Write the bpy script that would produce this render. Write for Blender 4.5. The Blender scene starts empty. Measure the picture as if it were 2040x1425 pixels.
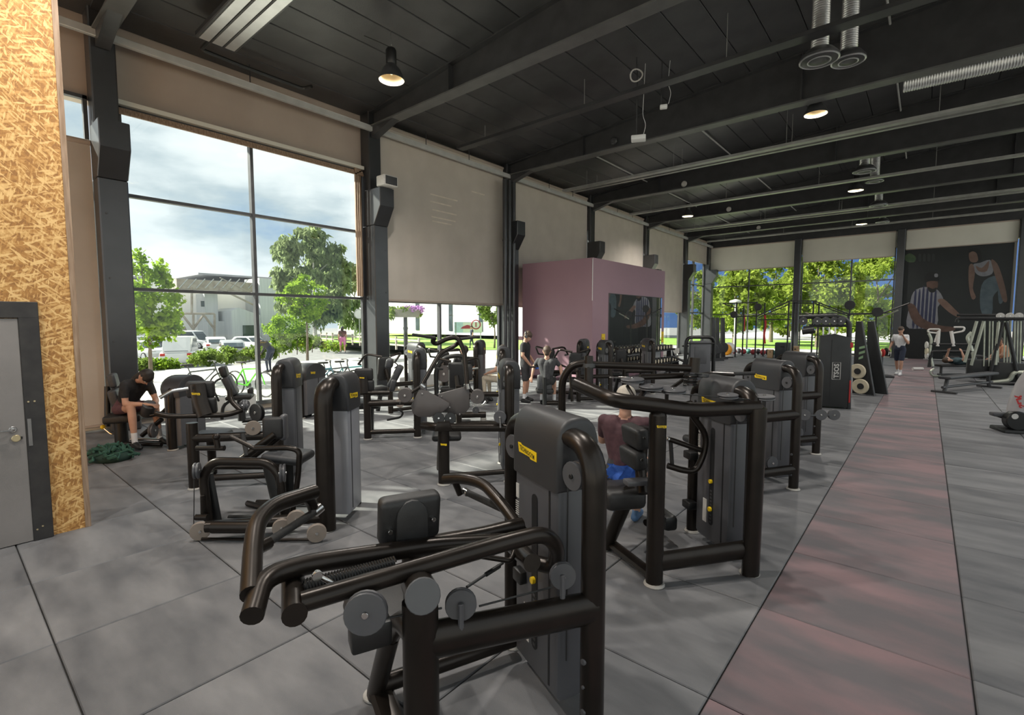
import bpy, bmesh, math, random
from mathutils import Vector, Matrix, Euler
random.seed(7)
R_ = math.radians
scene = bpy.context.scene
COL = scene.collection

# ------------------------------------------------------------------ camera
CAM_H, YAW, PITCH, FPX, IW, IH = 1.95, 40.08, 4.2, 978.0, 2040, 1425
cam = bpy.data.cameras.new('camera')
cam.sensor_fit = 'HORIZONTAL'; cam.sensor_width = 36.0; cam.lens = FPX / IW * 36.0
cam.clip_start = 0.05; cam.clip_end = 500
camo = bpy.data.objects.new('camera', cam); COL.objects.link(camo)
camo.location = (0, 0, CAM_H); camo.rotation_euler = (R_(90 - PITCH), 0, R_(YAW))
scene.camera = camo

# ------------------------------------------------------------------ view, world, sun
vs = scene.view_settings
vs.view_transform = 'Standard'; vs.look = 'None'; vs.gamma = 1.0; vs.use_curve_mapping = False
vs.exposure = 0.85
SKY_STRENGTH = 0.66
SUN_STRENGTH = 10.0
SUN_DIR = Vector((-0.70, -0.42, 0.56)).normalized()       # towards the sun
LAMP_POWER = 300.0

wd = bpy.data.worlds.new('sky'); scene.world = wd; wd.use_nodes = True
nt = wd.node_tree; nt.nodes.clear()
def wn(t, **k):
    n = nt.nodes.new(t)
    for a, b in k.items(): setattr(n, a, b)
    return n
out = wn('ShaderNodeOutputWorld'); bg = wn('ShaderNodeBackground'); bg.inputs[1].default_value = SKY_STRENGTH
tc = wn('ShaderNodeTexCoord'); mp = wn('ShaderNodeMapping'); mp.inputs['Scale'].default_value = (1.5, 1.5, 4.2)
mp.inputs['Location'].default_value = (0.35, 0.1, 0.42)
nz = wn('ShaderNodeTexNoise'); nz.inputs['Scale'].default_value = 1.7; nz.inputs['Detail'].default_value = 7; nz.inputs['Roughness'].default_value = 0.52
nt.links.new(tc.outputs['Generated'], mp.inputs[0]); nt.links.new(mp.outputs[0], nz.inputs[0])
cr = wn('ShaderNodeValToRGB'); e = cr.color_ramp.elements
e[0].position = 0.26; e[0].color = (0.20, 0.36, 0.66, 1)
e[1].position = 0.56; e[1].color = (1.0, 1.0, 1.0, 1)
for p_, c_ in ((0.36, (0.46, 0.57, 0.68, 1)), (0.42, (0.62, 0.69, 0.74, 1)), (0.49, (0.86, 0.90, 0.93, 1))):
    x_ = e.new(p_); x_.color = c_
sx = wn('ShaderNodeSeparateXYZ'); nt.links.new(tc.outputs['Generated'], sx.inputs[0])       # the clear blue part of the sky lies to the north (+Y)
mr_ = wn('ShaderNodeMapRange'); mr_.interpolation_type = 'SMOOTHSTEP'; mr_.inputs[1].default_value = 0.80; mr_.inputs[2].default_value = 0.93; nt.links.new(sx.outputs[1], mr_.inputs[0])
mxs = wn('ShaderNodeMix'); mxs.data_type = 'RGBA'; mxs.inputs[7].default_value = (0.10, 0.19, 0.42, 1); nt.links.new(mr_.outputs[0], mxs.inputs[0])
nt.links.new(nz.outputs[0], cr.inputs[0]); nt.links.new(cr.outputs[0], mxs.inputs[6]); nt.links.new(mxs.outputs[2], bg.inputs[0]); nt.links.new(bg.outputs[0], out.inputs[0])

sun = bpy.data.lights.new('sun', 'SUN'); sun.energy = SUN_STRENGTH; sun.angle = R_(2.5); sun.color = (1.0, 0.93, 0.82)
suno = bpy.data.objects.new('sun', sun); COL.objects.link(suno)
suno.rotation_euler = SUN_DIR.to_track_quat('Z', 'Y').to_euler(); suno.location = (-20, 0, 25)

# ------------------------------------------------------------------ photo geometry: a pixel + one known coordinate -> a point
_y, _p = R_(YAW), R_(PITCH)
FWD = Vector((-math.sin(_y) * math.cos(_p), math.cos(_y) * math.cos(_p), -math.sin(_p)))
RGT = Vector((math.cos(_y), math.sin(_y), 0)); UPV = RGT.cross(FWD); CPOS = Vector((0, 0, CAM_H))
def ray(u, v): return FWD + RGT * ((u - IW / 2) / FPX) + UPV * ((IH / 2 - v) / FPX)
def at(u, v, x=None, y=None, z=None):
    r = ray(u, v)
    t = (z - CAM_H) / r.z if z is not None else (x / r.x if x is not None else y / r.y)
    return CPOS + r * t

# ------------------------------------------------------------------ materials (all node based)
MATS = {}
def M(name, c1, c2=None, scale=8.0, rough=0.5, metal=0.0, bump=0.0, bscale=None, detail=4, spec=0.5, emit=None, stretch=None, lo=0.35, hi=0.65, rvar=0.0, objrand=0.0, coat=0.0):
    if name in MATS: return MATS[name]
    m = bpy.data.materials.new(name); m.use_nodes = True; t = m.node_tree; b = t.nodes['Principled BSDF']
    c2 = c2 or tuple(min(1, k * 1.18 + 0.002) for k in c1)
    co = t.nodes.new('ShaderNodeTexCoord'); src = co.outputs['Object']
    if stretch:
        mpn = t.nodes.new('ShaderNodeMapping'); mpn.inputs['Scale'].default_value = stretch
        t.links.new(src, mpn.inputs[0]); src = mpn.outputs[0]
    n = t.nodes.new('ShaderNodeTexNoise'); n.inputs['Scale'].default_value = scale; n.inputs['Detail'].default_value = detail
    t.links.new(src, n.inputs[0])
    r = t.nodes.new('ShaderNodeValToRGB'); r.color_ramp.elements[0].position = lo; r.color_ramp.elements[1].position = hi
    r.color_ramp.elements[0].color = (*c1, 1); r.color_ramp.elements[1].color = (*c2, 1)
    t.links.new(n.outputs[0], r.inputs[0]); colo = r.outputs[0]
    if objrand:
        oi = t.nodes.new('ShaderNodeObjectInfo'); mr = t.nodes.new('ShaderNodeMapRange')
        mr.inputs[3].default_value = 1 - objrand; mr.inputs[4].default_value = 1 + objrand
        t.links.new(oi.outputs['Random'], mr.inputs[0])
        vm = t.nodes.new('ShaderNodeVectorMath'); vm.operation = 'SCALE'
        t.links.new(colo, vm.inputs[0]); t.links.new(mr.outputs[0], vm.inputs['Scale']); colo = vm.outputs[0]
        ad = t.nodes.new('ShaderNodeVectorMath'); ad.operation = 'ADD'
        mu = t.nodes.new('ShaderNodeMath'); mu.operation = 'MULTIPLY'; mu.inputs[1].default_value = 37.0
        t.links.new(oi.outputs['Random'], mu.inputs[0]); t.links.new(src, ad.inputs[0]); t.links.new(mu.outputs[0], ad.inputs[1])
        t.links.new(ad.outputs[0], n.inputs[0])
    t.links.new(colo, b.inputs['Base Color'])
    b.inputs['Roughness'].default_value = rough; b.inputs['Metallic'].default_value = metal
    b.inputs['Specular IOR Level'].default_value = spec
    if coat: b.inputs['Coat Weight'].default_value = coat; b.inputs['Coat Roughness'].default_value = 0.25
    if rvar:
        mr2 = t.nodes.new('ShaderNodeMapRange'); mr2.inputs[3].default_value = max(0, rough - rvar); mr2.inputs[4].default_value = min(1, rough + rvar)
        t.links.new(n.outputs[0], mr2.inputs[0]); t.links.new(mr2.outputs[0], b.inputs['Roughness'])
    if bump:
        n2 = t.nodes.new('ShaderNodeTexNoise'); n2.inputs['Scale'].default_value = bscale or scale * 6; n2.inputs['Detail'].default_value = 3
        t.links.new(src, n2.inputs[0]); bp = t.nodes.new('ShaderNodeBump'); bp.inputs['Strength'].default_value = bump; bp.inputs['Distance'].default_value = 0.01
        t.links.new(n2.outputs[0], bp.inputs['Height']); t.links.new(bp.outputs[0], b.inputs['Normal'])
    if emit:
        b.inputs['Emission Color'].default_value = (*emit[0], 1); b.inputs['Emission Strength'].default_value = emit[1]
    MATS[name] = m
    return m

def glass_mat(name, tint=(0.93, 0.97, 0.96), refl=0.06):
    m = bpy.data.materials.new(name); m.use_nodes = True; t = m.node_tree; t.nodes.clear()
    o = t.nodes.new('ShaderNodeOutputMaterial'); mx = t.nodes.new('ShaderNodeMixShader')
    tr = t.nodes.new('ShaderNodeBsdfTransparent'); tr.inputs[0].default_value = (*tint, 1)
    gl = t.nodes.new('ShaderNodeBsdfGlossy'); gl.inputs['Roughness'].default_value = 0.02
    lw = t.nodes.new('ShaderNodeLayerWeight'); lw.inputs[0].default_value = 0.25
    mu = t.nodes.new('ShaderNodeMath'); mu.operation = 'MULTIPLY_ADD'; mu.inputs[1].default_value = 0.25; mu.inputs[2].default_value = refl * 0.4
    t.links.new(lw.outputs['Fresnel'], mu.inputs[0]); t.links.new(mu.outputs[0], mx.inputs[0])
    t.links.new(tr.outputs[0], mx.inputs[1]); t.links.new(gl.outputs[0], mx.inputs[2]); t.links.new(mx.outputs[0], o.inputs[0])
    MATS[name] = m; return m

def osb_mat():
    m = bpy.data.materials.new('osb_board'); m.use_nodes = True; t = m.node_tree; b = t.nodes['Principled BSDF']
    co = t.nodes.new('ShaderNodeTexCoord'); prev = None
    nzd = t.nodes.new('ShaderNodeTexNoise'); nzd.inputs['Scale'].default_value = 9; t.links.new(co.outputs['Object'], nzd.inputs[0])
    vadd = t.nodes.new('ShaderNodeVectorMath'); vadd.operation = 'MULTIPLY_ADD'; vadd.inputs[1].default_value = (0.035, 0.035, 0.035)
    t.links.new(nzd.outputs['Color'], vadd.inputs[0]); t.links.new(co.outputs['Object'], vadd.inputs[2])
    cols = []
    for k, ang in enumerate((18, -42, 78)):
        mpn = t.nodes.new('ShaderNodeMapping'); mpn.vector_type = 'TEXTURE'; mpn.inputs['Rotation'].default_value = (R_(ang), 0, 0); mpn.inputs['Scale'].default_value = (1 / 9, 1 / 13, 1 / 62)
        t.links.new(vadd.outputs[0], mpn.inputs[0])
        vo = t.nodes.new('ShaderNodeTexVoronoi'); vo.inputs['Scale'].default_value = 1.0 + 0.25 * k
        t.links.new(mpn.outputs[0], vo.inputs[0])
        sp = t.nodes.new('ShaderNodeSeparateColor'); t.links.new(vo.outputs['Color'], sp.inputs[0]); cols.append(sp.outputs[k % 3])
    a = t.nodes.new('ShaderNodeMath'); a.operation = 'ADD'; t.links.new(cols[0], a.inputs[0]); t.links.new(cols[1], a.inputs[1])
    a2 = t.nodes.new('ShaderNodeMath'); a2.operation = 'ADD'; t.links.new(a.outputs[0], a2.inputs[0]); t.links.new(cols[2], a2.inputs[1])
    mx1 = t.nodes.new('ShaderNodeMath'); mx1.operation = 'MAXIMUM'; t.links.new(cols[0], mx1.inputs[0]); t.links.new(cols[1], mx1.inputs[1])
    mx2 = t.nodes.new('ShaderNodeMath'); mx2.operation = 'MAXIMUM'; t.links.new(mx1.outputs[0], mx2.inputs[0]); t.links.new(cols[2], mx2.inputs[1])
    pw = t.nodes.new('ShaderNodeMath'); pw.operation = 'POWER'; pw.inputs[1].default_value = 3.0; t.links.new(mx2.outputs[0], pw.inputs[0])
    hf = t.nodes.new('ShaderNodeMath'); hf.operation = 'MULTIPLY'; hf.inputs[1].default_value = 0.16; t.links.new(a2.outputs[0], hf.inputs[0])
    dv = t.nodes.new('ShaderNodeMath'); dv.operation = 'MULTIPLY_ADD'; dv.inputs[1].default_value = 0.55; t.links.new(pw.outputs[0], dv.inputs[0]); t.links.new(hf.outputs[0], dv.inputs[2])
    r = t.nodes.new('ShaderNodeValToRGB'); el = r.color_ramp.elements
    el[0].position = 0.15; el[0].color = (0.30, 0.135, 0.036, 1); el[1].position = 0.85; el[1].color = (0.76, 0.49, 0.20, 1)
    x = el.new(0.38); x.color = (0.42, 0.20, 0.05, 1); x = el.new(0.58); x.color = (0.56, 0.31, 0.10, 1)
    t.links.new(dv.outputs[0], r.inputs[0]); t.links.new(r.outputs[0], b.inputs['Base Color']); b.inputs['Roughness'].default_value = 0.6
    bp = t.nodes.new('ShaderNodeBump'); bp.inputs['Strength'].default_value = 0.25; bp.inputs['Distance'].default_value = 0.004
    t.links.new(dv.outputs[0], bp.inputs['Height']); t.links.new(bp.outputs[0], b.inputs['Normal'])
    MATS['osb'] = m; return m

# ------------------------------------------------------------------ mesh building
class MB:
    def __init__(s): s.v = []; s.f = []
    def add(s, vs_, fs_):
        o = len(s.v); s.v += [tuple(v) for v in vs_]; s.f += [tuple(i + o for i in f) for f in fs_]; return s
    def box(s, x0, x1, y0, y1, z0, z1):
        v = [(x, y, z) for x in (x0, x1) for y in (y0, y1) for z in (z0, z1)]
        return s.add(v, [(0, 1, 3, 2), (4, 6, 7, 5), (0, 4, 5, 1), (2, 3, 7, 6), (0, 2, 6, 4), (1, 5, 7, 3)])
    def bm(s, b, mtx=None):
        if mtx is not None: bmesh.ops.transform(b, matrix=mtx, verts=b.verts)
        b.verts.index_update(); s.add([v.co[:] for v in b.verts], [[v.index for v in f.verts] for f in b.faces]); b.free(); return s
    def rbox(s, c, size, r=0.01, rot=None, seg=2):
        b = bmesh.new(); bmesh.ops.create_cube(b, size=1.0)
        bmesh.ops.scale(b, vec=size, verts=b.verts)
        r = min(r, min(size) * 0.49)
        if r > 0: bmesh.ops.bevel(b, geom=b.edges[:], offset=r, segments=seg, affect='EDGES', profile=0.5)
        m = Matrix.Translation(Vector(c)) @ (rot.to_matrix().to_4x4() if rot is not None else Matrix())
        return s.bm(b, m)
    def prism(s, pts, fn, t0, t1, bev=0.0, seg=2):
        """outline pts (a,b) extruded t0..t1, fn(a,b,t)->xyz"""
        b = bmesh.new(); n = len(pts)
        A = [b.verts.new(fn(a, c, t0)) for a, c in pts]; B = [b.verts.new(fn(a, c, t1)) for a, c in pts]
        b.faces.new(A[::-1]); b.faces.new(B)
        for i in range(n): b.faces.new((A[i], A[(i + 1) % n], B[(i + 1) % n], B[i]))
        bmesh.ops.recalc_face_normals(b, faces=b.faces)
        if bev:
            ed = [x for x in b.edges if (x.verts[0] in A) == (x.verts[1] in A)]
            bmesh.ops.bevel(b, geom=ed, offset=bev, segments=seg, affect='EDGES', profile=0.5)
        return s.bm(b)
    def tube(s, path, r, n=10, fillet=0.0, rb=None, up=None, caps=True, fs=5, taper=None):
        P = [Vector(p) for p in path]
        if fillet and len(P) > 2:
            Q = [P[0]]
            for i in range(1, len(P) - 1):
                a, b, c = P[i - 1], P[i], P[i + 1]
                d1, d2 = (a - b), (c - b); f = min(fillet, d1.length * 0.48, d2.length * 0.48)
                p0, p1 = b + d1.normalized() * f, b + d2.normalized() * f
                for k in range(fs + 1):
                    t = k / fs; Q.append(p0 * (1 - t) ** 2 + b * 2 * t * (1 - t) + p1 * t * t)
            Q.append(P[-1]); P = Q
        rb = rb or r
        T = []
        for i in range(len(P)):
            d = (P[min(i + 1, len(P) - 1)] - P[max(i - 1, 0)]); T.append(d.normalized() if d.length > 1e-9 else Vector((0, 0, 1)))
        N = Vector(up) if up is not None else (Vector((0, 0, 1)) if abs(T[0].z) < 0.9 else Vector((1, 0, 0)))
        o = len(s.v)
        for i, p in enumerate(P):
            N = (N - T[i] * N.dot(T[i])); N = N.normalized() if N.length > 1e-6 else T[i].orthogonal().normalized()
            B = T[i].cross(N); k = 1.0 if taper is None else taper[0] + (taper[1] - taper[0]) * i / (len(P) - 1)
            for j in range(n):
                a = 2 * math.pi * j / n
                s.v.append(tuple(p + N * (math.cos(a) * r * k) + B * (math.sin(a) * rb * k)))
        for i in range(len(P) - 1):
            for j in range(n):
                s.f.append((o + i * n + j, o + i * n + (j + 1) % n, o + (i + 1) * n + (j + 1) % n, o + (i + 1) * n + j))
        if caps:
            s.f.append(tuple(o + j for j in range(n))[::-1]); s.f.append(tuple(o + (len(P) - 1) * n + j for j in range(n)))
        return s
    def lathe(s, p0, axis, prof, n=20, caps=True):
        ax = Vector(axis).normalized(); u = ax.orthogonal().normalized(); w = ax.cross(u); p0 = Vector(p0); o = len(s.v)
        for (r, h) in prof:
            for j in range(n):
                a = 2 * math.pi * j / n; s.v.append(tuple(p0 + ax * h + u * (math.cos(a) * r) + w * (math.sin(a) * r)))
        for i in range(len(prof) - 1):
            for j in range(n): s.f.append((o + i * n + j, o + i * n + (j + 1) % n, o + (i + 1) * n + (j + 1) % n, o + (i + 1) * n + j))
        if caps and prof[0][0] > 1e-6: s.f.append(tuple(o + j for j in range(n))[::-1])
        if caps and prof[-1][0] > 1e-6: s.f.append(tuple(o + (len(prof) - 1) * n + j for j in range(n)))
        return s
    def disc(s, c, axis, r, th, n=20, dish=0.15):
        h = th / 2; e_ = min(th * 0.25, r * 0.1)
        return s.lathe(Vector(c), axis, [(r * 0.001, -h), (r - e_, -h), (r, -h + e_), (r, h - e_), (r - e_, h), (r * 0.001, h)], n)
    def pulley(s, c, axis, r, th, n=22):
        h = th / 2
        return s.lathe(Vector(c), axis, [(r * .001, -h), (r * .96, -h), (r, -h * .75), (r * .97, -h * .25), (r * .86, -h * .1), (r * .86, h * .1), (r * .97, h * .25), (r, h * .75), (r * .96, h), (r * .001, h)], n)
    def ball(s, c, rad, n=12, m=8):
        c = Vector(c); rad = (rad, rad, rad) if not hasattr(rad, '__len__') else rad
        b = bmesh.new(); bmesh.ops.create_uvsphere(b, u_segments=n, v_segments=m, radius=1.0)
        return s.bm(b, Matrix.Translation(c) @ Matrix.Diagonal((*rad, 1)))
    def mesh(s, name, mat, smooth=True, angle=38):
        me = bpy.data.meshes.new(name); me.from_pydata(s.v, [], s.f); me.update()
        if mat is not None: me.materials.append(mat if not isinstance(mat, str) else MATS[mat])
        if smooth:
            me.shade_smooth(); me.set_sharp_from_angle(angle=R_(angle))
        return me
    def build(s, name, mat, parent=None, smooth=True, angle=38, **k):
        return link(name, s.mesh(name, mat, smooth, angle), parent, **k)
def link(name, me, parent=None, loc=None, rz=None):
    o = bpy.data.objects.new(name, me); COL.objects.link(o)
    if parent is not None: o.parent = parent
    if loc is not None: o.location = loc
    if rz is not None: o.rotation_euler = (0, 0, rz)
    return o
def tag(o, label=None, cat=None, group=None, kind=None):
    if label: o['label'] = label
    if cat: o['category'] = cat
    if group: o['group'] = group
    if kind: o['kind'] = kind
    return o
def struct(o, label=None, cat=None):
    o['kind'] = 'structure'
    return tag(o, label, cat)
class Thing:
    """an Empty on the floor with a turned local frame; L() turns a pixel plus one local coordinate into a local point"""
    def __init__(s, name, loc, ang=0.0, label=None, cat=None, group=None):
        s.o = link(name, None); s.o.location = (loc[0], loc[1], loc[2] if len(loc) > 2 else 0.0); s.o.rotation_euler = (0, 0, R_(ang))
        a = R_(ang); s.X = Vector((math.cos(a), math.sin(a), 0)); s.Y = Vector((-math.sin(a), math.cos(a), 0)); s.P = Vector(s.o.location)
        tag(s.o, label, cat, group)
    def L(s, u, v, x=None, y=None, z=None):
        r = ray(u, v)
        if z is not None: t = (z + s.P.z - CAM_H) / r.z
        elif x is not None: t = ((s.P - CPOS).dot(s.X) + x) / r.dot(s.X)
        else: t = ((s.P - CPOS).dot(s.Y) + y) / r.dot(s.Y)
        q = CPOS + r * t - s.P
        return Vector((q.dot(s.X), q.dot(s.Y), q.z))
    def path(s, pts):
        return [s.L(p[0], p[1], **{p[2]: p[3]}) if isinstance(p[2], str) else Vector(p) for p in pts]
    def loc(s, w):
        q = Vector(w) - s.P; return Vector((q.dot(s.X), q.dot(s.Y), q.z))
    def part(s, name, mb, mat, **k): return mb.build(name, mat, s.o, **k)
    def tube(s, name, pts, r, mat='frame_paint', n=10, fillet=0.08, **k):
        return MB().tube(s.path(pts), r, n, fillet, **k).build(name, mat, s.o)
def copy_tree(o, parent=None, loc=None, rz=None):
    c = o.copy(); COL.objects.link(c)
    if parent is not None: c.parent = parent
    if loc is not None: c.location = loc
    if rz is not None: c.rotation_euler = (0, 0, rz)
    for ch in list(o.children): copy_tree(ch, c)
    return c
_TXT = {}
def text_mb(txt, height, fn, bold=0.0):
    """flat lettering; fn(a,b)->xyz with a across the text (centred) and b up"""
    key = (txt, bold)
    if key not in _TXT:
        cu = bpy.data.curves.new('lettering', 'FONT'); cu.body = txt; cu.align_x = 'CENTER'; cu.align_y = 'CENTER'; cu.resolution_u = 2; cu.offset = bold
        ob = bpy.data.objects.new('lettering', cu); COL.objects.link(ob)
        dg = bpy.context.evaluated_depsgraph_get(); me = ob.evaluated_get(dg).to_mesh()
        vs_ = [v.co.copy() for v in me.vertices]; fs_ = [tuple(p.vertices) for p in me.polygons]
        ob.evaluated_get(dg).to_mesh_clear(); bpy.data.objects.remove(ob); bpy.data.curves.remove(cu)
        ys = [v.y for v in vs_]; cy = (min(ys) + max(ys)) / 2; hh = max(ys) - min(ys)
        _TXT[key] = ([((v.x) / hh, (v.y - cy) / hh) for v in vs_], fs_)
    v2, f2 = _TXT[key]
    return MB().add([fn(a * height, b * height) for a, b in v2], f2)

# palette
M('frame_paint', (0.022, 0.0175, 0.0145), (0.028, 0.022, 0.018), 6, rough=0.31, metal=0.6, spec=0.5, rvar=0.05)
M('frame_dark', (0.008, 0.008, 0.008), (0.012, 0.012, 0.012), 6, rough=0.42, spec=0.5)
M('shroud_grey', (0.080, 0.080, 0.087), (0.092, 0.092, 0.10), 3, rough=0.42, spec=0.5)
M('shroud_lit', (0.26, 0.26, 0.28), (0.30, 0.30, 0.32), 3, rough=0.38, spec=0.5)  # lighter shroud grey: strong light on one tower put into the colour
M('hood_grey', (0.026, 0.026, 0.028), (0.032, 0.032, 0.034), 3, rough=0.48)
M('groove_black', (0.006, 0.006, 0.007), (0.01, 0.01, 0.011), 5, rough=0.6)
M('pulley_grey', (0.07, 0.07, 0.076), (0.085, 0.085, 0.09), 5, rough=0.42)
M('pad_leather', (0.014, 0.0135, 0.0135), (0.02, 0.019, 0.019), 30, rough=0.5, bump=0.12, bscale=220)
M('pad_grey', (0.035, 0.036, 0.039), (0.045, 0.046, 0.05), 30, rough=0.5, bump=0.12, bscale=220)
M('badge_yellow', (0.78, 0.52, 0.004), (0.85, 0.58, 0.01), 9, rough=0.4)
M('badge_ink', (0.02, 0.018, 0.01), None, 9, rough=0.5)
M('disc_tan', (0.21, 0.17, 0.14), (0.25, 0.205, 0.17), 6, rough=0.45)
M('chrome', (0.55, 0.54, 0.52), (0.62, 0.61, 0.6), 9, rough=0.2, metal=1.0)
M('cable_black', (0.015, 0.015, 0.015), None, 9, rough=0.5)
M('label_white', (0.55, 0.53, 0.5), (0.62, 0.6, 0.57), 20, rough=0.5)
M('rubber_grip', (0.02, 0.02, 0.02), (0.03, 0.028, 0.027), 60, rough=0.75, bump=0.3, bscale=300)
M('foot_grey', (0.35, 0.33, 0.3), None, 10, rough=0.5)
# ================================================================== THE ROOM
M('tile_grey', (0.092, 0.094, 0.101), (0.205, 0.203, 0.206), 1.9, rough=0.62, bump=0.25, bscale=160, detail=7, objrand=0.10, rvar=0.12, spec=0.45, lo=0.3, hi=0.7, stretch=(0.8, 2.2, 1))
M('tile_red', (0.255, 0.163, 0.170), (0.135, 0.122, 0.129), 1.5, rough=0.62, bump=0.25, bscale=160, detail=7, objrand=0.09, rvar=0.12, spec=0.45, lo=0.32, hi=0.62, stretch=(0.8, 2.0, 1))
M('slab_dark', (0.02, 0.02, 0.02), None, 3, rough=0.8)
M('deck_black', (0.040, 0.040, 0.041), (0.060, 0.060, 0.061), 2.2, rough=0.45, spec=0.8, bump=0.15, bscale=40, objrand=0.12)
M('steel_black', (0.034, 0.034, 0.036), (0.048, 0.048, 0.050), 3, rough=0.36, spec=0.5)
M('rail_grey', (0.42, 0.42, 0.40), (0.5, 0.5, 0.48), 3, rough=0.4)
M('tray_grey', (0.30, 0.30, 0.28), (0.38, 0.38, 0.36), 4, rough=0.38, metal=0.3)
M('column_paint', (0.022, 0.023, 0.025), (0.030, 0.031, 0.034), 3, rough=0.30, spec=0.85)
M('flange_lit', (0.085, 0.085, 0.083), (0.11, 0.11, 0.107), 3, rough=0.4)  # lighter than the black beams: light on the undersides put into the colour
M('shade_cloth', (0.50, 0.445, 0.385), (0.56, 0.50, 0.435), 1.2, rough=0.85, bump=0.1, bscale=300)
M('panel_brown', (0.40, 0.325, 0.27), (0.46, 0.38, 0.315), 0.8, rough=0.7)
M('panel_beige', (0.66, 0.635, 0.55), (0.72, 0.69, 0.60), 0.8, rough=0.7)
M('alu_dark', (0.055, 0.055, 0.057), (0.075, 0.075, 0.077), 5, rough=0.4, metal=0.3)
M('reveal_wood', (0.22, 0.14, 0.085), (0.36, 0.25, 0.17), 6, rough=0.6, stretch=(8, 8, 0.6))
M('plum_paint', (0.33, 0.195, 0.235), (0.36, 0.215, 0.255), 0.7, rough=0.38, spec=0.5)
M('door_grey', (0.20, 0.185, 0.175), (0.24, 0.22, 0.21), 2.0, rough=0.45, bump=0.1, bscale=200)
M('black_board', (0.022, 0.020, 0.020), (0.035, 0.032, 0.03), 9, rough=0.6)
M('brass', (0.75, 0.62, 0.38), None, 9, rough=0.3, metal=1.0)
M('white_paint', (0.72, 0.72, 0.70), (0.78, 0.78, 0.76), 3, rough=0.5)
M('radiator_grey', (0.55, 0.55, 0.53), (0.6, 0.6, 0.58), 3, rough=0.5)
M('silver', (0.60, 0.60, 0.60), (0.68, 0.68, 0.68), 4, rough=0.32, metal=0.9)
M('duct_silver', (0.50, 0.50, 0.50), (0.6, 0.6, 0.6), 4, rough=0.35, metal=0.9)
M('lamp_inside', (0.62, 0.50, 0.30), (0.7, 0.58, 0.38), 4, rough=0.45, metal=0.2)
glass_mat('glass'); osb_mat()

FACX, FARY, RIGHTX, BACKY = -11.40, 33.6, 4.7, -6.0
PITCH_T = 1.06
# ---- floor and its rubber tiles
fl = MB().box(FACX, RIGHTX, BACKY, FARY, -0.12, -0.016).build('floor', 'slab_dark', smooth=False)
struct(fl, 'rubber tiled gym floor, grey with a dusty red aisle', 'floor')
def tile_mesh(name, mat, s=1.052):
    h = s / 2; b = 0.006; v = []
    for (k, z) in ((h, -0.018), (h, -0.006), (h - b, 0.0)):
        v += [(-k, -k, z), (k, -k, z), (k, k, z), (-k, k, z)]
    f = [(8, 9, 10, 11)]
    for r in (0, 4):
        for i in range(4): f.append((r + i, r + (i + 1) % 4, r + 4 + (i + 1) % 4, r + 4 + i))
    me = bpy.data.meshes.new(name); me.from_pydata(v, [], f); me.materials.append(MATS[mat]); return me
tg, tr = tile_mesh('tile', 'tile_grey'), tile_mesh('tile_red', 'tile_red')
cells = []
for i in range(-10, 9):
    for j in range(-7, 31):
        cx, cy = -0.775 + PITCH_T * (i + 0.5), 1.45 + PITCH_T * (j + 0.5)
        if not (FACX < cx < RIGHTX and BACKY < cy < FARY): continue
        d = Vector((cx, cy, 0)) - CPOS; w = d.dot(FWD); seen = False
        if w > 0.2:
            u, v = d.dot(RGT) / w * FPX, d.dot(UPV) / w * FPX
            seen = abs(u) < 1300 and abs(v) < 1150 and not (cx < -6.0 and cy < 0.15 * -cx)
        cells.append((not seen, d.length, cx, cy, i == 0))
cells.sort()
rest = {True: MB(), False: MB()}
for k, (_, _, cx, cy, red) in enumerate(cells):
    if k < 300:
        link('tile', tr if red else tg, fl, loc=(cx, cy, random.uniform(-0.0015, 0.0)))
    else:
        me = tr if red else tg
        rest[red].add([(a.co.x + cx, a.co.y + cy, a.co.z) for a in me.vertices], [tuple(p.vertices) for p in me.polygons])
for red in (True, False):
    o = rest[red].build('tile_field', 'tile_red' if red else 'tile_grey', fl, smooth=False); o['kind'] = 'stuff'

# ---- roof: sloping deck of planks between the beams
def deckz(x): return 7.25 + 0.08 * (x + 11.0)
BEAMY = [2.2, 7.62, 13.02, 18.43, 23.83, 29.2]
SL = math.atan(0.08)
c = MB(); x0, x1 = FACX - 0.2, RIGHTX + 0.3
c.add([(x0, BACKY - 0.3, deckz(x0) + .10), (x1, BACKY - 0.3, deckz(x1) + .10), (x1, FARY + .3, deckz(x1) + .10), (x0, FARY + .3, deckz(x0) + .10),
       (x0, BACKY - 0.3, deckz(x0) + .3), (x1, BACKY - 0.3, deckz(x1) + .3), (x1, FARY + .3, deckz(x1) + .3), (x0, FARY + .3, deckz(x0) + .3)],
      [(3, 2, 1, 0), (4, 5, 6, 7), (0, 1, 5, 4), (1, 2, 6, 5), (2, 3, 7, 6), (3, 0, 4, 7)])
ceil = c.build('ceiling', 'steel_black', smooth=False); struct(ceil, 'black painted ceiling of long roof planks', 'ceiling')
edges = [BACKY] + BEAMY + [FARY]
for k in range(len(edges) - 1):
    ln = edges[k + 1] - edges[k] - 0.02; b = 0.012; w = 0.65
    m = MB().rbox((0, 0, 0), (w, ln, 0.09), 0.012, seg=1).mesh('plank', 'deck_black', smooth=False)
    n = 0; x = FACX + 0.33
    while x < RIGHTX:
        o = link('plank', m, ceil); o.location = (x, (edges[k] + edges[k + 1]) / 2, deckz(x) + 0.05); o.rotation_euler = (0, -SL, 0); x += 0.66
ORD = ['first', 'second', 'third', 'fourth', 'fifth', 'sixth', 'seventh']
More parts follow.
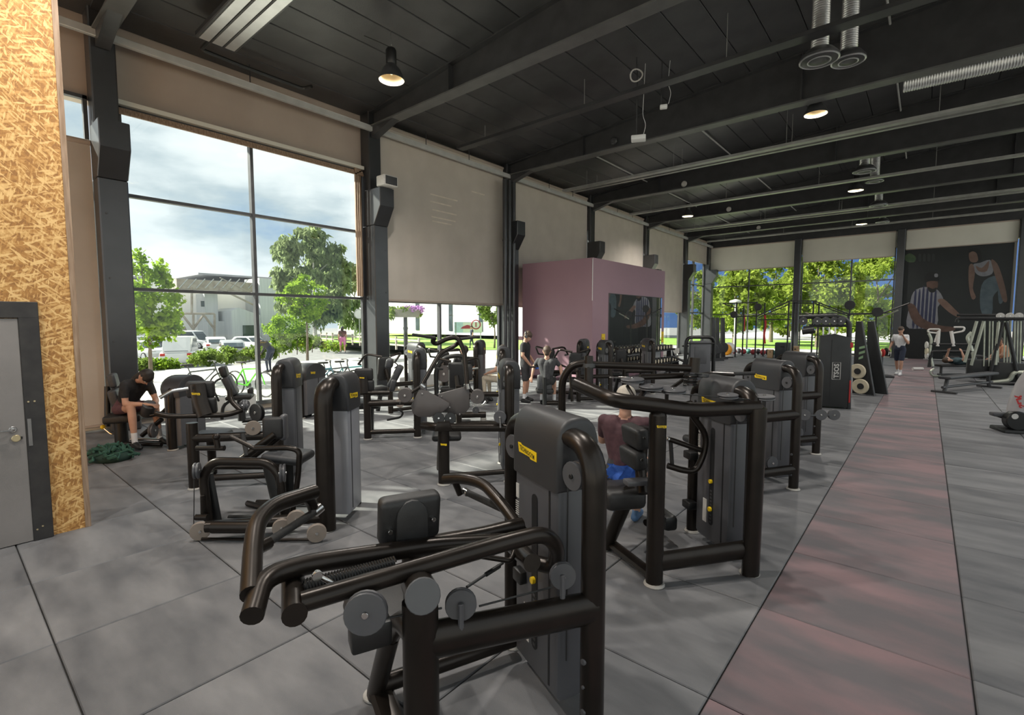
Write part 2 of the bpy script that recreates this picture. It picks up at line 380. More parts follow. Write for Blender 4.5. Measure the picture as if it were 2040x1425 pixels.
for k, by in enumerate(BEAMY):
    t = Thing('roof_beam', (FACX + 0.4, by, 0), 0, 'black steel roof beam spanning the hall, %s from the door wall' % ORD[k], 'beam', 'roof beams')
    L_ = RIGHTX - FACX - 0.4; zb = 6.86
    dz = lambda x: deckz(x + FACX + 0.4)
    t.part('bottom_flange', MB().box(0, L_, -0.15, 0.15, zb, zb + 0.035), 'flange_lit', smooth=False)
    t.part('web', MB().prism([(0, zb + .035), (L_, zb + .035), (L_, dz(L_) - .02), (0, dz(0) - .02)], lambda a, b, q: (a, q, b), -0.012, 0.012), 'steel_black', smooth=False)
    t.part('top_flange', MB().prism([(0, dz(0) - .035), (L_, dz(L_) - .035), (L_, dz(L_)), (0, dz(0))], lambda a, b, q: (a, q, b), -0.14, 0.14), 'steel_black', smooth=False)
    for xs in (2.9, 8.6, 13.0):
        t.part('stiffener', MB().box(xs, xs + 0.025, -0.14, 0.14, zb + .035, dz(xs) - .035), 'steel_black', smooth=False)
    t.part('haunch', MB().prism([(0, zb - 0.25), (0.9, zb), (0, zb)], lambda a, b, q: (a, q, b), -0.1, 0.1), 'steel_black', smooth=False)

# ---- facade columns with corbels
COLY = [2.2, 7.64, 13.02, 18.43, 23.83, 29.2, 33.25]
wherec = ['beside the chipboard wall', 'between the open window and the big lowered blind', 'at the front corner of the plum room', 'behind the plum room near its middle',
          'just past the far end of the plum room', 'between the last two tall windows on the left', 'in the far left corner']
for k, cy in enumerate(COLY):
    t = Thing('column', (FACX, cy, 0), 0, 'dark steel column with a bracket, ' + wherec[k], 'column', 'wall columns')
    w = 0.21
    t.part('shaft', MB().rbox((0.29, 0, 2.2), (0.58, 2 * w, 4.4), 0.02, seg=1), 'column_paint', angle=25)
    t.part('upper_shaft', MB().rbox((0.19, 0, 5.9), (0.38, 2 * w - 0.06, 3.0), 0.02, seg=1), 'column_paint', angle=25)
    t.part('bracket', MB().prism([(0.2, 4.4), (0.578, 4.4), (0.86, 4.85), (0.86, 5.3), (0.2, 5.3)], lambda a, b, q: (a, q, b), -w - .004, w + .004, bev=0.012, seg=1), 'column_paint', angle=25)
    for zz in (0.4, 1.6, 2.7, 3.8): t.part('bolt', MB().disc((0.585, 0.12 if k % 2 else -0.12, zz), (1, 0, 0), 0.018, 0.014, 8), 'alu_dark')

# ---- long pale rail under the roof along the facade
o = MB().rbox((0, 0, 0), (0.09, 32.3, 0.13), 0.008, seg=1).build('ceiling_rail', 'rail_grey', loc=(-10.98, 17.35, 6.82)); tag(o, 'long pale metal rail running under the roof along the window wall', 'rail')
for yy in (4.6, 9.3, 11.0, 15.2, 16.8, 20.5, 22.0, 26.4):
    MB().tube([(0, yy - 17.35, 0.06), (0, yy - 17.35, 0.45)], 0.012, 6).build('hanger', 'steel_black', o)

# ---- facade: upper wall and glazing
wl = MB(); wl.box(FACX - .25, FACX, BACKY, FARY, 5.80, 7.4); wl.box(FACX - .25, FACX, BACKY, FARY, -0.12, 0.10)
wl = wl.build('wall_left', 'panel_brown', smooth=False); struct(wl, 'brown upper wall band above the tall windows', 'wall')
def facade_window(n, y0, y1, zt, mull, trans, wood=False):
    t = Thing('window_%d' % n, (FACX + 0.04, (y0 + y1) / 2, 0), 0); o = t.o; struct(o, 'tall glazed window bay %d in the left wall' % n, 'window')
    a, b = y0 - (y0 + y1) / 2, y1 - (y0 + y1) / 2
    fr = MB()
    for yy in (a, b - .06): fr.box(-.05, .05, yy, yy + .06, .10, zt)
    fr.box(-.05, .05, a, b, zt - .06, zt); fr.box(-.05, .05, a, b, .10, .18)
    t.part('frame', fr, 'alu_dark', smooth=False)
    ys = [a + .06] + [m - (y0 + y1) / 2 for m in mull] + [b - .06]; zs = [.18] + trans + [zt - .06]
    for m in ys[1:-1]: t.part('mullion', MB().box(-.06, .07, m - .032, m + .032, .18, zt - .06), 'alu_dark', smooth=False)
    for z in zs[1:-1]: t.part('transom', MB().box(-.055, .06, a + .06, b - .06, z - .03, z + .03), 'alu_dark', smooth=False)
    for i in range(len(ys) - 1):
        for j in range(len(zs) - 1):
            t.part('pane', MB().box(-.006, .006, ys[i], ys[i + 1], zs[j], zs[j + 1]), 'glass', smooth=False)
    if wood:
        for q, off in enumerate((0.0, 0.07, 0.14)):
            t.part('wood_reveal', MB().box(.05 + .02 * q, .09 + .02 * q, b - .06 - off - .05, b - .06 - off, 2.6, zt), 'reveal_wood', smooth=False)
            t.part('wood_reveal', MB().box(.05 + .02 * q, .09 + .02 * q, a, b, zt - .06 - off * .6 - .035, zt - .06 - off * .6), 'reveal_wood', smooth=False)
        t.part('head_trim', MB().box(.05, .16, a, b, zt - .02, zt + .06), 'panel_beige', smooth=False)
facade_window(1, -3.2, 2.0, 5.85, [-.6], [2.53, 4.26])
facade_window(2, 2.41, 7.43, 5.85, [4.7], [2.55, 4.26], True)
facade_window(3, 7.85, 12.81, 5.85, [10.05], [2.50, 4.26])
facade_window(4, 13.23, 18.22, 5.85, [15.7], [2.5, 4.26])
facade_window(5, 18.64, 23.62, 5.85, [21.1], [2.5, 4.26])
facade_window(6, 24.04, 28.99, 5.85, [26.5], [2.5, 4.26])
facade_window(7, 29.41, 33.04, 5.85, [31.2], [2.5, 4.26])
def shade(y0, y1, z0, z1, label, kick=False):
    t = Thing('roller_blind', (FACX + 0.22, (y0 + y1) / 2, 0), 0, label, 'blind', 'roller blinds'); h = (y1 - y0) / 2
    nseg = 40; mb = MB(); v = []; f = []
    for i in range(nseg + 1):
        yy = -h + 2 * h * i / nseg; d = 0.006 * math.sin(i * 1.7) * (1 if 0 < i < nseg else 0)
        v += [(d, yy, z0), (d * .3, yy, z1)]
    for i in range(nseg): f.append((2 * i, 2 * i + 2, 2 * i + 3, 2 * i + 1))
    mb.add(v, f); v2 = [(a + .012, b, cc) for a, b, cc in v]; mb.add(v2, [q[::-1] for q in f]); t.part('cloth', mb, 'shade_cloth')
    t.part('bottom_bar', MB().rbox((0.006, 0, z0 - .02), (0.03, 2 * h, 0.05), 0.008, seg=1), 'panel_brown')
    t.part('roller', MB().tube([(0, -h, z1), (0, h, z1)], 0.05, 10), 'panel_brown')
shade(-3.2, 1.98, 0.12, 5.02, 'brown blind hanging to the floor beside the chipboard wall')
shade(7.86, 12.8, 2.55, 7.1, 'biggest lowered beige blind, with faint printed lines, above the low window strip')
M('print_pale', (.62, .55, .46), None, 5, rough=.8)
bl_ = [o for o in COL.objects if o.get('label', '').startswith('biggest lowered')][0]
for k, (u0, u1, v0, v1) in enumerate(((858, 912, 388, 399), (858, 900, 402, 410), (862, 910, 418, 428), (860, 908, 432, 441), (862, 900, 440, 448), (940, 966, 386, 384))):
    a, b = at(u0, v0, x=FACX + .245), at(u1, v1, x=FACX + .245)
    MB().box(.014, .016, a.y - 10.33, b.y - 10.33, (a.z + b.z) / 2 - .018, (a.z + b.z) / 2 + .018).build('printed_line', 'print_pale', bl_, smooth=False)
shade(13.25, 18.2, 2.5, 7.1, 'beige blind directly above the left face of the plum room')
shade(18.66, 23.6, 2.5, 7.1, 'beige blind beyond the plum room mirror, first of three narrow far ones')
shade(24.06, 28.97, 2.5, 7.1, 'beige blind far along the left wall, second of three narrow far ones')
shade(29.43, 33.02, 5.7, 7.1, 'short raised beige blind next to the far left corner')
# low radiators under the glass
for k, (y0, y1) in enumerate(((3.0, 4.5), (4.95, 6.9), (8.3, 9.9), (10.3, 12.4), (26.0, 28.4))):
    t = Thing('radiator', (FACX + 0.32, (y0 + y1) / 2, 0.0), 0, 'low pale radiator ' + ['left of the first window mullion', 'right of the first window mullion', 'left below the big beige blind', 'right below the big beige blind', 'far along the left wall'][k], 'radiator', 'low radiators'); h = (y1 - y0) / 2
    t.part('panel', MB().rbox((0, 0, .24), (.10, 2 * h, .30), .012, seg=1), 'radiator_grey')
    t.part('grille', MB().box(-.04, .04, -h + .03, h - .03, .39, .395), 'alu_dark', smooth=False)
    for s in (-1, 1): t.part('foot', MB().box(-.03, .03, s * (h - .15) - .02, s * (h - .15) + .02, 0, .1), 'radiator_grey', smooth=False)

# ---- chipboard store wall with a door
ob = MB().box(-6.22, -6.02, BACKY, 0.9, 0, deckz(-6.2) - .02)
ob = ob.build('wall_osb', 'osb', smooth=False); struct(ob, 'chipboard clad partition wall at the left edge', 'wall')
MB().box(-6.018, -6.012, 0.86, 0.902, 0.0, 7.5).build('corner_strip', 'reveal_wood', ob, smooth=False)
t = Thing('door_1', (-6.02, 0.04, 0), 0); struct(t.o, 'dark grey flush door in a black frame set in the chipboard wall', 'door')
fr = MB()
fr.rbox((.02, .53, 1.06), (.05, .13, 2.12), .004, seg=1); fr.rbox((.02, -.53, 1.06), (.05, .13, 2.12), .004, seg=1); fr.rbox((.02, 0, 2.05), (.052, 1.19, .14), .004, seg=1)
t.part('frame', fr, 'black_board', angle=20)
lf = t.part('leaf', MB().rbox((.012, 0, .99), (.045, .93, 1.97), .004, seg=1), 'door_grey', angle=20)
hd = MB().tube([(.03, .385, 1.02), (.085, .385, 1.02), (.085, .27, 1.02)], .010, 8, .02); MB()
hd.disc((.036, .385, 1.02), (1, 0, 0), .026, .012, 14); hd.build('handle', 'chrome', lf)
MB().disc((.04, .40, .94), (1, 0, 0), .03, .014, 16).build('lock', 'brass', lf)
MB().box(.038, .046, .40, .44, .93, .95).build('keyhole', 'groove_black', lf, smooth=False)
t.part('strike_plate', MB().box(.045, .05, .475, .5, .86, 1.1), 'chrome', smooth=False)
for zz in (1.25, 1.25, .12, .10): t.part('screw', MB().disc((.047, .5 + random.uniform(-.02, .05), zz), (1, 0, 0), .008, .006, 6), 'brass')

# ---- plum coloured room with mirror
pr = MB().box(FACX + .6, -8.0, 13.40, 18.92, 0, 3.93).build('wall_plum_room', 'plum_paint', smooth=False); struct(pr, 'plum painted box room standing against the window wall', 'wall')
MB().box(-8.012, -7.985, 13.385, 13.425, 0, 3.93).build('corner_bead', 'plum_paint', pr, smooth=False)
M('plum_dark', (0.05, 0.02, 0.032), None, 2, rough=.4)
MB().box(FACX + .6, -8, 13.39, 13.4, 0, .1).build('skirting', 'plum_dark', pr, smooth=False)
MB().tube([(-7.99, 13.38, 3.9), (-7.985, 13.37, 3.0), (-7.99, 13.38, 2.6)], .012, 6, .2).build('cable', 'white_paint', pr)
mm = bpy.data.materials.new('mirror'); mm.use_nodes = True; b_ = mm.node_tree.nodes['Principled BSDF']; b_.inputs['Metallic'].default_value = 1; b_.inputs['Roughness'].default_value = 0.015
nn = mm.node_tree.nodes.new('ShaderNodeTexNoise'); nn.inputs['Scale'].default_value = .6; rr = mm.node_tree.nodes.new('ShaderNodeValToRGB')
rr.color_ramp.elements[0].color = (.80, .83, .82, 1); rr.color_ramp.elements[1].color = (.86, .88, .87, 1); mm.node_tree.links.new(nn.outputs[0], rr.inputs[0]); mm.node_tree.links.new(rr.outputs[0], b_.inputs['Base Color']); MATS['mirror'] = mm
t = Thing('wall_mirror', (-8.0, 16.54, 0), 0, 'large wall mirror on the plum room facing the weights area', 'mirror')
t.part('backing', MB().box(.0, .012, -2.12, 2.12, .28, 2.88), 'alu_dark', smooth=False)
for k in range(4): t.part('pane', MB().box(.012, .018, -2.1 + k * 1.05 + .004, -2.1 + (k + 1) * 1.05 - .004, .3, 2.86), 'mirror', smooth=False)
for k, yy in enumerate((14.1, 18.78)):
    t = Thing('wall_notice', (-7.995, yy, 0), 0, 'yellow and white notice on the plum wall %s the mirror' % ('at the near end of' if k == 0 else 'at the far end of'), 'notice', 'mirror notices')
    t.part('yellow_sheet', MB().box(.0, .006, -.11, .11, 1.12, 1.55), 'badge_yellow', smooth=False)
    t.part('white_sheet', MB().box(.0, .006, -.11, .11, .78, 1.10), 'label_white', smooth=False)
    for q in range(3): t.part('print_line', MB().box(.006, .0075, -.08, .08 - .03 * q, 1.24 + q * .08, 1.26 + q * .08), 'badge_ink', smooth=False)

# ---- far wall
fw = MB(); fw.box(FACX, RIGHTX, FARY, FARY + .3, 5.9, 7.6)
fw.box(-1.35, 3.15, FARY + .02, FARY + .3, 0, 6.0); fw.box(FACX, -1.35, FARY, FARY + .25, -.1, .06); fw.box(3.15, RIGHTX, FARY, FARY + .25, -.1, .06)
fw = fw.build('wall_far', 'panel_beige', smooth=False); struct(fw, 'far end wall of the hall', 'wall')
MB().box(FACX, RIGHTX, FARY - .03, FARY + .02, 6.75, 8.7).build('black_beam', 'steel_black', fw, smooth=False)
def far_window(n, x0, x1, zt, mull, trans):
    t = Thing('window_%d' % n, ((x0 + x1) / 2, FARY + .04, 0), 0); struct(t.o, 'tall glazed window bay %d in the far wall' % n, 'window'); cx = (x0 + x1) / 2
    a, b = x0 - cx, x1 - cx; fr = MB()
    for xx in (a, b - .06): fr.box(xx, xx + .06, -.05, .05, .06, zt)
    fr.box(a, b, -.05, .05, zt - .06, zt); fr.box(a, b, -.05, .05, .06, .13); t.part('frame', fr, 'alu_dark', smooth=False)
    xs = [a + .06] + [m - cx for m in mull] + [b - .06]; zs = [.13] + trans + [zt - .06]
    for m in xs[1:-1]: t.part('mullion', MB().box(m - .035, m + .035, -.06, .05, .13, zt - .06), 'alu_dark', smooth=False)
    for z in zs[1:-1]: t.part('transom', MB().box(a + .06, b - .06, -.055, .05, z - .03, z + .03), 'alu_dark', smooth=False)
    for i in range(len(xs) - 1):
        for j in range(len(zs) - 1): t.part('pane', MB().box(xs[i], xs[i + 1], -.006, .006, zs[j], zs[j + 1]), 'glass', smooth=False)
far_window(8, -11.2, -6.15, 5.9, [-8.7], [2.4, 4.2])
far_window(9, -5.8, -1.4, 5.9, [-3.35], [2.4, 4.2])
far_window(10, 3.55, 4.65, 5.9, [], [2.4, 4.2])
for k, (xx, lb) in enumerate(((-5.98, 'between the two far windows'), (-1.2, 'at the left edge of the dark mural'), (3.36, 'at the right edge of the dark mural'))):
    t = Thing('column', (xx, FARY - .2, 0), 0, 'dark steel column on the far wall ' + lb, 'column', 'wall columns')
    t.part('shaft', MB().rbox((0, 0, 3.4), (.34, .40, 6.8), .02, seg=1), 'column_paint', angle=25); t.part('base_plate', MB().box(-.22, .22, -.24, .1, 0, .03), 'column_paint', smooth=False)
for k, (x0, x1, z0, lb) in enumerate(((-11.1, -6.2, 5.25, 'left far window'), (-5.75, -1.45, 5.45, 'right far window'), (-1.0, 3.15, 5.75, 'dark mural'))):
    t = Thing('roller_blind', ((x0 + x1) / 2, FARY - .1, 0), 0, 'short beige blind at the top of the ' + lb, 'blind', 'roller blinds'); h = (x1 - x0) / 2
    t.part('cloth', MB().box(-h, h, -.006, .006, z0 + (.0), 6.72), 'panel_beige', smooth=False); t.part('head_rail', MB().box(-h, h, -.02, .098, 6.70, 6.76), 'panel_brown', smooth=False); t.part('bottom_bar', MB().rbox((0, 0, z0 - .02), (2 * h, .03, .05), .008, seg=1), 'panel_brown')

# ---- sides behind the camera: glazed walls of the same hall
def glazed_side(name, p0, p1, label):
    p0, p1 = Vector(p0), Vector(p1); d = (p1 - p0); n = max(2, round(d.length / 5.4)); mb = MB(); nrm = Vector((-d.y, d.x, 0)).normalized()
    def slab(a, b, z0, z1, th=.2):
        q = [a, b, b + nrm * th, a + nrm * th]; mb.add([(v.x, v.y, z) for z in (z0, z1) for v in q], [(3, 2, 1, 0), (4, 5, 6, 7), (0, 1, 5, 4), (1, 2, 6, 5), (2, 3, 7, 6), (3, 0, 4, 7)])
    slab(p0, p1, -.12, .1); slab(p0, p1, 7.9, 8.9)
    for i in range(n + 1):
        c0 = p0 + d * (i / n); e_ = d.normalized() * .18; slab(c0 - e_, c0 + e_, .1, 7.9, .35)
    o = mb.build(name, 'panel_beige', smooth=False); struct(o, label, 'wall')
    for i in range(n):
        a = p0 + d * (i / n) + d.normalized() * .18; b = p0 + d * ((i + 1) / n) - d.normalized() * .18
        q = [a + nrm * .1, b + nrm * .1]; m2 = MB(); m2.add([(v.x, v.y, z) for z in (.1, 7.9) for v in q], [(0, 1, 3, 2)]); m2.build('pane', 'glass', o, smooth=False)
glazed_side('wall_right', (RIGHTX, BACKY, 0), (RIGHTX, FARY, 0), 'glazed right wall')
glazed_side('wall_back', (-6.0, BACKY, 0), (RIGHTX, BACKY, 0), 'glazed wall behind')
# ================================================================== OUTSIDE
M('pavement', (0.44, 0.42, 0.38), (0.52, 0.50, 0.46), 1.2, rough=0.85, bump=0.1, bscale=60)
M('asphalt', (0.16, 0.16, 0.16), (0.22, 0.22, 0.215), 2.0, rough=0.9)
M('grass', (0.16, 0.30, 0.035), (0.26, 0.42, 0.07), 5, rough=0.9, bump=0.4, bscale=60)
M('wall_white', (0.88, 0.87, 0.84), (0.93, 0.92, 0.89), 0.4, rough=0.8)
M('wall_corrugated', (0.50, 0.52, 0.53), (0.58, 0.60, 0.60), 0.6, rough=0.7, stretch=(14, 14, .3))
M('roof_grey', (0.26, 0.26, 0.27), (0.34, 0.34, 0.35), 0.7, rough=0.7)
M('steel_rust', (0.30, 0.25, 0.20), (0.42, 0.38, 0.32), 1.5, rough=0.7)
M('far_glass', (0.03, 0.045, 0.05), (0.06, 0.08, 0.09), 0.7, rough=0.15)
M('bark', (0.10, 0.075, 0.055), (0.17, 0.135, 0.10), 7, rough=0.9, bump=0.5, bscale=40, stretch=(6, 6, 1))
M('bark_birch', (0.55, 0.53, 0.5), (0.12, 0.11, 0.1), 6, rough=0.8, stretch=(1, 1, 4), lo=.5, hi=.7)
def leaf_mat(name, c1, c2, tr=0.55):
    m = bpy.data.materials.new(name); m.use_nodes = True; t = m.node_tree; t.nodes.clear()
    o = t.nodes.new('ShaderNodeOutputMaterial'); mx = t.nodes.new('ShaderNodeMixShader'); mx.inputs[0].default_value = tr
    d = t.nodes.new('ShaderNodeBsdfDiffuse'); tl = t.nodes.new('ShaderNodeBsdfTranslucent')
    co = t.nodes.new('ShaderNodeTexCoord'); n = t.nodes.new('ShaderNodeTexNoise'); n.inputs['Scale'].default_value = 1.4; n.inputs['Detail'].default_value = 6
    t.links.new(co.outputs['Object'], n.inputs[0]); r = t.nodes.new('ShaderNodeValToRGB'); r.color_ramp.elements[0].position = .3; r.color_ramp.elements[1].position = .7
    r.color_ramp.elements[0].color = (*c1, 1); r.color_ramp.elements[1].color = (*c2, 1); t.links.new(n.outputs[0], r.inputs[0])
    t.links.new(r.outputs[0], d.inputs[0]); t.links.new(r.outputs[0], tl.inputs[0]); t.links.new(d.outputs[0], mx.inputs[1]); t.links.new(tl.outputs[0], mx.inputs[2]); t.links.new(mx.outputs[0], o.inputs[0])
    MATS[name] = m
leaf_mat('leaf_lime', (0.10, 0.20, 0.018), (0.30, 0.42, 0.05))
leaf_mat('leaf_mid', (0.08, 0.14, 0.028), (0.24, 0.32, 0.07))
leaf_mat('leaf_birch', (0.13, 0.18, 0.075), (0.33, 0.39, 0.19))
leaf_mat('leaf_park', (0.11, 0.17, 0.022), (0.36, 0.43, 0.08))

# ground: pavement by the glass, road, lower car park, lawn
g = MB(); ZP = -0.10
def quad(mb, pts, z): mb.add([(x, y, z if not hasattr(z, '__len__') else z[i]) for i, (x, y) in enumerate(pts)], [tuple(range(len(pts)))])
quad(g, [(-24.6, -30), (FACX - .2, -30), (FACX - .2, 140), (-24.6, 140)], ZP); quad(g, [(FACX - .2, FARY + .3), (60, FARY + .3), (60, 140), (FACX - .2, 140)], ZP)
quad(g, [(RIGHTX + .4, -60), (60, -60), (60, FARY + .3), (RIGHTX + .4, FARY + .3)], ZP); quad(g, [(FACX - .2, -60), (RIGHTX + .4, -60), (RIGHTX + .4, BACKY - .3), (FACX - .2, BACKY - .3)], ZP)
struct(g.build('ground_pavement', 'pavement', smooth=False), 'pale paved street outside the windows', 'pavement')
g = MB(); quad(g, [(-140, -40), (-28, -40), (-28, 30), (-140, 30)], -0.9); quad(g, [(-28, -40), (-24.6, -40), (-24.6, 30), (-28, 30)], (-0.9, ZP, ZP, -0.9))
quad(g, [(-140, 30), (-24.6, 30), (-24.6, 160), (-140, 160)], ZP - .05); quad(g, [(-140, 30), (-140, 30), (-28, 30), (-28, 30)], (-0.9, ZP, ZP, -0.9))
struct(g.build('ground_car_park', 'asphalt', smooth=False), 'grey car park beyond the hedge', 'pavement')
g = MB(); quad(g, [(-60, 27), (-24.9, 24.5), (-17.5, 33.5), (-30, 70), (-75, 70)], ZP + .03); struct(g.build('ground_lawn', 'grass', smooth=False), 'bright green lawn beyond the low window strip', 'lawn')
g = MB(); quad(g, [(-60, 41.5), (60, 41.5), (60, 60), (-60, 60)], ZP + .03); struct(g.build('ground_park_lawn', 'grass', smooth=False), 'lawn under the trees beyond the far windows', 'lawn')

def foliage(blobs, n, size, droop=False, rnd=None):
    rnd = rnd or random; v = []; f = []; tot = sum(b[3] ** 2 for b in blobs)
    for (cx, cy, cz, r) in blobs:
        k = max(8, int(n * r * r / tot))
        for _ in range(k):
            a = rnd.uniform(0, 6.283); u = rnd.uniform(-1, 1); q = (1 - u * u) ** .5; rr = r * (rnd.random() ** .38) * rnd.uniform(.85, 1.12)
            p = Vector((cx + rr * q * math.cos(a), cy + rr * q * math.sin(a), cz + rr * u * .9))
            s = size * rnd.uniform(.6, 1.35)
            d1 = Vector((rnd.gauss(0, 1), rnd.gauss(0, 1), rnd.gauss(0, .8) - (2.2 if droop else .4))).normalized(); d2 = d1.cross(Vector((rnd.gauss(0, 1), rnd.gauss(0, 1), rnd.gauss(0, 1)))).normalized()
            L_ = s * (1.9 if droop else 1.25); w = s * .5
            o = len(v); v += [tuple(p), tuple(p + d1 * L_ * .45 + d2 * w), tuple(p + d1 * L_), tuple(p + d1 * L_ * .45 - d2 * w)]; f.append((o, o + 1, o + 2, o + 3))
    return MB().add(v, f)
def tree(name, base, h, blobs, n, size, mat, label, group=None, trunk_r=.12, bark='bark', droop=False, cat='tree'):
    t = Thing(name, base, 0, label, cat, group)
    tr = MB().tube([(0, 0, -.05), (.03, .02, h * .4), (-.02, .03, h * .8)], trunk_r, 8, taper=(1, .45))
    for (cx, cy, cz, r) in blobs[:9]:
        zz = min(max(cz - r * .9, h * .28), h * .75); tr.tube([(0, .02, zz), ((cx) * .5, cy * .5, (zz + cz) / 2), (cx, cy, cz)], trunk_r * .36, 5, taper=(1, .3))
    t.part('trunk', tr, bark); fo = t.part('foliage', foliage(blobs, n, size, droop), mat, smooth=False); fo['kind'] = 'stuff'
    return t
def crown(cx, cz, rx, rz, k, r, ry=None):
    out_ = [];
    for i in range(k):
        a = random.uniform(0, 6.283); u = random.uniform(-1, 1); q = (1 - u * u) ** .5 * random.uniform(.55, 1); out_.append((cx + rx * q * math.cos(a), (ry or rx) * q * math.sin(a), cz + rz * u * random.uniform(.6, 1), r * random.uniform(.7, 1.2)))
    return out_
b0 = at(296, 724, z=ZP); 
P = at(292, 600, x=-20.0)
tree('street_tree', (P.x, P.y, ZP), 3.2, crown(0, 2.75, 1.05, 1.55, 44, .30), 4200, .12, 'leaf_lime', 'bright lime street tree left of the car park, beside the first dark column', 'street trees', .07)
P = at(612, 700, x=-25.5)
tree('street_tree', (P.x, P.y, ZP), 3.2, crown(0, 3.3, 1.25, 1.25, 40, .33), 3600, .13, 'leaf_lime', 'bright lime street tree with a slim trunk in front of the birch', 'street trees', .08)
P = at(985, 690, x=-25.0)
tree('street_tree', (P.x, P.y, ZP), 2.4, crown(0, 2.75, 1.2, .85, 28, .34), 2600, .14, 'leaf_mid', 'small street tree in front of the white hall wall', 'street trees', .08)
P = at(628, 690, x=-44.0)
bl = crown(0, 6.6, 3.8, 4.6, 90, .72); 
tree('birch_tree', (P.x, P.y, -.6), 9, bl, 9500, .26, 'leaf_birch', 'tall weeping birch with drooping grey green branches', None, .22, 'bark_birch', True)
P = at(690, 690, x=-52.0); tree('birch_tree', (P.x, P.y + 1.2, -.6), 7.4, crown(0, 5.4, 3.0, 3.9, 50, .7), 5000, .26, 'leaf_birch', 'smaller weeping birch at the right of the tall one', None, .18, 'bark_birch', True)
# hedge shrubs along the kerb
for k, (u, v, w, h, mt) in enumerate(((288, 738, .7, .3, 'leaf_mid'), (338, 734, .7, .25, 'leaf_lime'), (405, 727, .8, .5, 'leaf_mid'), (450, 723, .8, .6, 'leaf_mid'), (497, 719, .8, .5, 'leaf_mid'), (556, 711, .9, 2.4, 'leaf_lime'), (592, 705, 1.1, 2.1, 'leaf_lime'), (622, 701, 1.0, .9, 'leaf_mid'), (660, 697, 1.2, .5, 'leaf_lime'), (524, 716, .5, 1.0, 'leaf_mid'))):
    P = at(u, v, z=ZP); bl = [(random.uniform(-w, w) * .8, random.uniform(-.5, .5), random.uniform(.2, 1) * h, random.uniform(.2, .36) * (1 if h < 1.5 else 1.3)) for _ in range(10 if h < 1.5 else 18)]
    nm = ('low leafy shrub by the kerb in front of the parked cars, %s from the left' % ORD[k if k < 5 else 5]) if k < 5 else {5: 'tall lime shrub just right of the window mullion', 6: 'tall rounded lime shrub below the birch', 7: 'small shrub at the foot of the slim street tree', 8: 'low weedy bush at the right end of the kerb', 9: 'shrub directly behind the window mullion'}[k]
    tree('shrub', (P.x, P.y, ZP), h, bl, 1500 if h < 1.5 else 3000, .10, mt, nm, 'kerb shrubs', .03, cat='shrub')
# park trees beyond the far windows
for k, (u, y_, zc, rx, rz, nn) in enumerate(((1462, 45, 3.9, 2.2, 2.7, 30), (1535, 53, 5.0, 3.0, 3.3, 36), (1628, 45, 4.6, 2.5, 3.2, 36), (1745, 52, 4.2, 3.0, 3.2, 34), (1690, 64, 3.6, 3.4, 3.0, 30), (1400, 60, 5.0, 3.6, 3.6, 30), (1570, 72, 4.2, 4.5, 3.4, 30))):
    P = at(u, 690, y=y_); nmx = ['at the left edge of the far windows', 'filling the left far window', 'tallest, right of the far window column', 'in the right far window beside the mural', 'farther back in the gap of the right far window', 'seen through the corner glass', 'farthest back behind the left far window'][k]
    tree('park_tree', (P.x, P.y, ZP), zc + 1, crown(0, zc, rx * 1.1, rz * 1.08, nn * 2, .62), 9500, .22, 'leaf_park', 'sunlit yellow green park tree ' + nmx, 'park trees', .2)

# ---- factory across the car park
FX = -66.0
def fyz(u, v): p = at(u, v, x=FX); return p.y, p.z
t = Thing('factory_building', (FX, 20, -0.9), 0, 'white factory hall with pipe bridge, tower and grey lean-to across the car park', 'building')
def fb(name, u0, u1, v0, v1, d0, d1, mat, zb=None):
    y0, z1 = fyz(u0, v0); y1, _ = fyz(u1, v0); z0 = fyz(u0, v1)[1] if v1 else -1.3
    return t.part(name, MB().box(d0, d1, y0 - 20, y1 - 20, z0 + 0.9 if v1 else 0, z1 + 0.9), mat, smooth=False)
fb('wall', 150, 640, 548, None, -20, -2, 'wall_white')
fb('roof', 150, 640, 541, 546, -20.5, -1.9, 'roof_grey'); fb('ridge', 430, 640, 537, 541, -18, -6, 'roof_grey')
br = fb('pipe_bridge', 340, 500, 557, 576, .2, 2.0, 'steel_rust')
for k in range(9):
    y0, z0 = fyz(345 + k * 17, 576); y1, z1 = fyz(345 + (k + 1) * 17, 558); MB().tube([(2.05, y0 - 20, z0 + 0.9), (2.05, y1 - 20, z1 + 0.9)], .06, 4).build('brace', 'rail_grey', br, smooth=False)
fb('tower', 500, 545, 556, None, -2, 2.4, 'wall_corrugated'); fb('tower', 545, 600, 556, None, -2, .6, 'wall_white')
fb('duct', 402, 428, 585, 640, -2, .8, 'wall_corrugated'); fb('drum', 405, 440, 640, None, -2, 1.4, 'wall_corrugated')
y0, z0 = fyz(438, 614); y1, z1 = fyz(494, 616); ym = y0 + (y1 - y0) * .25
t.part('lean_to', MB().prism([(y0 - 20, 0), (y1 - 20, 0), (y1 - 20, z1 + 0.9 - .8), (ym - 20, z0 + 0.9), (y0 - 20, z0 + .5)], lambda a, b, q: (q, a, b), -2, 3.5), 'wall_corrugated', smooth=False)
y2, z2 = fyz(460, 648); y3, _ = fyz(492, 648); t.part('loading_door', MB().box(3.5, 3.56, y2 - 20, y3 - 20, 0, z2 + 0.9), 'far_glass', smooth=False)
for (u0, u1, v0, v1) in ((562, 570, 566, 574), (562, 572, 612, 622), (396, 425, 600, 612)):
    (ya, za), (yb, zb) = fyz(u0, v0), fyz(u1, v1); t.part('window', MB().box(.6, .7, ya - 20, yb - 20, zb + 0.9, za + 0.9), 'far_glass', smooth=False)
gt = MB()
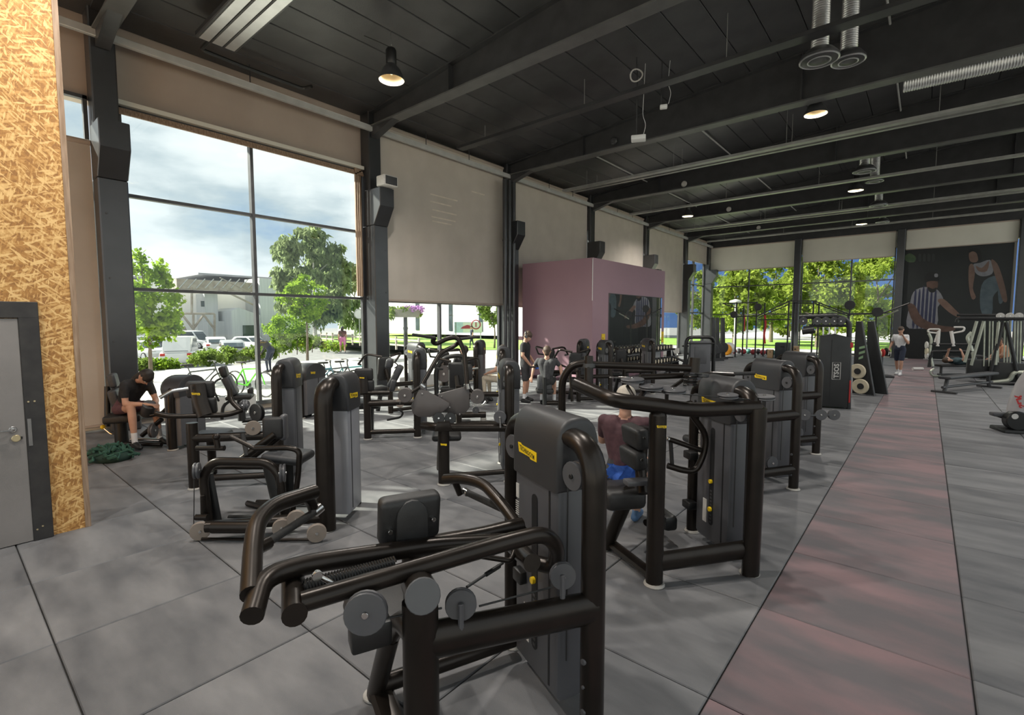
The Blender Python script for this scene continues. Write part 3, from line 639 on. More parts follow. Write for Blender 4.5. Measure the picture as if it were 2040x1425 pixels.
for (u0, v0, u1, v1) in ((320, 626, 402, 626), (320, 626, 320, 690), (402, 626, 402, 690), (361, 626, 361, 690), (322, 655, 340, 628), (340, 628, 361, 655), (361, 655, 381, 628), (381, 628, 402, 655), (330, 690, 344, 652), (344, 652, 358, 690), (358, 576, 358, 626)):
    (ya, za), (yb, zb) = fyz(u0, v0), fyz(u1, v1); gt.tube([(4, ya - 20, za + 0.9), (4, yb - 20, zb + 0.9)], .13, 5)
t.part('gantry', gt, 'steel_rust')
st = MB(); (ya, za), (yb, zb) = fyz(420, 578), fyz(492, 612); st.tube([(3, ya - 20, za + 0.9), (3, yb - 20, zb + 0.9)], .12, 5); st.tube([(3, ya - 20, za + 2.2), (3, yb - 20, zb + 2.2)], .06, 5); t.part('stair', st, 'steel_rust')
# ---- white hall to the right
HY = 52.0
def hx(u): return at(u, 640, y=HY).x
x0, x1 = hx(700), hx(1150)
t = Thing('white_hall', (x0, HY, ZP), 0, 'long plain white hall with slim dark windows behind the lawn', 'building')
t.part('wall', MB().box(0, x1 - x0, 0, 14, 0, 8.5), 'wall_white', smooth=False); t.part('roof_edge', MB().box(-.3, x1 - x0 + .3, -.25, 14, 8.5, 8.9), 'roof_grey', smooth=False)
for u in (832, 898, 958, 1010):
    a, b = hx(u - 3.5) - x0, hx(u + 3.5) - x0; w = t.part('window', MB().box(a, b, -.08, 0, .6, 6.2), 'far_glass', smooth=False)
    MB().box(a, b, -.12, -.08, 3.0, 3.15).build('bar', 'alu_dark', w, smooth=False)
t.part('side_wing', MB().box(hx(655) - x0, 0, 2.0, 12, 0, 6.0), 'panel_beige', smooth=False)

# ---- parked cars
M('car_white', (0.74, 0.74, 0.73), (0.8, 0.8, 0.79), 1, rough=0.25, coat=.6); M('car_dark', (0.03, 0.035, 0.05), None, 1, rough=0.25, coat=.6); M('car_silver', (0.42, 0.43, 0.44), None, 1, rough=.3, metal=.4, coat=.5)
M('tyre', (0.02, 0.02, 0.02), None, 9, rough=.8); M('tail_red', (0.5, 0.03, 0.02), None, 9, rough=.3)
def car(base, ang, paint, label, van=False):
    t = Thing('parked_car', base, ang, label, 'car', 'parked cars')
    hi = 1.9 if van else 1.46
    lower = [(-2.15, .28), (2.1, .28), (2.2, .55), (2.1, .78), (1.2, .93), (-1.9, .98), (-2.2, .85), (-2.25, .5)]
    t.part('body', MB().prism(lower, lambda a, b, q: (a, q, b), -.88, .88, bev=.08), paint)
    top = [(1.15, .9), (.45, hi - .05), (.1, hi), (-1.7, hi - .02), (-2.1, .92)] if van else [(1.15, .9), (.45, hi - .08), (.1, hi), (-1.3, hi - .06), (-2.0, .94)]
    cb = t.part('cabin', MB().prism(top, lambda a, b, q: (a, q, b), -.74, .74, bev=.06), paint)
    gl = [(1.02, .95), (.42, hi - .14), (-0.9, hi - .13), (-1.75, .98)]
    MB().prism(gl, lambda a, b, q: (a, q, b), -.752, .752).build('side_glass', 'far_glass', cb, smooth=False)
    MB().prism([(-1.42, hi - .15), (-1.36, hi - .13), (-2.03, 1.0), (-2.08, 1.0)], lambda a, b, q: (a, q, b), -.62, .62).build('rear_glass', 'far_glass', cb, smooth=False)
    MB().prism([(.48, hi - .13), (.53, hi - .13), (1.2, .97), (1.15, .95)], lambda a, b, q: (a, q, b), -.62, .62).build('windscreen', 'far_glass', cb, smooth=False)
    for sx in (-1.35, 1.38):
        for sy in (-1, 1):
            w = t.part('wheel', MB().disc((sx, sy * .8, .32), (0, 1, 0), .32, .2, 16), 'tyre'); MB().disc((sx, sy * .9, .32), (0, 1, 0), .2, .04, 12).build('rim', 'car_silver', w)
    for sy in (-1, 1): t.part('tail_light', MB().rbox((-2.17, sy * .7, .8), (.14, .26, .16), .03), 'tail_red'); t.part('headlight', MB().rbox((2.05, sy * .65, .72), (.2, .3, .12), .03), 'label_white')
    for k in (0, 1): pass
for (u, v, ang, paint, lb, van) in ((365, 727, 155, 'car_white', 'white estate car close behind the low shrubs, rear towards the window', True), (286, 717, 20, 'car_white', 'white hatchback at the left end of the front row', False), (462, 715, 165, 'car_silver', 'silver car half hidden behind the shrubs', False), (330, 704, 30, 'car_dark', 'dark car in the second row below the lime tree', False), (388, 694, 30, 'car_white', 'white van in the second row', True), (430, 703, 165, 'car_white', 'white car with a red tail light in the second row', False), (500, 700, 15, 'car_white', 'white car at the right end of the second row', False), (284, 699, 10, 'car_silver', 'silver car in the back row at far left', False)):
    car(at(u, v, z=-0.9), ang, paint, lb, van)
def bike(base, ang, paint, label):
    t = Thing('bicycle', base, ang, label, 'bicycle', 'bicycles outside the window')
    for wx in (-.52, .55):
        w = MB(); w.tube([(wx + .33 * math.cos(a * math.pi / 12), 0, .35 + .33 * math.sin(a * math.pi / 12)) for a in range(25)], .021, 6, caps=False, up=(0, 1, 0)); wo = t.part('wheel', w, 'tyre')
        sp = MB(); [sp.tube([(wx, 0, .35), (wx + .32 * math.cos(a * math.pi / 5), 0, .35 + .32 * math.sin(a * math.pi / 5))], .003, 3) for a in range(10)]; sp.build('spokes', 'chrome', wo)
    f = MB(); bb = (-.08, 0, .30); hd_ = (.38, 0, .78); st_ = (-.22, 0, .74)
    for a, b in ((bb, hd_), (bb, st_), (st_, hd_), ((-.52, 0, .35), bb), ((-.52, 0, .35), st_)): f.tube([a, b], .022, 7)
    t.part('frame', f, paint); t.part('fork', MB().tube([(.36, 0, .86), (.40, 0, .72), (.55, 0, .35)], .018, 7, .05), paint)
    h = MB().tube([(.30, -.34, .98), (.36, -.12, 1.0), (.36, .12, 1.0), (.30, .34, .98)], .013, 7, .06); h.tube([(.36, 0, .86), (.36, 0, 1.0)], .015, 7); t.part('handlebar', h, 'frame_dark')
    for s in (-1, 1): t.part('grip', MB().tube([(.30, s * .23, .985), (.29, s * .36, .98)], .018, 7), 'rubber_grip')
    t.part('saddle', MB().rbox((-.28, 0, .93), (.27, .13, .05), .024), 'rubber_grip'); t.part('seat_post', MB().tube([st_, (-.27, 0, .92)], .014, 6), 'alu_dark'); t.part('chainring', MB().disc((-.08, .04, .30), (0, 1, 0), .1, .01, 14), 'alu_dark')
M('bike_green', (0.12, 0.55, 0.03), None, 9, rough=.35); M('bike_blue', (0.06, 0.16, 0.22), None, 9, rough=.35); M('bike_grey', (0.08, 0.085, 0.09), None, 9, rough=.35); M('bike_teal', (.10, .30, .32), None, 9, rough=.35)
for (u, v, ang, pt, lb) in ((400, 796, 85, 'bike_grey', 'dark bicycle parked behind the leg press, handlebar towards the glass'), (498, 790, 20, 'bike_green', 'bright green bicycle parked outside the window mullion'), (632, 793, 70, 'bike_blue', 'dark blue bicycle left of the pair beside the column'), (672, 790, 72, 'bike_grey', 'dark grey bicycle in the row beside the second column'), (705, 786, 65, 'bike_teal', 'teal bicycle nearest the second column')):
    P = at(u, v, z=ZP); bike((min(P.x, -12.4), P.y, ZP), ang, pt, lb)
# planter lamp post
P = at(807, 752, z=ZP); P.x = max(P.x, -14.5)
t = Thing('planter_post', (P.x, P.y, ZP), 0, 'dark post carrying a box planter of purple flowers outside the low window', 'planter')
M('flower_purple', (0.35, 0.12, 0.42), (0.62, 0.38, 0.68), 30, rough=.8); M('planter_grey', (.18, .18, .15), None, 5, rough=.7)
t.part('post', MB().tube([(0, 0, 0), (0, 0, 2.30)], .075, 12), 'column_paint'); t.part('collar', MB().tube([(0, 0, 1.75), (0, 0, 1.85)], .09, 12), 'column_paint')
t.part('trough', MB().prism([(-.42, 2.2), (.42, 2.2), (.55, 2.48), (-.55, 2.48)], lambda a, b, q: (q, a, b), -.25, .25, bev=.02), 'planter_grey')
fo = t.part('flowers', foliage([(random.uniform(-.25, .25), random.uniform(-.1, .68), 2.52, .15) for _ in range(10)], 1300, .05), 'flower_purple', smooth=False); fo['kind'] = 'stuff'
fo = t.part('leaves', foliage([(random.uniform(-.25, .25), random.uniform(-.7, .2), 2.48, .17) for _ in range(9)] + [(0, .65, 2.35, .15), (0, -.65, 2.25, .15)], 900, .06, True), 'leaf_mid', smooth=False); fo['kind'] = 'stuff'
# wooden fence beside the lawn
P0, P1 = at(640, 676, x=-47), at(835, 700, x=-26)
t = Thing('rail_fence', (P0.x, P0.y, ZP), math.degrees(math.atan2(P1.y - P0.y, P1.x - P0.x)), 'low brown post and rail fence along the lawn', 'fence'); LF = (P1 - P0).length
for z in (.35, .75): t.part('rail', MB().box(0, LF, -.03, .03, z - .06, z + .06), 'steel_rust', smooth=False)
for k in range(13): t.part('post', MB().box(k * LF / 12 - .06, k * LF / 12 + .06, -.06, .06, 0, .95), 'steel_rust', smooth=False)
# sign board by the lawn, round road sign
P = at(933, 685, x=-34)
t = Thing('sign_board', (P.x, P.y, ZP), -44, 'pale blue and white board with a red crest by the lawn', 'sign'); M('sign_blue', (.45, .58, .68), None, 3, rough=.5); M('sign_red', (.35, .04, .07), None, 9, rough=.5)
t.part('board', MB().box(-.02, .02, -1.35, 1.35, .95, 2.0), 'sign_blue', smooth=False); t.part('white_field', MB().box(.02, .025, -.5, 1.35, 1.0, 1.95), 'white_paint', smooth=False)
for s in (-1.2, 1.2): t.part('post', MB().box(-.04, .02, s - .05, s + .05, 0, 2.0), 'rail_grey', smooth=False)
t.part('crest_ring', MB().tube([(.035, .75 + .42 * math.cos(a * math.pi / 10), 1.75 + .42 * math.sin(a * math.pi / 10)) for a in range(21)], .06, 5), 'sign_red'); t.part('crest_mark', MB().add(*(lambda m: (m.v, m.f))(text_mb('I', .45, lambda a, b: (.035, .75 + a, 1.75 + b), .05))), 'sign_red', smooth=False)
t.part('banner', MB().prism([(-.75, 1.35), (.4, 1.35), (.35, 1.62), (-.1, 1.72), (-.55, 1.55)], lambda a, b, q: (q, a, b), .026, .034), 'sign_red', smooth=False)
P = at(717, 690, x=-38)
t = Thing('road_sign', (P.x, P.y, ZP), -36, 'round white road sign with a grey rim left of the second column', 'sign'); t.part('pole', MB().tube([(0, 0, 0), (0, 0, 2.7)], .035, 8), 'rail_grey'); t.part('disc', MB().disc((.05, 0, 2.7), (1, 0, 0), .42, .03, 24), 'white_paint'); t.part('rim', MB().tube([(.06, .40 * math.cos(a * math.pi / 12), 2.7 + .40 * math.sin(a * math.pi / 12)) for a in range(25)], .04, 5), 'rail_grey')
# street lamp head seen through the far windows
P = at(1462, 700, y=41); t = Thing('street_lamp', (P.x, P.y, ZP), 0, 'grey street lamp outside the left far window', 'lamp'); t.part('pole', MB().tube([(0, 0, 0), (0, 0, 3.6)], .05, 8), 'rail_grey'); t.part('head', MB().lathe((0, 0, 3.5), (0, 0, 1), [(.06, 0), (.45, .05), (.42, .18), (.05, .3)], 16), 'rail_grey')
# ================================================================== CEILING FITTINGS
def high_bay(base, label, zr=6.55, light=True):
    x, y = base; zt = deckz(x) - .02
    t = Thing('high_bay_lamp', (x, y, zr), 0, label, 'lamp', 'high bay lamps')
    t.part('reflector', MB().lathe((0, 0, 0), (0, 0, 1), [(.235, -.0), (.245, .0), (.235, .05), (.17, .19), (.10, .27), (.09, .29)], 28, caps=False), 'steel_black')
    t.part('reflector_lining', MB().lathe((0, 0, 0), (0, 0, 1), [(.236, .002), (.222, .05), (.155, .185), (.085, .262), (.001, .265)], 28, caps=False), 'lamp_inside')
    t.part('ballast', MB().lathe((0, 0, .28), (0, 0, 1), [(.085, 0), (.1, .02), (.1, .26), (.08, .3), (.02, .31)], 20), 'frame_dark')
    bm_ = bpy.data.materials.get('bulb') or M('bulb', (.9, .85, .7), None, 3, rough=.4, emit=((1, .84, .58), 0.9))
    t.part('bulb', MB().ball((0, 0, .17), (.045, .045, .07)), bm_)
    t.part('hook', MB().tube([(0, 0, .58), (.02, 0, .66), (0, 0, zt - zr)], .008, 6, .03), 'chrome')
    t.part('flex', MB().tube([(.03, 0, .58), (-.25, -.1, .75), (-.5, -.25, zt - zr - .03)], .008, 5, .15), 'cable_black')
    if light:
        l = bpy.data.lights.new('lamp_glow', 'SPOT'); l.energy = LAMP_POWER; l.spot_size = R_(150); l.spot_blend = .6; l.shadow_soft_size = .12; l.color = (1.0, .95, .88)
        lo = bpy.data.objects.new('lamp_glow', l); COL.objects.link(lo); lo.parent = t.o; lo.location = (0, 0, .08)
    return t
for (u, v, zr, lb) in ((780, 160, 6.55, 'black high bay lamp with a warm lined reflector hanging near the first big beam'), (1625, 228, 6.75, 'high bay lamp with a rusty lined reflector left of the ribbed duct'), (1370, 431, 6.75, 'small distant high bay lamp near the far left of the ceiling'), (1705, 380, 6.75, 'distant high bay lamp below the round diffusers'), (1716, 447, 6.75, 'farthest high bay lamp above the far windows')):
    P = at(u, v, z=zr); high_bay((P.x, P.y), lb, zr)
for k, (x, y) in enumerate(((-2.3, 4.6), (3.2, 14), (3.2, 23), (-4.6, -.6), (-4.0, 1.6))):  # lamps out of view, added to brighten the near left and right side
    high_bay((x, y), 'unseen black high bay lamp added as fill light above the view, %s' % ['over the near machines', 'over the right hand stations', 'over the far right stations', 'over the door side', 'over the chipboard wall end'][k])

# ---- radiant heater panel by the first column
P = at(430, 88, z=6.95); t = Thing('radiant_heater', (P.x, P.y + .02, 6.95), 0, 'long silver radiant heater panel hanging at the upper left', 'heater')
t.part('casing', MB().rbox((1.9, 0, .06), (3.9, .68, .1), .015, seg=1), 'steel_black', angle=20)
for yy, w in ((-.21, .16), (0, .2), (.21, .16)): t.part('reflector_strip', MB().box(0, 3.8, yy - w / 2, yy + w / 2, -.004, .012), 'silver', smooth=False)
for yy in (-.105, .105): t.part('tube', MB().tube([(0, yy, -.0), (3.8, yy, -.0)], .022, 8), 'frame_dark')
for xx in (.4, 3.3): t.part('hanger', MB().tube([(xx, 0, .1), (xx, 0, deckz(P.x + xx) - 6.97)], .01, 5), 'steel_black')
t.part('gas_pipe', MB().tube([(-.06, -.1, .05), (-.5, -.1, .05), (-.55, .6, .05), (-.55, 1.9, .05), (-.3, 1.95, .05)], .035, 8, .1), 'frame_dark')
# ---- pale cable trays hung between the beams
for k, (yy, z, w) in enumerate(((10.25, 6.92, .26), (15.6, 6.78, .2), (16.3, 6.9, .12), (21.0, 6.8, .2), (26.4, 6.82, .2), (27.2, 6.86, .1), (31.4, 6.85, .2))):
    t = Thing('cable_tray', (-10.6, yy, z), 0, 'pale metal cable tray crossing the hall, %s from the front' % ORD[k], 'cable tray', 'cable trays'); L_ = RIGHTX + 10.4
    tm = 'steel_black' if k == 0 else 'tray_grey'; t.part('base', MB().box(0, L_, -w / 2, w / 2, 0, .012), tm, smooth=False)
    for s in (-1, 1): t.part('side', MB().box(0, L_, s * w / 2 - .006, s * w / 2 + .006, 0, .07), tm, smooth=False)
    if k in (0, 1, 3): t.part('pipe', MB().tube([(0, w / 2 + .1, .1), (L_, w / 2 + .1, .1)], .04, 8), 'steel_black')
    for q in range(6): t.part('hanger', MB().tube([(1 + q * 3.2, 0, .01), (1 + q * 3.2, 0, deckz(-9.6 + q * 3.2) - z)], .007, 5), 'tray_grey')
# ---- thin conduits running along the deck
for k, (x, y0, y1) in enumerate(((-.85, 8.0, 33), (-5.4, 14.0, 33), (-8.6, 14, 33))):
    o = MB().tube([(0, 0, 0), (0, y1 - y0, 0)], .022, 8).build('conduit', 'rail_grey', loc=(x, y0, deckz(x) - .05)); tag(o, 'thin pale conduit fixed along the roof deck, %s' % ['nearest the red aisle', 'above the plum room side', 'closest to the window wall'][k], 'conduit', 'roof conduits')
# ---- air diffusers on flexible ducts
for k, (u, v, z) in enumerate(((1632, 120, 6.7), (1690, 122, 6.85), (1722, 342, 6.75), (1742, 362, 6.95), (1750, 410, 6.75), (1758, 443, 6.75))):
    P = at(u, v, z=z); r = .30 if k % 2 == 0 else .26
    t = Thing('air_diffuser', (P.x, P.y, z), 0, 'round air diffuser on a flexible duct, ' + ['nearest, with two rings', 'nearest, plain dark one behind', 'middle, left of its pair', 'middle, right of its pair', 'second farthest', 'farthest, over the far windows'][k], 'air diffuser', 'air diffusers')
    t.part('outer_ring', MB().lathe((0, 0, 0), (0, 0, 1), [(r, 0), (r + .02, .01), (r + .02, .05), (r * .75, .16), (r * .5, .2)], 26), 'steel_black' if k % 2 else 'alu_dark')
    t.part('rim', MB().tube([((r + .01) * math.cos(a * math.pi / 14), (r + .01) * math.sin(a * math.pi / 14), .0) for a in range(29)], .016, 6, caps=False), 'silver')
    t.part('inner_ring', MB().tube([(r * .6 * math.cos(a * math.pi / 14), r * .6 * math.sin(a * math.pi / 14), -.02) for a in range(29)], .012, 6, caps=False), 'silver')
    hh = deckz(P.x) - z - .02; prof = []
    for q in range(int(hh / .04)): prof += [(.13, .18 + q * .04), (.145, .2 + q * .04)]
    t.part('flexible_duct', MB().lathe((0, 0, 0), (0, 0, 1), [p for p in prof if p[1] < hh], 18), 'duct_silver')
# ---- ribbed duct along the beam at the right
P = at(1800, 165, z=7.25); prof = []
for q in range(95): prof += [(.20, q * .045), (.215, q * .045 + .022)]
t = Thing('ribbed_duct', (P.x, P.y, 7.25), 0, 'long ribbed silver air duct high on the right', 'duct'); t.part('tube', MB().lathe((0, 0, 0), (1, .05, 0), prof, 16), 'duct_silver')
for q in (.8, 2.2, 3.6): t.part('strap', MB().tube([(q, .04 * q, .2), (q, .04 * q, deckz(P.x + q) - 7.27)], .01, 5), 'tray_grey')
# ---- hung white boxes, smoke detectors
for k, (u, v, yy, lb) in enumerate(((1272, 276, 10.6, 'white box hanging on a rod under the second tray'), (1322, 213, 10.9, 'small white box on a ceiling arm with loose wires'))):
    P = at(u, v, y=yy); t = Thing('ceiling_box', (P.x, P.y, P.z), 25, lb, 'fixture')
    t.part('case', MB().rbox((0, 0, 0), (.32, .24, .1) if k == 0 else (.16, .12, .08), .02), 'white_paint'); t.part('rod', MB().tube([(-.05, 0, .05), (-.05, 0, deckz(P.x) - P.z - .02)], .014, 6), 'alu_dark')
    t.part('wire', MB().tube([(.1, 0, .05), (.16, .02, .3), (.08, .03, .5), (.12, 0, deckz(P.x) - P.z - .02)], .006, 5, .1), 'white_paint')
P = at(1268, 150, y=10.3); t = Thing('ceiling_coil', (P.x, P.y, P.z), 25, 'coiled white cable on the ceiling near the hanging box', 'cable'); t.part('coil', MB().tube([(.13 * math.cos(a * .5), .03 * math.sin(a), .13 * math.sin(a * .5)) for a in range(40)], .015, 5), 'label_white'); t.part('stem', MB().tube([(0, 0, .1), (0, 0, deckz(P.x) - P.z - .02)], .01, 5), 'alu_dark')
for k, (u, v, yy) in enumerate(((1360, 365, 18.2), (1450, 416, 23.6), (1510, 453, 29.0), (1218, 278, 12.8))):
    P = at(u, v, y=yy); o = MB().lathe((0, 0, 0), (0, -1, 0), [(.10, 0), (.11, .03), (.08, .06), (.001, .065)], 18).build('alarm_sounder', 'label_white' if k < 3 else 'alu_dark', loc=(P.x, yy + .16, P.z)); tag(o, 'small round alarm sounder on a roof beam, ' + ['third beam', 'fourth beam', 'last beam', 'second beam, dark'][k], 'alarm', 'beam alarms')
# ---- floodlights on the brackets by the plum room, speaker on column
for k, (x, y, z, lb) in enumerate(((-10.4, 18.3, 4.2, 'above the plum room'), (-10.45, 23.7, 4.3, 'past the plum room'), (-10.5, 7.62, 5.32, 'above the second column bracket'))):
    t = Thing('wall_floodlight', (x, y, z), 0, 'small boxy floodlight on a column ' + lb, 'floodlight', 'column floodlights'); t.part('housing', MB().rbox((0, 0, .12), (.34, .42, .26), .03), 'frame_dark' if k < 2 else 'label_white'); t.part('bracket', MB().box(-.35, -.1, -.04, .04, .0, .16), 'column_paint', smooth=False); t.part('lens', MB().box(.165, .18, -.17, .17, .02, .22), 'alu_dark', smooth=False)
# vertical pipes beside the third column
for k in range(3):
    o = MB().tube([(0, 0, 0), (0, 0, 6.6)], .075, 10).build('wall_pipe', 'column_paint', loc=(-10.78 , 12.55 + k * .22 - .1, 0)); tag(o, 'dark vertical pipe beside the plum room corner, %s of three' % ['left', 'middle', 'right'][k], 'pipe', 'corner pipes')
    for zz in (2.3, 4.6): MB().tube([(0, 0, zz), (0, 0, zz + .06)], .085, 10).build('clamp', 'alu_dark', o)

# ================================================================== MURAL on the far wall (flat print)
M('print_dark', (0.0048, 0.0071, 0.0071), (0.0087, 0.0119, 0.0115), 1.2, rough=.4); M('print_skin', (0.0634, 0.0337, 0.0238), (0.1069, 0.0594, 0.0436), 2.5, rough=.5); M('print_skin_pale', (0.1346, 0.0792, 0.0594), (0.1663, 0.1030, 0.0792), 3, rough=.5); M('print_white', (0.1663, 0.1663, 0.1861), (0.2059, 0.2059, 0.2218), 4, rough=.5); M('print_blue', (0.0198, 0.0238, 0.0554), None, 3, rough=.5); M('print_jeans', (0.0554, 0.0792, 0.0950), (0.0871, 0.1148, 0.1307), 3, rough=.5); M('print_black', (0.0028, 0.0036, 0.0036), None, 3, rough=.5); M('print_green', (0.0396, 0.0792, 0.0356), (0.0792, 0.1188, 0.0554), 3, rough=.5); M('print_grey', (0.0198, 0.0218, 0.0218), (0.0317, 0.0337, 0.0337), 2, rough=.5)
t = Thing('wall_mural', (1.0, FARY - .0, 0), 0, 'large dark photo mural of two athletes on the far wall', 'mural')
t.part('sheet', MB().box(-2.05, 2.05, -.03, -.005, 0.0, 5.75), 'print_dark', smooth=False)
def muv(u, v): p = at(u, v, y=FARY); return (p.x - 1.0, p.z)
LAY = [0]
def pr_(name, mat, pts):
    LAY[0] += 1; q = [muv(*p) for p in pts]; d = -.032 - .0008 * LAY[0]
    # smooth closed outline (Catmull-Rom)
    n = len(q); out_ = []
    for i in range(n):
        p0, p1, p2, p3 = (Vector(q[(i + k - 1) % n]) for k in range(4))
        for s in (0, .33, .66):
            out_.append(.5 * ((2 * p1) + (p2 - p0) * s + (2 * p0 - 5 * p1 + 4 * p2 - p3) * s * s + (3 * p1 - p0 - 3 * p2 + p3) * s ** 3))
    t.part(name, MB().add([(a, d, b) for a, b in out_], [tuple(range(len(out_)))[::-1]]), mat, smooth=False)
pr_('emblem', 'print_green', [(1801, 513), (1812, 505), (1824, 512), (1822, 522), (1808, 522)])
for k in range(4): pr_('faint_letter', 'print_grey', [(1830 + k * 9, 507), (1835 + k * 9, 507), (1835 + k * 9, 520), (1830 + k * 9, 520)])
# kneeling athlete in striped shirt
pr_('trousers', 'print_black', [(1800, 650), (1850, 655), (1845, 712), (1805, 712)])
pr_('shirt', 'print_white', [(1820, 582), (1842, 572), (1868, 578), (1880, 600), (1868, 612), (1866, 650), (1830, 655), (1806, 650), (1812, 610)])
for k in range(6): pr_('shirt_stripe', 'print_blue', [(1822 + k * 8, 584 - (k in (2, 3)) * 6), (1826 + k * 8, 583 - (k in (2, 3)) * 6), (1822 + k * 8, 648), (1817 + k * 8, 648)])
pr_('far_arm', 'print_skin_pale', [(1868, 600), (1880, 596), (1902, 616), (1913, 628), (1908, 632), (1890, 622)])
pr_('near_arm', 'print_skin', [(1808, 608), (1822, 608), (1838, 634), (1870, 648), (1900, 652), (1898, 660), (1860, 660), (1822, 645)])
pr_('face', 'print_skin', [(1847, 560), (1866, 558), (1868, 572), (1858, 582), (1848, 576)])
pr_('cap', 'print_black', [(1842, 562), (1846, 546), (1862, 542), (1870, 552), (1870, 560), (1855, 560)]); pr_('cap_patch', 'print_white', [(1862, 546), (1868, 546), (1868, 552), (1862, 552)])
pr_('beard', 'print_black', [(1848, 572), (1858, 576), (1866, 573), (1862, 582), (1852, 582)])
# leaning athlete in white top
pr_('jeans', 'print_jeans', [(1960, 560), (1988, 550), (1990, 575), (1978, 592), (1976, 625), (1956, 625), (1952, 590)])
pr_('far_leg', 'print_jeans', [(1988, 575), (1996, 572), (1998, 600), (1990, 604)])
pr_('top', 'print_white', [(1938, 528), (1952, 524), (1972, 518), (1978, 532), (1976, 546), (1958, 551), (1944, 545)])
pr_('chest', 'print_skin_pale', [(1944, 530), (1956, 534), (1970, 520), (1966, 540), (1950, 541)])
pr_('arm', 'print_skin_pale', [(1930, 532), (1938, 527), (1942, 545), (1938, 575), (1944, 592), (1936, 596), (1930, 570)])
pr_('arm', 'print_skin_pale', [(1974, 520), (1986, 525), (1996, 550), (2004, 580), (2006, 600), (1998, 600), (1990, 575)])
pr_('face', 'print_skin_pale', [(1932, 502), (1944, 498), (1950, 510), (1946, 522), (1934, 522), (1930, 512)])
pr_('hair', 'print_black', [(1931, 504), (1936, 496), (1950, 496), (1956, 512), (1950, 522), (1946, 506), (1938, 501)])
# ================================================================== STRENGTH MACHINES
def badge(parent, c, n, up=(0, 0, 1), w=.19, h=.055, text=True):
    """yellow maker's plate with lettering; c centre, n outward normal (local)"""
    n = Vector(n).normalized(); up = Vector(up); up = (up - n * up.dot(n)).normalized(); rt = up.cross(n).normalized() * -1; rt = n.cross(up) * -1
    rt = up.cross(n); c = Vector(c)
    out_ = [(-.5, .5), (-.34, .5), (-.30, .38), (.5, .28), (.5, -.5), (.2, -.5), (.14, -.34), (-.44, -.30)]
    A = [c + rt * (a * w) + up * (b * h) + n * .0 for a, b in out_]; B = [q + n * .003 for q in A]; k = len(A)
    mb = MB().add(A + B, [tuple(range(k, 2 * k))] + [(i, (i + 1) % k, k + (i + 1) % k, k + i) for i in range(k)])
    o = mb.build('badge', 'badge_yellow', parent, smooth=False)
    if text:
        s = Vector(up) + rt * 0
        text_mb('TECHNOGYM', h * .42, lambda a, b: c + rt * (a * .74) + up * (b - .02 * h - a * .10) + n * .0038, .02).build('lettering', 'badge_ink', o, smooth=False)
    return o
def capsule_pts(w, h, n=6):
    r = w / 2; pts = []
    for k in range(n + 1): a = math.pi * k / n; pts.append((r * math.cos(a), h / 2 - r + r * math.sin(a)))
    for k in range(n + 1): a = math.pi + math.pi * k / n; pts.append((r * math.cos(a), -h / 2 + r + r * math.sin(a)))
    return pts
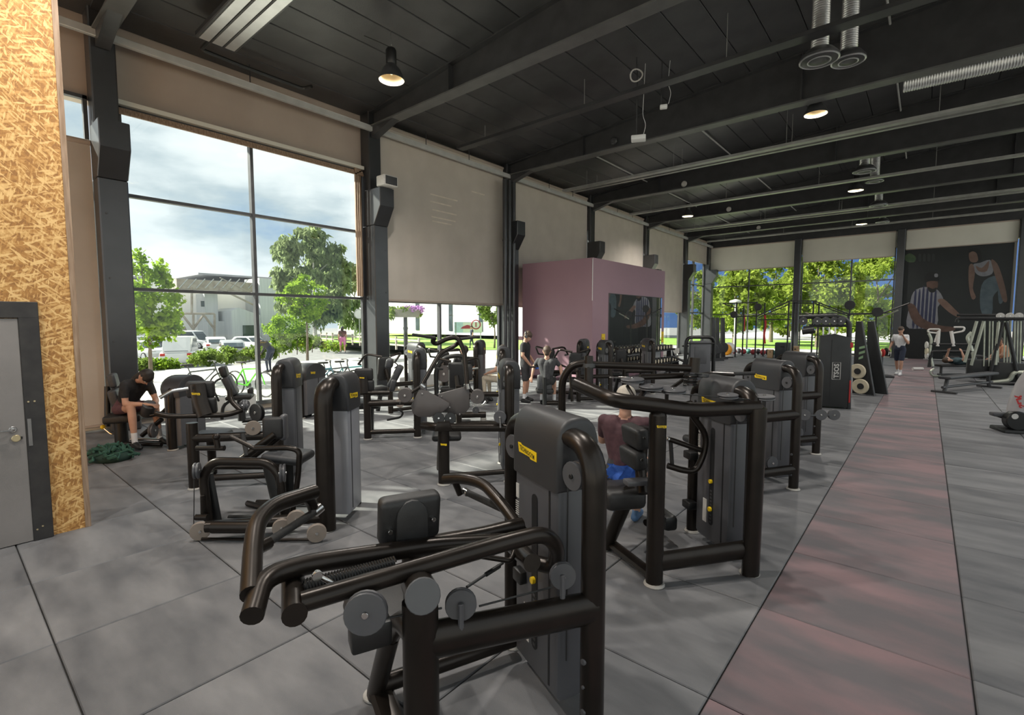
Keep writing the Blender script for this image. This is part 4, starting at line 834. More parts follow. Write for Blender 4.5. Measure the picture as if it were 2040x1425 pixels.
def tower(t, W=.79, H=1.40, rx=.060, ry=.046, detail=2, front_slot=True, shroud='shroud_grey', name_plate=True, dx=.07, db=.15):
    """weight tower: inverted U tube, grey shroud, hood with badge, side pulleys; legs at y=0 and y=-W"""
    o = t.o
    t.part('tower_frame', MB().tube([(0, 0, 0.01), (0, 0, H), (0, -W, H), (0, -W, 0.01)], rx, 14 if detail else 10, .17, rb=ry, up=(1, 0, 0), fs=7 if detail else 4), 'frame_paint')
    for yy in (0, -W): t.part('foot', MB().lathe((0, yy, 0), (0, 0, 1), [(.072, 0), (.075, .006), (.066, .02)], 16), 'foot_grey')
    ya, yb = -.19, -W + .15; yc = (ya + yb) / 2; hw = (ya - yb) / 2; zs = H - .26
    body = [(dx - .02, .07), (dx, .10), (dx, zs), (-db, zs), (-db, .10), (-db + .02, .07)]
    sh = t.part('shroud', MB().prism(body, lambda a, b, q: (a, q, b), yb, ya, bev=.022), shroud)
    xf, xb = dx + .012, -db - .012; xm = (xf + xb) / 2; hx_ = (xf - xb) / 2
    hood = [(xf, zs - .01)] + [(xm + hx_ * math.copysign(abs(math.cos(a)) ** .75, math.cos(a)), H - .09 + .18 * math.sin(a) ** .8) for a in [math.pi * q / 14 for q in range(0, 15)]] + [(xb, zs - .01)]
    hd = t.part('hood', MB().prism(hood, lambda a, b, q: (a, q, b), yb - .015, ya + .015, bev=.03, seg=3), 'hood_grey', angle=50)
    badge(hd, (dx + .013, yc - .06, zs + .13), (1, 0, 0), w=.20, h=.062); badge(hd, (-db - .013, yc + .03, zs + .13), (-1, 0, 0), w=.20, h=.062)
    for s in (-1, 1):   # dark vertical grooves front and back
        MB().box((dx if s > 0 else -db) - .002, (dx if s > 0 else -db) + .002, ya - .085, ya - .07, .12, zs).build('groove', 'groove_black', sh, smooth=False)
    for yy in (ya + .085, yb - .075):
        p = t.part('pulley', MB().pulley((.03, yy, H - .16), (1, .12, 0), .068, .05), 'pulley_grey')
        for s in (-1, 1): MB().disc((.03 + .028 * s, yy + .003 * s, H - .16), (1, .12, 0), .012, .01, 8).build('bolt', 'frame_dark', p)
    t.part('cable', MB().tube([(.03, ya + .02, H - .16), (.03, ya + .02, .3)], .004, 5), 'cable_black')
    if front_slot:
        hs = zs - .30; sl = MB().prism(capsule_pts(.058, hs), lambda a, b, q: (q, yc + a, .22 + hs / 2 + b), dx - .002, dx + .003).build('weight_slot', 'groove_black', sh, smooth=False)
        for k in range(10): MB().box(dx + .003, dx + .005, yc - .012, yc + .012, .24 + k * .03, .255 + k * .03).build('weight_plate', 'alu_dark', sl, smooth=False)
        MB().disc((dx + .012, yc, .36), (1, 0, 0), .020, .02, 14).build('selector_knob', 'badge_yellow', sl); MB().disc((dx + .012, yc, .60), (1, 0, 0), .018, .02, 14).build('selector_knob', 'badge_yellow', sl)
        pl = MB().box(dx, dx + .003, yc - .115, yc - .06, .22, .42).build('instruction_plate', 'label_white', sh, smooth=False)
        for (z0, z1) in ((.98, 1.06), (.78, .86)): MB().box(dx, dx + .003, yb + .018, yb + .05, z0, z1).build('instruction_plate', 'label_white', sh, smooth=False)
        for k in range(9):
            MB().box(dx, dx + .0032, yb + .012, yb + .048, .86 + .012 * k, .864 + .012 * k).build('print_line', 'label_white', sh, smooth=False)
    for k, zz in enumerate((.18, .42, .30)): t.part('bolt', MB().disc((.058 if k else .058, .012, zz), (1, .2, 0), .014 if k < 2 else .008, .012, 10), 'pulley_grey')
    return sh
def pad(t, name, c, size, rot=None, mat='pad_leather', r=.03, seam=True):
    o = t.part(name, MB().rbox(c, size, r, rot, 3), mat)
    return o
def disc_part(t, name, c, axis, r, th=.03, mat='pulley_grey', bolt=True):
    p = t.part(name, MB().pulley(c, axis, r, th), mat)
    if bolt:
        a = Vector(axis).normalized()
        for s in (-1, 1): MB().disc(Vector(c) + a * s * (th / 2 + .003), axis, r * .16, .012, 10).build('bolt', 'chrome', p)
    return p
def post(t, x, y, z0, z1, rx=.055, ry=.05, name='post', mat='frame_paint', foot=True):
    o = t.part(name, MB().tube([(x, y, z0), (x, y, z1)], rx, 14, rb=ry, up=(1, 0, 0)), mat)
    if foot: t.part('foot', MB().lathe((x, y, 0), (0, 0, 1), [(rx + .012, 0), (rx + .014, .006), (rx + .006, .02)], 16), 'foot_grey')
    return o

# ---------------- 1: the row machine nearest the camera
t = M1 = Thing('strength_machine', (-1.097, 1.875), 246.8, 'black pulling machine nearest the camera with long crossing lever arms', 'gym machine', 'strength machines')
tower(t)
post(t, .80, 0, 0.02, .90, .070, .056); t.part('beam', MB().tube([(.80, 0, .735), (0, 0, .655)], .074, 14, rb=.05, up=(0, 0, 1)), 'frame_paint')
t.part('base_bar', MB().tube([(.80, 0, .06), (.82, -.72, .06)], .035, 8, rb=.06, up=(0, 0, 1)), 'frame_paint'); t.part('base_bar', MB().tube([(.82, -.68, .10), (0, -.70, .10)], .045, 10), 'frame_paint')
t.part('seat_column', MB().tube([(.84, -.72, .03), (.80, -.52, .46)], .06, 12, rb=.045, up=(0, 1, 0)), 'frame_paint'); t.part('foot', MB().disc((.84, -.74, .01), (0, 0, 1), .06, .02, 16), 'foot_grey')
pad(t, 'seat', (.80, -.66, .50), (.36, .34, .09), mat='pad_leather', r=.04)
t.tube('seat_stem', [(.8, -.03, .72), (.8, -.3, .66), (.8, -.5, .47)], .045, fillet=.1)
q = t.L(815, 1030, y=-.34); R1 = Euler((R_(-10), 0, 0))
bp_ = pad(t, 'back_pad', q, (.27, .085, .215), R1, r=.028)
MB().prism([(-.07, -.16), (.07, -.16), (.07, .02)] + [(.07 * math.cos(a * math.pi / 8), .02 + .075 * math.sin(a * math.pi / 8)) for a in range(1, 8)] + [(-.07, .02)], lambda a, b, d: q + Vector((a, d, b)), .035, .062, bev=.01).build('pad_cover', 'pad_leather', bp_)
badge(bp_, q + Vector((0, .066, -.105)), (0, 1, 0), w=.10, h=.03)
for s in (-1, 1): MB().disc(q + Vector((s * .095, .05, -.02 - .01 * s)), (0, 1, 0), .010, .02, 10).build('bolt', 'chrome', bp_)
t.part('pad_stem', MB().tube([q + Vector((0, .03, -.08)), q + Vector((0, .05, -.30)), (.8, -.06, .80)], .045, 10, .06), 'frame_paint')
# lever arms
ya = -.06
t.tube('lever_arm', [(601, 1200, 'y', ya), (1010, 1080, 'y', ya), (1084, 1062, 'y', ya - .01), (1112, 1090, 'y', ya - .05), (1106, 1130, 'y', ya - .12), (1068, 1122, 'y', ya - .2)], .036, n=14, fillet=.07)
t.tube('pivot', [(583, 1140, 'y', -.34), (587, 1226, 'y', -.02)], .042, n=16); 
t.tube('lever_arm', [(1032, 1078, 'y', -.26), (853, 1088, 'y', -.26), (612, 1124, 'y', -.24), (524, 1150, 'y', -.20), (502, 1228, 'y', -.03)], .038, n=14, fillet=.10)
t.tube('handle_arm', [(500, 1185, 'y', -.12), (504, 1092, 'y', -.36), (511, 1040, 'y', -.5), (545, 1006, 'y', -.62), (627, 980, 'y', -.75)], .036, n=14, fillet=.14)
t.tube('handle_link', [(606, 988, 'y', -.72), (620, 1000, 'y', -.76), (627, 1021, 'y', -.76)], .026, n=12, fillet=.03); t.tube('grip', [(630, 1018, 'y', -.76), (560, 1064, 'y', -.55), (520, 1090, 'y', -.38)], .018, 'rubber_grip', fillet=.0)
t.tube('grip_collar', [(640, 1010, 'y', -.77), (626, 1022, 'y', -.75)], .024, 'chrome'); t.tube('grip_collar', [(534, 1082, 'y', -.42), (510, 1094, 'y', -.36)], .027)
t.tube('lever_arm', [(853, 1084, 'y', -.36), (960, 1066, 'y', -.36), (1040, 1046, 'y', -.36)], .038, n=14)
t.tube('handle_arm', [(1040, 1060, 'y', -.34), (1005, 1010, 'y', -.5), (962, 962, 'y', -.72), (918, 953, 'y', -.86), (886, 955, 'y', -.96)], .030, n=12, fillet=.12)
t.tube('handle_link', [(903, 952, 'y', -.9), (917, 985, 'y', -.9)], .020); t.tube('grip', [(927, 980, 'y', -.9), (1000, 1014, 'y', -.6)], .019, 'rubber_grip'); t.tube('grip_collar', [(924, 978, 'y', -.91), (932, 983, 'y', -.88)], .022, 'chrome')
t.tube('cross_tube', [(1006, 1070, 'y', -.42), (1060, 1122, 'y', -.04)], .040, n=16)
t.tube('link_plate', [(930, 1104, 'y', -.2), (1018, 1118, 'y', -.15), (1030, 1085, 'y', -.2)], .012, fillet=.02)
t.part('damper', MB().tube(t.path([(606, 1172, 'y', -.14), (785, 1124, 'y', -.18)]), .018, 12), 'cable_black')
p0, p1 = t.path([(606, 1172, 'y', -.14), (785, 1124, 'y', -.18)]); sp = MB(); d = (p1 - p0); u1 = d.normalized().orthogonal(); u2 = d.normalized().cross(u1)
sp.tube([p0 + d * (k / 220) + u1 * .021 * math.cos(k * .9) + u2 * .021 * math.sin(k * .9) for k in range(221)], .004, 5); t.part('spring', sp, 'frame_dark')
t.tube('rod_end', [(632, 1146, 'y', -.1), (676, 1170, 'y', -.1)], .010, 'chrome', fillet=0); disc_part(t, 'rod_end', t.L(632, 1147, y=-.1), (0, 1, 0), .018, .02, 'chrome', False)
disc_part(t, 'pulley', t.L(729, 1221, y=.02), (.35, 1, .1), .076, .035); disc_part(t, 'pulley', t.L(918, 1204, y=.0), (.35, 1, .1), .062, .03); disc_part(t, 'pulley', t.L(1121, 1147, y=-.05), (.35, 1, .1), .060, .03)
for (u, v) in ((918, 1204), (1121, 1147)): a = t.L(u, v, y=.03); t.part('bracket', MB().tube([a, a + Vector((0, -.0, -.10))], .012, 8), 'pulley_grey')
t.tube('cable', [(770, 1232, 'y', 0), (880, 1212, 'y', 0)], .004, 'cable_black'); t.tube('cable', [(930, 1170, 'y', -.1), (1002, 1122, 'y', -.2)], .006, 'cable_black'); t.tube('cable', [(955, 1208, 'y', 0), (1100, 1170, 'y', -.05)], .004, 'cable_black'); t.tube('adjuster', [(968, 1145, 'y', -.15), (995, 1128, 'y', -.19)], .010, 'frame_dark')
a, b = t.L(842, 1187, y=.09), t.L(830, 1160, y=-.12); t.part('pivot', MB().tube([a, b], .062, 18), 'frame_paint'); t.part('pivot_cap', MB().disc(a + (a - b).normalized() * .006, a - b, .064, .012, 20), 'pulley_grey')
t.part('cover_box', MB().rbox(t.L(737, 1258, y=-.09), (.15, .10, .10), .012), 'frame_dark')
t.part('holder', MB().rbox(t.L(1036, 1146, y=-.55), (.05, .09, .07), .008), 'frame_dark')

# ---------------- 2: reverse fly machine with a man in it
t = M2 = Thing('strength_machine', (-.957, 3.996), 231.5, 'rear shoulder machine with five flat discs on top and a man sitting in it', 'gym machine', 'strength machines')
tower(t)
post(t, .80, 0, .02, 1.27, .064, .055); t.part('post_cap', MB().ball((.8, 0, 1.27), (.064, .055, .045)), 'frame_paint')
badge(t.o, (.80, .056, 1.20), (0, 1, 0), w=.075, h=.022)
t.part('front_leg', MB().tube([(.015, .03, .01), (.0, .03, 1.30)], .07, 12, rb=.05, up=(1, 0, 0)), 'frame_paint')
t.part('top_beam', MB().tube(t.path([(-.02, .0, 1.30), (.55, 0, 1.30), (1290, 806, 'y', 0), (1222, 798, 'y', -.02), (1150, 766, 'y', -.5)]), .055, 16, .16), 'frame_paint')
t.part('low_beam', MB().tube([(.8, 0, .17), (0, 0, .20)], .075, 12, rb=.045, up=(0, 0, 1)), 'frame_paint')
t.part('base_bar', MB().tube([(.80, 0, .06), (.90, -.60, .06)], .03, 8, rb=.055, up=(0, 0, 1)), 'frame_paint')
t.part('seat_column', MB().tube([(.93, -.60, .03), (.86, -.30, .62)], .06, 12, rb=.05, up=(1, 0, 0)), 'frame_paint'); t.part('foot', MB().disc((.94, -.62, .01), (0, 0, 1), .06, .02, 14), 'foot_grey')
for k, (u, v) in enumerate(((1260, 758), (1297.5, 772), (1342, 779), (1450, 789), (1523, 792))): disc_part(t, 'pulley_disc', t.L(u, v, y=(-.22, -.1, -.05, -.02, -.02)[k]), (.05, .05, 1), .088 if k < 3 else .075, .026)
t.tube('disc_bracket', [(1250, 770, 'y', -.22), (1262, 790, 'y', -.02)], .014, fillet=0); t.tube('disc_bracket', [(1285, 778, 'y', -.15), (1273, 795, 'y', -.02)], .02, fillet=0)
t.tube('lever_arm', [(1180, 727, 'y', -.55), (1374, 734, 'y', -.5)], .030, n=12); t.tube('lever_arm', [(1275, 752, 'y', -.6), (1370, 748, 'y', -.6)], .025, n=12)
t.tube('pivot', [(1384, 713, 'y', -.5), (1381, 742, 'y', -.5)], .047, n=16); t.tube('pivot', [(1376, 746, 'y', -.5), (1374, 768, 'y', -.5)], .05, 'cable_black', n=14); t.part('pivot_plate', MB().disc(t.L(1398, 748, y=-.5), (0, 0, 1), .06, .03, 16), 'alu_dark')
for k in range(4): t.part('pivot_ring', MB().tube([t.L(1375, 750 + k * 5, y=-.5) + Vector((.053 * math.cos(a * .6), .053 * math.sin(a * .6), 0)) for a in range(12)], .006, 5), 'chrome' if k % 2 else 'frame_paint')
t.tube('pivot', [(1173, 710, 'y', -.55), (1173, 772, 'y', -.5)], .036, n=14); t.tube('pivot_ring', [(1173, 724, 'y', -.55), (1173, 732, 'y', -.55)], .055, 'alu_dark', n=14)
t.tube('handle_arm', [(1168, 724, 'y', -.56), (1140, 727, 'y', -.6), (1120, 755, 'y', -.65), (1119, 830, 'y', -.68), (1130, 870, 'y', -.7)], .032, n=12, fillet=.14)
t.tube('handle_arm', [(1373, 800, 'y', -.45), (1377, 825, 'y', -.45), (1407, 866, 'y', -.45), (1403, 905, 'y', -.45), (1386, 939, 'y', -.45), (1362, 938, 'y', -.47), (1330, 928, 'y', -.5)], .026, n=12, fillet=.08)
t.tube('handle_bar', [(1332, 875, 'y', -.5), (1396, 897, 'y', -.45)], .022, n=10); t.tube('grip', [(1336, 880, 'y', -.5), (1339, 928, 'y', -.5)], .017, 'rubber_grip'); t.part('grip_cap', MB().ball(t.L(1332, 875, y=-.5), .022), 'chrome')
t.tube('cable', [(1300, 781, 'y', -.05), (1530, 799, 'y', 0)], .004, 'cable_black', fillet=0); t.tube('cable', [(1215, 752, 'y', -.5), (1250, 752, 'y', -.3)], .006, 'chrome', fillet=0)
for (u0, v0, u1, v1) in ((1254, 848, 1277, 890), (1250, 892, 1272, 930)):
    a, b = t.L((u0 + u1) / 2, v0, y=-.30), t.L((u0 + u1) / 2, v1, y=-.30); pad(t, 'back_pad', (a + b) / 2 + Vector((-.0, 0, 0)), (.11, .30, (a - b).length * .97), Euler((0, R_(9), 0)), r=.03)
    t.part('bolt', MB().disc((a + b) / 2 + Vector((.0, .153, .02)), (0, 1, 0), .012, .01, 8), 'chrome')
t.part('pad_stem', MB().tube([t.L(1283, 850, y=-.30), t.L(1275, 940, y=-.30), (.80, -.2, .62)], .045, 10, .1), 'frame_paint')
pad(t, 'seat', t.L(1238, 985, y=-.42) + Vector((.02, 0, .0)), (.34, .34, .16), r=.05); t.part('seat_plate', MB().rbox(t.L(1270, 960, y=-.15), (.2, .1, .04), .01), 'pulley_grey')
t.tube('foot_rest', [(.62, -.5, .25), (.40, -.62, .25)], .03, fillet=0); t.part('foot_pad', MB().rbox((.36, -.66, .2), (.12, .26, .13), .03), 'frame_dark')
for z in (.28, .74): t.part('holder', MB().rbox((.07, -.74, z), (.09, .12, .07), .012), 'frame_dark')

# ---------------- 3 and 4: the next towers along the aisle
def aisle_machine(org, ang, label, upper=.86, handles=True):
    t = Thing('strength_machine', org, ang, label, 'gym machine', 'strength machines'); tower(t)
    post(t, .85, 0, .02, .95); t.part('beam', MB().tube([(.85, 0, upper), (0, 0, upper + .02)], .06, 12, rb=.05, up=(0, 0, 1)), 'frame_paint'); t.part('low_beam', MB().tube([(.85, 0, .22), (0, 0, .24)], .055, 12, rb=.045, up=(0, 0, 1)), 'frame_paint')
    t.part('base_bar', MB().tube([(.85, 0, .06), (.9, -.65, .06)], .05, 8, rb=.035, up=(0, 0, 1)), 'frame_paint'); t.part('seat_column', MB().tube([(.9, -.62, .02), (.86, -.42, .48)], .05, 10), 'frame_paint')
    pad(t, 'seat', (.86, -.50, .52), (.36, .38, .09), r=.04); pad(t, 'back_pad', (.87, -.24, .92), (.30, .09, .5), Euler((R_(-6), 0, 0)), r=.04); t.part('pad_stem', MB().tube([(.87, -.18, .95), (.86, -.08, .6), (.85, 0, .5)], .04, 8, .06), 'frame_paint')
    disc_part(t, 'pulley', (.30, -.02, .33), (0, 1, 0), .075); disc_part(t, 'pulley', (.62, -.02, .32), (0, 1, 0), .06)
    if handles:
        t.part('handle_arm', MB().tube([(.62, -.3, 1.33), (.95, -.32, 1.35), (1.2, -.4, 1.3)], .024, 8, .05), 'frame_paint'); t.part('grip', MB().tube([(.35, -.28, 1.34), (.62, -.3, 1.34)], .022, 8), 'rubber_grip')
        t.part('handle_arm', MB().tube([(.3, -.2, .95), (.22, -.22, .9), (.5, -.3, .55), (.6, -.4, .5)], .024, 8, .08), 'frame_paint')
        t.part('handle_arm', MB().tube([(1.2, -.4, 1.3), (1.25, -.7, 1.1), (1.15, -.85, .9)], .024, 8, .08), 'frame_paint')
    return t
M3 = aisle_machine((-1.094, 6.387), 236, 'third machine along the aisle with a bent side handle, behind the rear shoulder machine')
M4 = aisle_machine((-1.154, 8.322), 234, 'fourth machine along the aisle with a short bar of grey discs at knee height', handles=False)
a, b = M4.L(1596, 828, y=.03), M4.L(1668, 828, y=.03); M4.part('disc_bar', MB().tube([a, b], .016, 8), 'alu_dark')
for u in (1602, 1635, 1661): disc_part(M4, 'roller_disc', M4.L(u, 826.5, y=.05), (.5, 1, 0), .08, .05)

# ---------------- 5: leg machine with the tower coloured as if lit, left of centre
t = M5 = Thing('strength_machine', (-4.20, 2.30), 217, 'low leg machine with a grey tower coloured as if lit and round bronze discs on its base bar', 'gym machine', 'strength machines')
tower(t, W=.66, H=1.36, rx=.085, ry=.07, shroud='shroud_lit')
t.part('base_bar', MB().tube(t.path([(.0, .0, .13), (410, 1050, 'z', .13)]), .050, 14), 'frame_paint')
t.part('base_sleeve', MB().tube(t.path([(500, 1050, 'z', .13), (424, 1050, 'z', .13)]), .056, 14), 'frame_paint')
for (u, v, z_, r) in ((399, 1058, .088, .082), (631, 1062, .088, .082), (561, 1051, .12, .078), (590, 1034, .20, .078)): disc_part(t, 'roller_disc', t.L(u, v, z=z_), (-.5, 1, .0), r, .04, 'disc_tan')
t.part('front_hoop', MB().tube(t.path([(416, 1040, 'y', -.05), (404, 950, 'y', -.05), (424, 919, 'y', -.05), (532, 921, 'y', -.05), (556, 945, 'y', -.05), (568, 1035, 'y', -.05)]), .036, 14, .16, up=(0, 1, 0), rb=.042), 'frame_paint')
t.part('leg_plate', MB().tube(t.path([(410, 945, 'y', -.14), (428, 1040, 'y', -.14)]), .075, 12, rb=.03, up=t.X if False else (1, 0, 0)), 'frame_dark'); t.part('leg_plate', MB().tube(t.path([(535, 925, 'y', -.14), (560, 1030, 'y', -.14)]), .065, 12, rb=.03, up=(1, 0, 0)), 'frame_dark')
t.part('rear_bar', MB().tube(t.path([(424, 930, 'y', -.3), (540, 930, 'y', -.3)]), .03, 10), 'frame_paint')
t.tube('handle_hoop', [(508, 894, 'y', -.1), (575, 892, 'y', -.1), (597, 898, 'y', -.1), (594, 950, 'y', -.1), (583, 1022, 'y', -.1)], .026, n=12, fillet=.09)
t.tube('handle_bar', [(459, 870, 'y', -.1), (512, 896, 'y', -.1)], .020); t.tube('grip', [(483, 864, 'y', -.25), (492, 908, 'y', -.2)], .022, 'rubber_grip'); t.tube('handle_bar', [(392, 893, 'y', -.1), (447, 893, 'y', -.1)], .026); t.tube('knob_stem', [(434, 892, 'y', -.08), (431, 874, 'y', -.08)], .026); t.part('knob', MB().ball(t.L(431, 871, y=-.08), .036), 'frame_paint')
t.tube('seat_strut', [(478, 918, 'y', -.2), (548, 865, 'y', -.3)], .036, n=12); t.tube('seat_strut', [(500, 914, 'y', -.3), (556, 872, 'y', -.4)], .026, n=10)
q = t.L(545, 853, y=-.32); pad(t, 'back_pad', q, (.20, .08, .22), Euler((0, 0, R_(10))), 'pad_leather', r=.03); pad(t, 'back_pad_face', q + Vector((-.08, -.05, -.0)), (.06, .12, .26), Euler((0, 0, R_(10))), 'shroud_grey', r=.028)
pad(t, 'seat', t.L(575, 908, y=-.36), (.40, .36, .09), Euler((0, R_(-6), 0)), 'pad_grey', r=.04); t.part('seat_stem', MB().tube(t.path([(572, 916, 'y', -.33), (575, 1000, 'y', -.33), (580, 1035, 'y', -.3)]), .06, 12, rb=.04, up=(1, 0, 0)), 'frame_dark')
disc_part(t, 'pulley', t.L(563, 943, y=.0), (1, .45, 0), .085, .05); disc_part(t, 'pulley', t.L(392, 938, y=.0), (1, .4, 0), .075, .045)
t.tube('cable', [(387, 945, 'y', 0), (386, 1050, 'y', 0)], .004, 'cable_black', fillet=0); t.tube('cable', [(552, 950, 'y', .02), (550, 1050, 'y', .02)], .004, 'cable_black', fillet=0)
t.tube('foot_bar', [(456, 1031, 'y', -.25), (505, 1030, 'y', -.25)], .024, 'rubber_grip', fillet=0); t.tube('foot_bar', [(391, 1031, 'y', .05), (414, 1031, 'y', .05)], .03, fillet=0); t.tube('small_post', [(403, 988, 'y', .03), (404, 1028, 'y', .03)], .018, fillet=0)
t.part('low_rail', MB().tube([t.L(402, 1074, z=.02), t.L(628, 1076, z=.02)], .014, 6), 'frame_paint'); t.part('low_rail', MB().tube([(.05, -.1, .03), (1.1, -.55, .03)], .03, 8), 'frame_paint'); t.part('low_rail', MB().tube([(.0, -.62, .04), (1.0, -.55, .04)], .03, 8), 'frame_paint')
# ---------------- 6: standing press machine with two big side plates
t = M6 = Thing('strength_machine', (-3.797, 4.465), 227, 'overhead machine with two big dark cam plates and horn handles, centre of the view', 'gym machine', 'strength machines')
tower(t, H=1.38)
post(t, .79, 0, .02, .70, .068, .06, mat='frame_paint'); t.part('beam', MB().tube(t.path([(1022, 852, 'y', .0), (900, 852, 'y', .0), (866, 851, 'y', -.02), (843, 848, 'y', -.15)]), .052, 14, .1), 'frame_paint'); badge(t.o, (.79, .061, .50), (0, 1, 0), w=.075, h=.03, text=False)
t.part('low_beam', MB().tube([(.79, 0, .10), (0, 0, .13)], .032, 10), 'frame_paint'); t.part('base_bar', MB().tube([(.79, -.0, .06), (.85, -.6, .06)], .035, 8), 'frame_paint'); t.part('seat_column', MB().tube([(.85, -.58, .02), (.82, -.35, .5)], .05, 10), 'frame_paint')
pad(t, 'seat', t.L(890, 868, y=-.3), (.36, .36, .08), r=.04)
def plate(name, pts, y_, th, mat):
    P = [t.L(u, v, y=y_) for u, v in pts]; return t.part(name, MB().prism([(p.x, p.z) for p in P], lambda a, b, d: (a, y_ + d, b), -th / 2, th / 2, bev=.012), mat)
M('cam_plate', (0.085, 0.075, 0.072), (0.10, 0.088, 0.085), 4, rough=.42)
for (nm, pts, y_) in (('cam_plate', [(834, 778), (843, 775), (895, 803), (896, 809), (880, 823), (857, 831), (834, 830), (822, 823), (819, 808)], -.12), ('cam_plate', [(872, 785), (924, 771), (935, 776), (936, 812), (927, 823), (913, 826), (884, 820)], -.2)):
    o = plate(nm, pts, y_, .05, 'cam_plate')
    for (u, v) in (pts[0], pts[3], pts[5]): MB().disc(t.L(u * .88 + .12 * pts[2][0], v * .88 + .12 * pts[5][1], y=y_ + .028), (0, 1, 0), .010, .008, 8).build('bolt', 'chrome', o)
t.tube('lever_arm', [(840, 768, 'y', -.14), (877, 703, 'y', -.35), (905, 690, 'y', -.45), (914, 682, 'y', -.5)], .028, n=12, fillet=.08)
t.tube('lever_arm', [(931, 770, 'y', -.2), (925, 700, 'y', -.4), (912, 672, 'y', -.45), (893, 674, 'y', -.45), (868, 686, 'y', -.4), (861, 680, 'y', -.36), (866, 673, 'y', -.34)], .030, n=12, fillet=.07)
t.tube('grip', [(866, 673, 'y', -.34), (822, 667, 'y', -.2)], .020, 'rubber_grip', fillet=0); t.tube('grip', [(912, 676, 'y', -.5), (954, 671, 'y', -.55)], .020, 'rubber_grip', fillet=0)
t.tube('arm_root', [(838, 766, 'y', -.12), (846, 772, 'y', -.12)], .035, 'chrome', fillet=0); t.tube('arm_root', [(930, 765, 'y', -.18), (932, 775, 'y', -.18)], .04, 'chrome', fillet=0)
disc_part(t, 'counterweight', t.L(808, 787, y=-.1), (.1, 1, 0), .085, .10, 'cam_plate'); disc_part(t, 'counterweight', t.L(951, 790, y=-.2), (.1, 1, 0), .088, .12, 'cam_plate'); t.tube('weight_arm', [(815, 785, 'y', -.1), (836, 772, 'y', -.12)], .022, fillet=0); t.tube('weight_arm', [(945, 786, 'y', -.2), (933, 772, 'y', -.2)], .022, fillet=0)
disc_part(t, 'pulley', t.L(996, 831, y=.05), (0.3, 1, 0), .075, .03); t.tube('pulley_pin', [(996, 832, 'y', .08), (997, 852, 'y', .06)], .012, 'chrome', fillet=0); disc_part(t, 'pulley', t.L(874, 834, y=-.05), (0, 1, .3), .07, .03, 'frame_dark'); disc_part(t, 'pulley', t.L(897, 834, y=-.08), (0, 1, .3), .07, .03, 'frame_dark')
t.part('head_cap', MB().prism([(-.11, .66), (.11, .66), (.07, .76), (-.07, .76)], lambda a, b, d: (.79 + a, d, b), -.07, .07, bev=.01), 'frame_paint')
# ---------------- 7: curl machine left, behind the leg machine
t = M7 = Thing('strength_machine', (-5.85, 2.62), 230, 'arm machine with a stacked brown pad on its post, left of the tower coloured as if lit', 'gym machine', 'strength machines')
tower(t, W=.72)
post(t, .93, 0, .02, .78, .062, .055); t.part('beam', MB().tube([(.93, 0, .60), (0, 0, .60)], .055, 12), 'frame_paint')
t.tube('top_tube', [(310, 824, 'y', .0), (336, 830, 'y', 0), (455, 827, 'y', -.1), (482, 818, 'y', -.2)], .030, n=12, fillet=.1)
for (u, v, w_, h_) in ((400, 776, .30, .20), (408, 808, .26, .20)): pad(t, 'pad', t.L(u, v, y=-.14), (w_, .09, h_), Euler((R_(-8), 0, 0)), 'pad_leather', r=.03)
t.part('pad_cover', MB().tube(t.path([(393, 765, 'y', -.07), (398, 800, 'y', -.05), (408, 828, 'y', -.02)]), .085, 12, .1, rb=.03, up=(1, 0, 0)), 'frame_paint'); badge(t.o, t.L(390, 785, y=-.012), (0, 1, 0), w=.09, h=.03)
t.tube('handle_arm', [(318, 793, 'y', .1), (342, 779, 'y', .05), (376, 774, 'y', 0)], .022, 'chrome', fillet=.03); t.tube('handle_arm', [(457, 776, 'y', -.3), (459, 798, 'y', -.25), (480, 818, 'y', -.2)], .030, fillet=.07); disc_part(t, 'pulley', t.L(504, 853, y=.06), (-.3, 1, 0), .085, .035, 'disc_tan'); disc_part(t, 'pulley', t.L(488, 808, y=-.2), (1, .4, 0), .07, .05); disc_part(t, 'cam', t.L(512, 822, y=-.1), (.7, 1, 0), .11, .05, 'frame_dark')
t.part('base_bar', MB().tube([(.93, 0, .06), (.95, -.6, .06)], .04, 8), 'frame_paint'); t.part('seat_column', MB().tube([(.95, -.55, .02), (.9, -.4, .5)], .05, 10), 'frame_paint'); pad(t, 'seat', (.92, -.48, .52), (.4, .36, .09), r=.04); t.part('low_beam', MB().tube([(.93, 0, .12), (0, 0, .12)], .04, 10), 'frame_paint')
# ---------------- 8: machine with double pad, left of the overhead machine
t = M8 = Thing('strength_machine', (-6.461, 5.21), 229, 'press machine with two stacked square pads beside the second column', 'gym machine', 'strength machines')
tower(t); post(t, .81, 0, .02, .76, .06, .055); t.part('beam', MB().tube([(.81, 0, .60), (0, 0, .60)], .055, 12), 'frame_paint'); t.part('low_beam', MB().tube([(.81, 0, .12), (0, 0, .12)], .04, 10), 'frame_paint')
t.tube('top_tube', [(698, 783, 'y', 0), (776, 783, 'y', -.05)], .035, n=12); t.tube('arm_end', [(700, 783, 'y', 0), (703, 800, 'y', 0)], .035, n=10)
for (u, v, h_) in ((725, 746, .20), (727, 770, .22)): pad(t, 'pad', t.L(u, v, y=-.1), (.30, .10, h_), Euler((R_(-5), 0, 0)), r=.035)
t.part('pad_cover', MB().tube(t.path([(722, 750, 'y', -.03), (724, 784, 'y', 0)]), .08, 12, rb=.03, up=(1, 0, 0)), 'frame_paint'); badge(t.o, t.L(721, 753, y=.03), (0, 1, 0), w=.075, h=.022, text=False)
